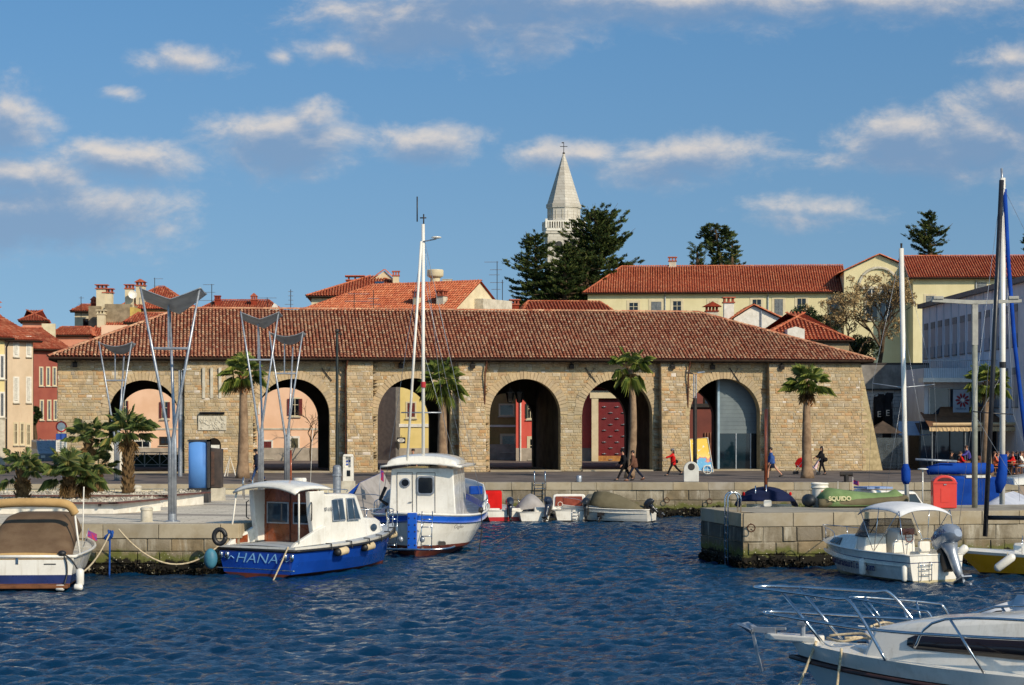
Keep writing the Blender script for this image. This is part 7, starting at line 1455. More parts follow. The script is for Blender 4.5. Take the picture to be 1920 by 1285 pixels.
MB().grid(rows).build('windscreen', glassm('smoked_acrylic', (92, 78, 82), .1, alpha=.5), t, smooth=True, solid=.012)
tubes(t, 'windscreen_frame', IRON, [rows[2], rows[0]]+[[rows[0][j], rows[2][j]] for j in (5, 10, 15)], .016)
rows = [[(x, y*1.12, 2.4+.22*(1-abs(y)**2.6)+dz) for y in np.linspace(-1, 1, 13)] for x, dz in ((.55, -.18), (.75, -.06), (1.2, .02), (1.7, .04), (2.2, .04), (2.6, -.02), (2.85, -.2))]
MB().grid(rows).build('bimini', CWHT, t, smooth=True, solid=.025)
[tubes(t, 'bimini_frame', CHROME, [[(1.9, s*1.16, 1.0), (.62, s*1.1, 2.42)], [(1.95, s*1.16, 1.0), (2.75, s*1.1, 2.42)], [(1.9, s*1.16, 1.0), (1.7, s*1.1, 2.5)], [(.3, s*1.14, .98), (.62, s*1.1, 2.42)]], .014) for s in (-1, 1)]
panel(t, (4.0, .93, 1.08), (4.9, .73, 1.14), (4.8, .6, 1.34), (4.0, .82, 1.36), 'side_window', GLASS, -.07, None) if False else panel(t, (4.9, .77, 1.13), (4.05, .99, 1.08), (4.05, .86, 1.33), (4.8, .64, 1.3), 'side_window', GLASS, .015, None)
tubes(t, 'swim_ladder', CHROME, [smoothpath([(-.02, .75, .1), (-.1, .75, .15), (-.1, .75, .65), (-.02, .75, .72)]), smoothpath([(-.02, .3, .1), (-.1, .3, .15), (-.1, .3, .65), (-.02, .3, .72)]), [(-.1, .75, .3), (-.1, .3, .3)], [(-.1, .75, .48), (-.1, .3, .48)], [(-.1, .8, .62), (-.1, .25, .62)]], .016)
p = H.pt(.40, .4, 1, .15); fender(t, (p[0], p[1], .42), .6, .13, WHITE); fender(t, (.1, 1.3, .35), .55, .1, WHITE)
outboard(t, -.05, -.35, .8, 1.6, tilt=27, m=mat('silver_cowl', (178, 184, 192), (160, 168, 178), 1, .25, .5, coat=.5), leg=STEEL, txt='HONDA', tm=NAVYH)
for i, ch in enumerate('www.taranautica.com'):
    k = .87-.0305*i; p = H.pt(k, .6, 1, .012); q = H.pt(k-.02, .6, 1, .012); an = math.atan2(q[1]-p[1], q[0]-p[0]); text(ch, .36, NAVYH, t, (p[0], p[1], .5-.004*i), (R(90), 0, an), ext=.006, off=.006)
tubes(t, 'bow_rail', CHROME, [smoothpath([(4.4, .95, 1.15), (4.5, .9, 1.5), (5.6, .45, 1.62), (6.3, 0, 1.66), (5.6, -.45, 1.62), (4.5, -.9, 1.5), (4.4, -.95, 1.15)])]+[[(5.5, s*.5, 1.2), (5.55, s*.47, 1.6)] for s in (-1, 1)], .014)
T3 = t
# yellow sailing boat on the right
t = boat('sailing_boat', 'yellow-hulled sailing boat with black mast and white deck at the right edge', 23.4, 70.4, 165)
H = Hull(7.8, 2.6, .72, .86, tr=.6, rake=.9, bp=1.7, e0=.2, e1=.6, xs=.4)
H.build(t, [('a', .08), ('a', .3), ('s', .1), ('s', 0)], [BLACK, YELH, WHITE], [0, 1, 1, 2], deck=.0, camber=.1)
loft(t, 'coachroof', WHITE, [(1.6, .7, .6, .75, 1.15, 0), (4.0, .75, .6, .78, 1.25, 0), (5.8, .45, .3, .85, 1.12, 0)], bevel=.05)
MB().b2((.3, -.6, .8), (1.5, .6, .84)).build('cockpit_sole', mat('cockpit_shade', (120, 116, 108), (90, 88, 84)), t)
panel(t, (3.9, .77, .95), (2.6, .76, .95), (2.6, .68, 1.12), (3.9, .68, 1.14), 'cabin_window', GLASS, .02)
BM = mat('black_mast_paint', (30, 30, 34), (42, 42, 46), 4, .35); D_ = 71.6
ml = lambda px, py, D: Matrix.Rotation(-R(165), 4, 'Z') @ (P(px, py, D)-Vector((23.4, 70.4, 0)))
tubes(t, 'mast', BM, [[ml(1847, 1006, D_), ml(1862, 690, D_), ml(1878, 338, D_)]], .085, 10); tubes(t, 'boom', BM, [[ml(1852, 971, D_), ml(1990, 972, D_-1.5)]], .08, 10); tubes(t, 'spreader', BM, [[ml(1824, 772, D_), ml(1858, 775, D_), ml(1900, 777, D_)]], .02, 6)
tubes(t, 'stay', STEEL, [[ml(1878, 345, D_), (7.8, 0, .9)], [ml(1878, 345, D_), ml(1824, 772, D_), (4.2, 1.2, .8)], [ml(1878, 345, D_), ml(1900, 777, D_), (4.2, -1.2, .8)], [ml(1878, 345, D_), (0, 0, .8)]], .007, 4)
for px, py, an in ((1884, 1055, (.9, .1, -.7)), (1802, 1035, (.75, .1, -.7))): q = ml(px, py, 70.2 if px > 1850 else 71.8); fender(t, q, .85 if px > 1850 else .6, .15, WHITE, ax=an); tubes(t, 'fender_line', ROPE, [[q, (q.x-.1, q.y-.3, .9)]], .012)
tubes(t, 'stanchion', CHROME, [[(x, s*H.b(x/7.8)*.95, .75), (x, s*H.b(x/7.8)*.95, 1.35)] for x in (2.0, 3.8, 5.5) for s in (-1, 1)], .012)
# the two cruisers in the foreground
PINKG = mat('cream_gelcoat', (226, 222, 216), (214, 208, 202), 1.2, .25, coat=.4); BRS = mat('brown_strake', (66, 42, 38), (48, 32, 30), 4, .5); SMOK = glassm('smoked_window', (40, 26, 24), .08)
def cruiser(name, label, x, y, rz, L, B, F, Fb, hm, front, anchor):
    t = boat(name, label, x, y, rz); H = Hull(L, B, F, Fb, tr=.85, rake=1.0, bp=2.4, e0=.12, e1=.6, xs=.35, keel=-.4)
    H.build(t, [('a', .1), ('a', .5), ('s', .36), ('s', .28), ('s', 0)], [BLACK, hm, BRS, WHITE], [0, 1, 1, 2, 3], deck=.02, n=40, camber=.08); H.rail(t, BRS, .04, -.32, .015, 'strake')
    return t, H
t, H = cruiser('motor_cruiser', 'large white motor cruiser at bottom right with steel pulpit, anchor and brown window', 12.2, 33.8, 148, 8.2, 3.0, 1.22, 1.46, mat('pale_green_hull', (196, 206, 204), (182, 194, 192), 1, .2, coat=.5), True, True)
L = 8.2
loft(t, 'cabin', WHITE, [(1.0, 1.2, .95, 1.2, 2.34, 0), (3.4, 1.18, .95, 1.2, 2.22, 0), (5.4, 1.0, .8, 1.25, 2.02, 0), (6.45, .76, .6, 1.34, 1.84, -.16)], bevel=.07)
panel(t, (2.2, 1.18, 1.42), (5.6, .93, 1.44), (5.0, .79, 1.6), (2.2, .98, 1.84), 'cabin_window', SMOK, -.045, None) if False else [MB().grid([[(x, s*(np.interp(x, (1, 3.4, 5.4), (1.2, 1.18, 1.0))-np.interp(x, (1, 3.4, 5.4), (.25, .23, .20))*(z-1.2)/np.interp(x, (1, 3.4, 5.4), (1.1, .98, .73))+.022), z) for z in ((a+.06, b-.06) if x > 5.45 else (a, b))] for x in (5.55, 5.4, 4.8, 4.0, 3.4, 2.6, 1.8, 1.0, .4) for a, b in ((np.interp(x, (.4, 5.5), (1.44, 1.54)), np.interp(x, (.4, 5.5), (2.02, 1.78))),)]).build('cabin_window', SMOK, t, smooth=True, solid=.02) for s in (1, -1)]
MB().prism([(7.6, -.22), (8.55, -.16), (8.75, 0), (8.55, .16), (7.6, .22)], 1.44, 1.56, 'z').build('bow_sprit', WHITE, t, bevel=.03)
a_ = MB().b2((8.5, -.05, 1.56), (9.0, -.02, 1.66)).b2((8.5, .02, 1.56), (9.0, .05, 1.66)); a_.build('bow_roller', STEEL, t)
mb = MB(); mb.tube([(8.3, 0, 1.66), (9.0, 0, 1.62)], .03, 6); mb.hexa([(8.98, -.02, 1.66), (9.05, -.02, 1.7), (9.05, .02, 1.7), (8.98, .02, 1.66), (8.78, -.03, .82), (8.82, -.03, .8), (8.82, .03, .8), (8.78, .03, .82)]); mb.add([(8.95, -.22, 1.62), (9.2, -.26, 1.72), (9.2, .26, 1.72), (8.95, .22, 1.62), (9.0, 0, 1.5)], [(0, 1, 2, 3), (0, 4, 1), (3, 2, 4), (1, 4, 2), (0, 3, 4)]); mb.build('anchor', STEEL, t)
RL = .031
def side(s): return [smoothpath([(8.95, 0, 2.42), (8.6, s*.34, 2.42), (7.0, s*.86, 2.36), (6.55, s*1.0, 2.28), (5.85, s*1.16, 1.34)], 6), smoothpath([(8.75, 0, 1.95), (8.4, s*.3, 1.94), (6.3, s*1.04, 1.86), (4.6, s*1.3, 1.86), (2.2, s*1.42, 1.9), (.3, s*1.42, 1.9)], 6), [(8.2, s*.42, 2.4), (7.35, s*.42, 1.46)]]
tubes(t, 'pulpit_rail', CHROME, side(1)+side(-1), RL, 10)
tubes(t, 'side_rail', CHROME, [smoothpath([(5.3, s*1.2, 1.6), (4.7, s*1.3, 2.14), (2.2, s*1.42, 2.2), (.3, s*1.42, 2.2)], 5) for s in (1, -1)]+[[(x+.3, s*1.36, 2.16), (x-.35, s*1.42, 1.24)] for x in (4.3, 2.9, 1.4) for s in (1, -1)], .024, 10)
tubes(t, 'deck_rope', ROPE, [smoothpath([(7.4, .15, 1.56), (7.0, .45, 1.54), (6.7, .2, 1.6), (6.9, -.1, 1.56), (6.4, .35, 1.6), (6.2, .6, 1.52)]), smoothpath([(7.5, -.2, 1.56), (6.9, -.3, 1.62), (6.6, -.1, 1.56), (6.3, -.4, 1.58)])]+[[(7.3+.08*math.cos(k*.9)-.5, .2+.1*math.sin(k*1.3), 1.56+.01*k), (7.45-.5+.05*math.sin(k), .32+.05*math.cos(k*2), 1.6)] for k in range(6)], .022)
MB().tube([(7.9, .12, 1.56), (7.9, .12, 1.78)], .05, 8).b2((7.82, .04, 1.76), (7.98, .2, 1.82)).build('cleat', STEEL, t)
for a, b in (((7.55, .3, 1.5), (8.05, .95, -.2)), ((6.85, .78, 1.45), (6.95, 1.1, -.2))): tubes(t, 'mooring_line', ROPE, [catenary(a, b, .06, 8)], .028)
MB().ell((5.15, .35, 1.86), (.35, .12, .06), 12, 6).build('deck_vent', STEEL, t, smooth=True)
rows = [[(x, y*1.25, 2.05+.75*(1-abs(y)**2)*k2+.1) for y in np.linspace(-1, 1, 11)] for x, k2 in ((2.6, -.1), (1.9, .35), (1.2, .6), (.5, .75), (-.4, .8))]
MB().grid(rows).build('cockpit_cover', CWHT, t, smooth=True, solid=.02)
t, H = cruiser('motor_cruiser', 'second white cruiser just behind the foreground one with low steel bow rail', 14.75, 39.8, 159, 8.0, 2.9, 1.0, 1.2, GREYD, False, False)
loft(t, 'cabin', WHITE, [(0.6, 1.15, .9, 1.0, 1.8, 0), (4.4, 1.12, .85, 1.0, 1.6, 0), (5.6, .95, .6, 1.05, 1.38, 0), (6.4, .55, .3, 1.1, 1.26, 0)], bevel=.08)
rows = [[(5.7-1.0*k, y*(.85+.14*k), 1.36+.42*k+.22*(1-y*y)*(1-k*.4)) for y in np.linspace(-1, 1, 11)] for k in (0, .5, 1.0)]
MB().grid(rows).build('windscreen_cover', CWHT, t, smooth=True, solid=.02); rows = [[(x, y*1.05, 1.74+.24*(1-y*y)) for y in np.linspace(-1, 1, 11)] for x in (4.72, 3.6, 2.0, 0)]; MB().grid(rows).build('hardtop', CWHT, t, smooth=True, solid=.03)
MB().ell((5.1, .86, 1.62), (.26, .02, .09), 12, 6, ry=.45).build('side_light', SMOK, t, smooth=True)
tubes(t, 'pulpit_rail', CHROME, [smoothpath([(6.1, s*.98, 1.1), (6.35, s*.88, 1.62), (6.6, s*.84, 1.7), (7.6, s*.42, 1.8), (8.1, s*.15, 1.84), (8.15, 0, 1.84)], 6) for s in (1, -1)]+[[(7.9, s*.2, 1.84), (7.4, s*.25, 1.2)] for s in (1, -1)]+[[(6.9, s*.72, 1.74), (6.75, s*.72, 1.15)] for s in (1, -1)], .024, 10)
MB().b2((6.5, -.28, 1.24), (7.0, .28, 1.34)).build('deck_hatch', WHITE, t, bevel=.02); fender(t, (7.6, .62, 1.0), .55, .1, CSIL, ax=(.3, .3, 1)); tubes(t, 'deck_rope', ROPE, [smoothpath([(7.6, .1, 1.26), (7.3, .25, 1.3), (7.2, -.1, 1.28), (7.5, -.2, 1.32), (7.7, .3, 1.26)])], .025)
# cruiser with brown cover at the left edge
t = boat('covered_cruiser', 'white cruiser with brown tarpaulin and rolled mustard bimini cut by the left edge', -15.75, 65.5, 93)
H = Hull(8.5, 3.3, 1.12, 1.4, tr=.96, rake=.8, bp=2.2, e0=.1, e1=.55, xs=.35); H.build(t, [('a', .16), ('a', .22), ('a', .5), ('a', .56), ('s', 0)], [BLACK, TEAKD, NAVYH, WHITE], [0, 1, 2, 3, 3], deck=.1)
H.rail(t, WHITE, .05, -.02, .02); MB().b2((-.5, -1.45, .1), (.02, 1.35, .2)).build('swim_platform', TEAKD, t, bevel=.02)
rows = [[(x, y*w_, z0+h_*.88*(1-abs(y)**8)) for y in np.linspace(-1, 1, 31)] for x, w_, z0, h_ in ((.05, 1.52, 1.0, .16), (.2, 1.5, 1.14, .2), (.9, 1.42, 1.25, .45), (1.7, 1.36, 1.45, .75), (2.6, 1.32, 1.62, .82), (3.6, 1.25, 1.75, .72), (4.8, 1.0, 1.6, .4))]
MB().grid(rows).build('tarpaulin', CBRN, t, smooth=True, solid=.02); MB().grid([[(-.0, y*1.5, 1.0+.0*y), (.06, y*1.5, 1.16+.06*(1-y*y))] for y in np.linspace(-.9, .8, 12)]).build('cover_hem', CBEI, t, smooth=True, solid=.02)
MB().tube(smoothpath([(1.2, -1.42, 2.42), (1.1, -1.2, 2.72), (1.0, -.6, 2.8), (1.0, .6, 2.8), (1.1, 1.3, 2.72)]), .15, 10).build('rolled_bimini', CBEI, t, smooth=True)
tubes(t, 'bimini_frame', WHITEP, [[(1.2, s*1.4, 2.5), (.9, s*1.62, 1.1)] for s in (-1, 1)], .035); tubes(t, 'whip_aerial', WHITEP, [[(1.4, -1.62, 1.1), (1.5, -1.66, 3.3)]], .022, 6)
fender(t, (-.05, -1.78, .42), .6, .13, WHITE); fender(t, (-.4, -1.2, .12), .3, .1, WHITE, ax=(0, 1, 0)); fender(t, (-.2, -1.75, .12), .3, .1, WHITE, ax=(0, 1, .1)); MB().ell((.0, -1.2, 1.2), (.12, .14, .1), 10, 6).build('black_cap', BLACK, t, smooth=True); tubes(t, 'hose', BLACK, [smoothpath([(-.03, -1.25, 1.15), (-.06, -1.35, .9), (-.05, -1.36, .5), (-.2, -1.3, .2)]), smoothpath([(-.03, -1.22, 1.2), (-.05, -1.5, 1.0), (0, -1.68, .7)])], .025)
MB().b2((-.03, .2, .86), (.0, .28, 1.05)).build('flag_socket', CHROME, t); MB().b2((-.02, -1.0, .84), (.0, -.62, .87)).build('badge', IRON, t)
tubes(t, 'flag_staff', STEEL, [[(1.8, -1.6, 1.3), (1.9, -1.75, 1.9)]], .014); MB().grid([[(1.9+.02*i, -1.72-.1*i, 1.85-.08*i*.6-.12*j) for j in range(3)] for i in range(4)]).build('ensign', mat('ensign_red', (200, 52, 60), (60, 70, 150), 8, .8), t, solid=.008)
T6 = t

# small craft under the far quay wall
def dinghy(label, px, D, rz, L, B, F, Fb, mats, mi, rows=None, name='small_boat', z0=0):
    t = boat(name, label, (px-960)/FPX*D, D, rz); H = Hull(L, B, F, Fb, tr=.85, rake=.5, bp=2, e0=.15, e1=.55, xs=.35, keel=-.2); H.build(t, rows or [('a', .07), ('a', .2), ('s', .06), ('s', 0)], mats, mi, n=20, deck=.22); H.rail(t, WHITEP, .03, -.02, .01); return t, H
t, H = dinghy('small white boat with red stripe and upright red cover beside the fishing boat', 946, 107.2, 100, 4.6, 2.2, .62, .85, [BLACK, REDH_, WHITE], [0, 1, 2, 2], [('a', .05), ('a', .26), ('s', .06), ('s', 0)])
MB().b2((.1, -.9, .5), (.5, -.1, .72)).b2((.1, .2, .5), (.5, .9, .72)).build('stern_box', WHITE, t, bevel=.05); MB().prism([(1.3, .6), (2.0, .6), (1.9, 1.5), (1.75, 1.62), (1.42, 1.6), (1.34, 1.5)], -.1, .95).build('cover', CRED, t, bevel=.08); outboard(t, -.02, -.25, .66, .95, tilt=8, m=mat('navy_cowl', (40, 48, 66), (30, 36, 52), 2, .3, coat=.4)); tubes(t, 'rail', CHROME, [smoothpath([(1.2, -.95, .7), (1.2, -.95, 1.15), (2.4, -.9, 1.2), (3.2, -.6, 1.15), (3.3, -.6, .85)])], .016)
t, H = dinghy('small boat hidden by a draped pale grey cover, below the quay ladder', 1003, 106.8, 96, 4.2, 1.9, .55, .75, [BLACK, WHITE], [0, 1, 1, 1])
rows = [[(x, y*w_, z0+h_*(1-abs(y)**1.6)) for y in np.linspace(-1, 1, 9)] for x, w_, z0, h_ in ((.8, .85, .58, .1), (1.3, .85, .62, .65), (2.0, .85, .66, .78), (3.0, .7, .7, .4), (4.0, .2, .75, .1))]; MB().grid(rows).build('cover', CGRY, t, smooth='auto', solid=.02); MB().b2((.2, -.7, .3), (.7, .0, .78)).build('engine_box', WHITE, t, bevel=.04); outboard(t, -.02, -.72, .62, 1.0, tilt=28, yaw=-28, m=MC['navy_cowl'])
t, H = dinghy('small white cabin boat with brown canvas front panel and steel stern ladder', 1071, 107.5, 93, 4.8, 2.0, .62, .85, [BLACK, WHITE], [0, 1, 1, 1])
loft(t, 'cabin', WHITE, [(1.2, .95, .86, .6, 1.42, .05), (3.2, .85, .66, .7, 1.32, 0), (4.2, .3, .2, .8, 1.0, 0)], bevel=.08); panel(t, (1.2, .78, .78), (1.2, -.72, .78), (1.22, -.68, 1.3), (1.22, .74, 1.3), 'canvas_panel', mat('brown_canvas_panel', (150, 78, 62), (124, 62, 50), 3, .8), .04, None); tubes(t, 'stern_ladder', CHROME, [[(-.05, y, .05), (-.05, y, .66)] for y in (-.05, -.4)]+[[(-.05, -.05, z), (-.05, -.4, z)] for z in (.15, .32, .5)], .016); o = MB(); o.tube([(1.08, .5+.13*math.cos(R(a)), .88+.13*math.sin(R(a))) for a in range(0, 361, 30)], .014, 5).build('steering_wheel', WHITEP, t)
outboard(t, -.02, -.82, .62, .95, tilt=10, yaw=-15, m=mat('black_cowl', (36, 38, 42), (26, 28, 32), 2, .35, coat=.3))
t, H = dinghy('white motor boat under an olive tarpaulin with windscreen, rightmost under the far quay', 1222, 107.0, 158, 5.4, 2.0, .7, .9, [BLACK, WHITE], [0, 1, 1, 1])
rows = [[(x, y*w_, z0+h_*(1-abs(y)**1.5)) for y in np.linspace(-1, 1, 11)] for x, w_, z0, h_ in ((.3, .85, .7, .05), (1.0, .9, .72, .3), (1.8, .92, .74, .66), (2.6, .9, .8, .8), (3.2, .86, .9, .66))]; MB().grid(rows).build('tarpaulin', COLV, t, smooth='auto', solid=.02)
MB().grid([[(3.2+.5*k+.25*math.cos(R(a)), .84*math.sin(R(a)), 1.45-.5*k) for a in range(-90, 91, 15)] for k in (0, 1)]).build('windscreen', glassm('clear_screen', (110, 124, 132), .1, alpha=.5), t, smooth=True, solid=.01); outboard(t, -.02, .3, .66, .8, tilt=45, m=MC['black_cowl']); tubes(t, 'rail', CHROME, [smoothpath([(3.6, s*.75, .8), (3.8, s*.7, 1.15), (5.2, s*.1, 1.25)]) for s in (1, -1)], .014); MB().b2((2.3, .985, .36), (2.7, 1.0, .5)).build('hull_vent', IRON, t)
for lab, px, D, rz, tl in (('small black outboard motor tilted up on a dinghy transom between the cabin boat and the olive-covered boat', 1121, 108, 60, 40),):
    t, H = dinghy('low grey dinghy with tilted black outboard between cabin boat and olive-covered boat', 1128, 107.6, 75, 3.0, 1.4, .4, .55, [BLACK, GREYD], [0, 1, 1, 1]); outboard(t, 0, 0, .5, .85, tilt=38, m=MC['black_cowl'])
# covered boats between square and fishing boat
t = boat('canopy_boat', 'boat with blue and grey tent canopy behind the blue cabin boat', -7.0, 92, 80); H = Hull(6.5, 2.4, .9, 1.2, keel=-.3, rake=.7); H.build(t, [('a', .1), ('s', .05), ('s', 0)], [BLACK, WHITE], [0, 1, 1], deck=.1)
MB().add([(1.0, 1.35, 1.5), (4.2, 1.35, 1.5), (4.0, -.2, 2.95), (1.2, .2, 2.55), (1.0, 1.2, 1.0), (4.2, 1.2, 1.0)], [(0, 1, 2, 3), (4, 5, 1, 0), (0, 3, 4)]).build('blue_canopy', CBLU, t, solid=.03); MB().add([(1.2, .2, 2.55), (4.0, -.2, 2.95), (4.2, -1.2, 1.1), (1.0, -1.15, 1.0)], [(0, 1, 2, 3)]).add([(1.0, .9, 1.0), (1.0, -1.15, 1.0), (1.2, .2, 2.55)], [(0, 1, 2)]).build('grey_canopy', CGRY, t, solid=.03)
tubes(t, 'arch_rail', CHROME, [smoothpath([(.4, -1.1, .95), (.4, -1.1, 1.9), (.4, 0, 2.05), (.4, 1.0, 1.9), (.4, 1.1, .95)])], .02); tubes(t, 'flag_staff', STEEL, [[(.3, -.9, 1.0), (.2, -1.0, 3.3)]], .014); MB().grid([[(.2, -1.02-.07*i, 3.2-.16*j-.05*i) for j in range(4)] for i in range(3)]).build('ensign', MC['ensign_red'], t, solid=.008)
MB().box((1.2, -1.8, 2.0), (.7, .9, .05), ry=.2).build('solar_panel', GLASSB, t); MB().tube([(1.2, -1.8, 2.0), (1.2, -1.2, 1.0)], .02, 5).build('panel_arm', STEEL, t)
# boats behind the pier
t = boat('canopy_sailing_boat', 'small white boat with dark navy canopy and orange wooden mast behind the pier', 12.0, 94, 88); H = Hull(6, 2.6, .95, 1.2, rake=.6); H.build(t, [('a', .1), ('s', .12), ('s', 0)], [BLACK, mat('cream_blue_hull', (196, 200, 196), (150, 170, 190)), WHITE], [0, 1, 2], deck=.1)
rows = [[(x, 1.38*math.cos(R(a)), 1.3+h_*math.sin(R(a))) for a in range(0, 181, 12)] for x, h_ in ((1.0, .78), (1.4, .9), (2.6, .95), (3.8, .6))]; MB().grid(rows).add([(.98, 1.38*math.cos(R(a)), 1.3+.78*math.sin(R(a))) for a in range(24, 157, 12)], [tuple(range(12))]).build('canopy', CNAV, t, smooth='auto', solid=.03)
MB().grid([[(.6, y, 1.05), (.9, y*.95, 1.5)] for y in np.linspace(-1.1, 1.1, 9)]).build('windscreen', glassm('clear_screen', (110, 124, 132), .1, alpha=.5), t, solid=.012); MB().b2((.3, -1.1, .98), (.7, 1.15, 1.1)).build('stern_bench', WHITE, t, bevel=.03); MB().prism(rrect(.36, .3, .07), -.03, .03).build('engine_hatch', WHITE, t, loc=(.5, .1, 1.55)).rotation_euler.z = R(90)
for y in (-1.05, 1.15): MB().ell((1.4, y, 1.95), (.07, .07, .1), 8, 6).build('navigation_light', REDC, t)
tubes(t, 'mast', mat('orange_varnish', (186, 92, 50), (160, 74, 40), 3, .4, coat=.4), [[(1.2, .12, 1.9), (1.25, .1, 5.95)]], .085, 10); tubes(t, 'mast_foot', CHROME, [[(1.0, .12, 1.6), (1.0, .12, 2.4)], [(1.0, .62, 1.6), (1.0, .62, 2.35)]], .03)
t = thing('covered_inflatable', 'inflatable boat under a green cover lying on the pier beside the drum', 'inflatable boat', ((1612-960)/FPX*79.8, 80.4, PZ), R(8))
ks = [(-1.62, .5, .3), (-1.45, .75, .5), (-1.2, .86, .7), (-.9, .86, .66), (-.2, .84, .56), (.6, .8, .48), (1.3, .66, .5), (1.55, .5, .62), (1.8, .4, .44), (2.0, .2, .2)]
rows = [[(x+.02*math.sin(a*.2), w_*math.cos(R(a)), .06+h_*max(0, math.sin(R(a)))**(.55 if abs(a-90) > 40 else .6)) for a in range(0, 181, 12)] for x, w_, h_ in ks]; MB().grid(rows).build('cover', CGRN, t, smooth=True, solid=.02)
MB().tube(smoothpath([(-1.75, -.62, .18), (-.5, -.72, .2), (1.2, -.6, .24), (1.95, 0, .3), (1.2, .6, .24), (-.5, .72, .2), (-1.75, .62, .18)]), .17, 10).build('tube', COLV, t, smooth=True); MB().ell((-1.95, .1, .26), (.26, .5, .26), 12, 8).build('dark_bow', mat('dark_hypalon', (44, 50, 56), (32, 36, 42), 3, .5), t, smooth=True)
text('SQUIDO', .24, mat('cream_letter', (200, 192, 148), (184, 174, 130)), t, (-.98, -.90, .36), (R(80), 0, 0), off=.008)
t = boat('white_cruiser', 'white cabin cruiser with tall white mast and blue sail bag behind the pier', (1664-960)/FPX*90, 90, 20); H = Hull(6.5, 2.5, 1.2, 1.5, rake=.7); 
t.location.x -= 3.2; H.build(t, [('a', .1), ('s', .05), ('s', 0)], [BLACK, WHITE], [0, 1, 1], deck=.05)
loft(t, 'cabin', WHITE, [(2.4, 1.0, .9, 1.2, 2.35, 0), (4.6, 1.0, .85, 1.2, 2.25, 0), (5.3, .9, .5, 1.2, 1.6, 0)], bevel=.08); loft(t, 'console', WHITE, [(.2, .6, .55, 1.2, 2.1, 0), (1.0, .6, .5, 1.2, 2.1, 0)]); MB().b2((.9, -.5, 1.5), (1.06, .3, 2.0)).build('cabin_door', VARN, t)
panel(t, (3.6, -1.02, 1.6), (4.9, -1.0, 1.5), (4.5, -.93, 2.1), (3.6, -.95, 2.1), 'side_window', GLASS, .03, IRON, .04); MB().box((2.8, -.2, 2.42), (1.3, 1.2, .08), rx=.0).build('blue_mat', cloth('pale_blue_mat', (150, 170, 208), (130, 152, 192)), t)
tubes(t, 'whip_aerial', WHITEP, [[(1.6, -.5, 1.3), (1.6, -.5, 2.9)], [(1.3, .3, 1.3), (1.3, .3, 2.7)]], .012); MB().grid([[(1.6+.1*i, -.5, 2.8-.1*j-.03*i) for j in range(3)] for i in range(4)]).build('ensign', MC['ensign_red'], t, solid=.006)
ql = lambda T, px, py, D: Matrix.Rotation(-T.rotation_euler.z, 4, 'Z') @ (P(px, py, D)-T.location)
tubes(t, 'mast', WHITE, [[ql(t, 1701, 948, 88), ql(t, 1696, 800, 88), ql(t, 1690, 466, 88)]], .105, 12); tubes(t, 'spreader', STEEL, [[ql(t, 1636, 719, 88), ql(t, 1692, 727, 88), ql(t, 1752, 721, 88)]], .022, 6); tubes(t, 'stay', STEEL, [[ql(t, 1690, 470, 88), ql(t, 1752, 721, 88), ql(t, 1762, 940, 89)], [ql(t, 1690, 470, 88), ql(t, 1636, 719, 88), ql(t, 1628, 940, 89)], [ql(t, 1693, 600, 88), ql(t, 1745, 900, 88)], [ql(t, 1694, 727, 88), ql(t, 1660, 930, 88)]], .007, 4)
q0, q1 = ql(t, 1698, 870, 87.7), ql(t, 1699, 908, 87.7); MB().tube([q0[:], q0.lerp(q1, .3)[:], q0.lerp(q1, .8)[:], q1[:]], [.1, .2, .2, .12], 10).build('sail_bag', CBLU, t, smooth=True); MB().lathe([(.04, 0), (.05, .22)], n=8, c=tuple(ql(t, 1690, 466, 88))).build('mast_cap', IRON, t)
t = boat('covered_sailing_boat', 'sailing boat under a silver grey tarpaulin with white mast and blue furled sail', (1850-960)/FPX*87, 85.6, 60); H = Hull(7, 2.6, 1.3, 1.5, rake=.7); H.build(t, [('a', .1), ('s', .05), ('s', 0)], [BLACK, WHITE], [0, 1, 1], deck=.05)
rows = [[(x, y*w_, 1.35+h_*(1-abs(y)**1.1)) for y in np.linspace(-1, 1, 9)] for x, w_, h_ in ((-.6, 1.1, .2), (.2, 1.45, .7), (1.4, 1.5, .95), (2.8, 1.5, 1.0), (4.2, 1.3, .8), (5.8, .9, .3))]; MB().grid(rows).build('tarpaulin', CSIL, t, smooth='auto', solid=.02)
tubes(t, 'mast', WHITE, [[ql(t, 1879, 946, 85), ql(t, 1880, 700, 85), ql(t, 1880, 334, 85)]], .12, 12); tubes(t, 'masthead', STEEL, [[ql(t, 1880, 356, 85), ql(t, 1878, 316, 85)], [ql(t, 1874, 348, 85), ql(t, 1886, 348, 85)]], .05, 6); MB().lathe([(.14, 0), (.14, .25)], n=10, c=tuple(ql(t, 1880, 690, 85))).build('mast_band', BLACK, t)
tubes(t, 'furled_sail', CBLU, [[ql(t, 1884, 356, 85), ql(t, 1890, 480, 84), ql(t, 1902, 640, 83), ql(t, 1924, 830, 81.5)]], .085, 10); MB().tube([ql(t, 1881, 852, 84.7)[:], ql(t, 1880, 880, 84.7)[:], ql(t, 1876, 905, 84.7)[:], ql(t, 1872, 925, 84.7)[:]], [.16, .2, .24, .1], 10).build('sail_bag', CBLU, t, smooth=True)
tubes(t, 'stay', STEEL, [[ql(t, 1880, 345, 85), ql(t, 1834, 940, 84)], [ql(t, 1880, 345, 85), ql(t, 1912, 940, 86)], [ql(t, 1880, 700, 85), ql(t, 1838, 775, 85), ql(t, 1842, 940, 85)]], .007, 4); MB().b2((-.5, -.6, 1.32), (2.2, -1.4, 1.42)).build('white_plank', WHITE, t)
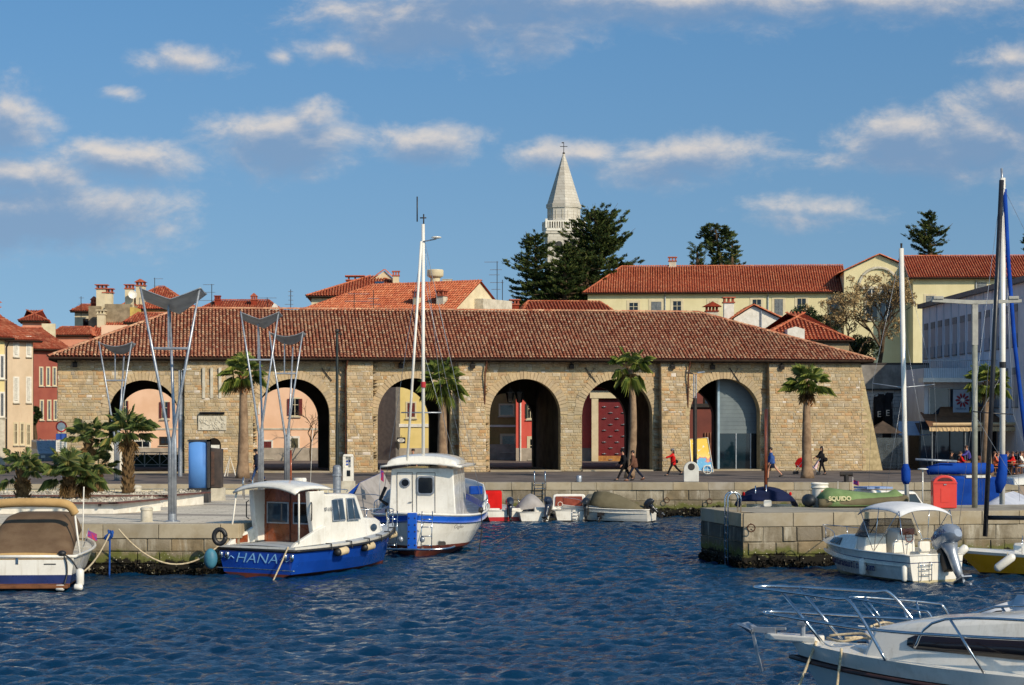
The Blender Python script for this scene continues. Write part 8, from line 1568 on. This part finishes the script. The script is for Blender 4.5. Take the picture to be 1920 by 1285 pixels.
t = boat('tented_sailing_boat', 'boat with bright blue boom tent and blue side curtains behind the red bin', (1755-960)/FPX*96, 97, 5); H = Hull(7, 2.5, 1.1, 1.4, rake=.7); H.build(t, [('a', .1), ('s', .05), ('s', 0)], [BLACK, WHITE], [0, 1, 1], deck=.05)
MB().tube([(-.2, 0, 3.0), (.4, 0, 3.1), (2.8, 0, 3.1), (3.0, 0, 3.1)], [.2, .27, .27, .2], 10).build('boom_tent', CBLU, t, smooth=True); MB().prism([(.6, 1.2), (3.2, 1.2), (3.1, 2.7), (.8, 2.75)], -.9, .9).build('cockpit_tent', CBLU, t, bevel=.1); MB().b2((1.4, -.95, 2.68), (2.6, .0, 2.8)).build('white_panel', WHITE, t); tubes(t, 'solar_panel', STEEL, [[(-.9, -.4, 3.55), (1.1, -.4, 3.45)]], .06); MB().ell((-.7, -.9, 3.1), (.26, .26, .05), 14, 6).tube([(-.7, -.9, 1.2), (-.7, -.9, 3.1)], .03, 6).build('gps_dome', WHITE, t, smooth=True)
t = boat('curtained_cruiser', 'white cruiser with grey-brown side curtains cut by the right edge behind the pier', (1890-960)/FPX*94, 93, 0); H = Hull(7, 2.8, 1.2, 1.5, rake=.5); H.build(t, [('a', .1), ('s', .05), ('s', 0)], [BLACK, WHITE], [0, 1, 1], deck=.05); rows = [[(x, -1.3+.04*math.sin(x*9), z) for z in (1.2, 1.9, 2.5)] for x in np.linspace(-.1, 5, 40)]; MB().grid(rows).build('side_curtain', cloth('taupe_curtain', (150, 136, 122), (124, 112, 100)), t, smooth=True, solid=.03); loft(t, 'hardtop', WHITE, [(-.3, 1.35, 1.2, 2.5, 2.8, 0), (2.0, 1.4, 1.3, 2.6, 3.1, 0), (5, 1.4, 1.3, 2.6, 3.2, 0)], bevel=.06); MB().ell((.4, -.5, 3.35), (.3, .3, .06), 14, 6).tube([(.4, -.5, 2.8), (.4, -.5, 3.35)], .035, 6).build('radar_dome', WHITE, t, smooth=True)
# mooring ropes, tyre, coils, wall rings
def qp(px, py, D): return P(px, py, D)
rope('pale slack mooring rope hanging from the square edge to the blue cabin boat', qp(222, 992, 71.2), wpt(T1, (.1, 1.4, 1.15)), 1.0, r=.03)
rope('pale rope between the left cruiser and the knotted ring on the square edge', wpt(T6, (.4, -1.7, .5)), qp(206, 1000, 71.2), .22, r=.03)
rope('blue rope hanging straight down from the square edge into the water', qp(206, 1000, 71.15), qp(205, 1080, 71.2), 0, ROPEB, .035)
rope('dark rope drooping between two rings on the front of the pier', qp(1408, 992, 75.0), qp(1562, 990, 77.6), .95, ROPED, .02)
rope('thin rope from the sports boat bow to the pier ring', wpt(T3, (6.2, 0, 1.2)), qp(1562, 990, 77.6), .1, ROPED, .016)
rope('pale rope from the stern of the blue cabin boat down into the water', wpt(T1, (.0, -1.2, 1.1)), wpt(T1, (-.5, -.95, -.1)), .02, r=.03)
rope('pale line from the fishing boat stern to the bow of the blue boat', wpt(T2, (.1, 1.0, 1.75)), wpt(T1, (7.6, -.2, 1.6)), .1, r=.02)
c = qp(206, 994, 71.2); mb = MB(); rnd = random.Random(4); mb.tube(smoothpath([(c.x+rnd.uniform(-.2, .14), c.y-.06+rnd.uniform(-.05, .05), c.z-.16+rnd.uniform(-.22, .2)) for i in range(18)]), .026, 6); tag(mb.build('rope_knot', ROPEB, smooth=True), 'blue rope knotted on the ring at the square edge', 'rope')
c = qp(413, 1006, 71.2); mb = MB(); mb.tube([(c.x+.2*math.cos(R(a)), c.y-.14, c.z+.25*math.sin(R(a))) for a in range(0, 361, 20)], .085, 10); tag(mb.build('tyre_fender', BLACK, smooth=True), 'black tyre hung on the square edge beside the blue boat stern', 'tyre')
c = qp(395, 1045, 71.0); o = MB().ell((0, 0, -.05), (.24, .22, .36), 16, 10).build('buoy_fender', mat('teal_buoy', (70, 130, 150), (54, 108, 130), 3, .5), None, smooth=True, loc=(c.x, c.y, c.z)); tag(o, 'round teal buoy fender between the square and the blue boat stern', 'fender')
for i, (px, py, D) in enumerate(((1408, 990, 74.85), (1562, 988, 76.0), (1250, 938, 112.6), (1330, 940, 112.6), (1076, 938, 112.6), (880, 940, 112.6))):
    c = qp(px, py, D); mb = MB(); mb.tube([(.14*math.cos(R(a)), -.05, .14*math.sin(R(a))) for a in range(0, 361, 30)], .022, 6); mb.tube([(0, .1, .14), (0, -.06, .14)], .03, 6); o = mb.build('mooring_ring', mat('rusty_iron', (96, 66, 50), (66, 46, 38), 6, .8), None, smooth=True, loc=(c.x, D-.05, c.z))
    tag(o, ['iron mooring ring near the left corner of the pier front', 'iron mooring ring on the pier front by the sports boat bow', 'iron mooring ring on the far quay below the red-coated person', 'iron mooring ring on the far quay below the painted board', 'iron mooring ring on the far quay behind the small cabin boat', 'iron mooring ring on the far quay right of the fishing boat'][i], 'ring', 'mooring rings on the quay walls')
# ---------------------------------------------------------------- rooftop aerials
def aerial(label, px, pyb, pyt, D, arms):
    c = P(px, pyb, D); h = (pyb-pyt)/FPX*D; t = thing('television_aerial', label, 'aerial', c[:], 0, 'television aerials on the roofs'); MB().tube([(0, 0, -.6), (0, 0, h)], .035, 5).build('mast', IRON, t)
    m = MB()
    for f, l, r in arms: m.tube([(-l, 0, h*f), (r, 0, h*f)], .022, 4); [m.tube([(x, -.25, h*f), (x, .25, h*f)], .014, 4) for x in np.linspace(-l, r, 5)]
    m.build('antenna_rods', STEEL, t)
aerial('tall grey aerial with many cross rods left of the big cedar', 932, 570, 490, 178, [(.98, 1.1, .1), (.8, .6, .4), (.68, .7, .2), (.5, .6, .5), (.34, .5, .3)])
aerial('thin aerial with short rods above the warehouse ridge, right of the sail lamps', 545, 583, 543, 175, [(.9, .2, .2), (.7, .2, .2), (.5, .2, .2), (.3, .5, .2)])
aerial('aerial on a white pole right of the large sail lamp', 397, 584, 533, 190, [(.98, .8, .2), (.7, .9, .3), (.4, 1.4, .2)])
aerial('small aerial above the brown hipped roof left of the large sail lamp', 290, 560, 521, 224, [(.95, .1, .9), (.6, .1, .7)])
aerial('low aerial behind the warehouse ridge between the two sail lamp groups', 501, 576, 558, 200, [(.95, 1.0, .9)])
aerial('thin aerial on the long orange roof, its left part', 664, 582, 548, 172, [(.9, .5, 1.3), (.5, .8, 1.6)])
aerial('thin aerial on the long orange roof, its middle part', 700, 582, 545, 172, [(.6, .5, .5), (.3, .3, .6)])
aerial('slanting thin aerial right of the tall many-rodded one', 942, 572, 525, 178, [(.9, .1, .1)])
aerial('small dark aerial at the far left above the salmon house', 152, 585, 556, 226, [(.9, .2, .3), (.5, .3, .2)])
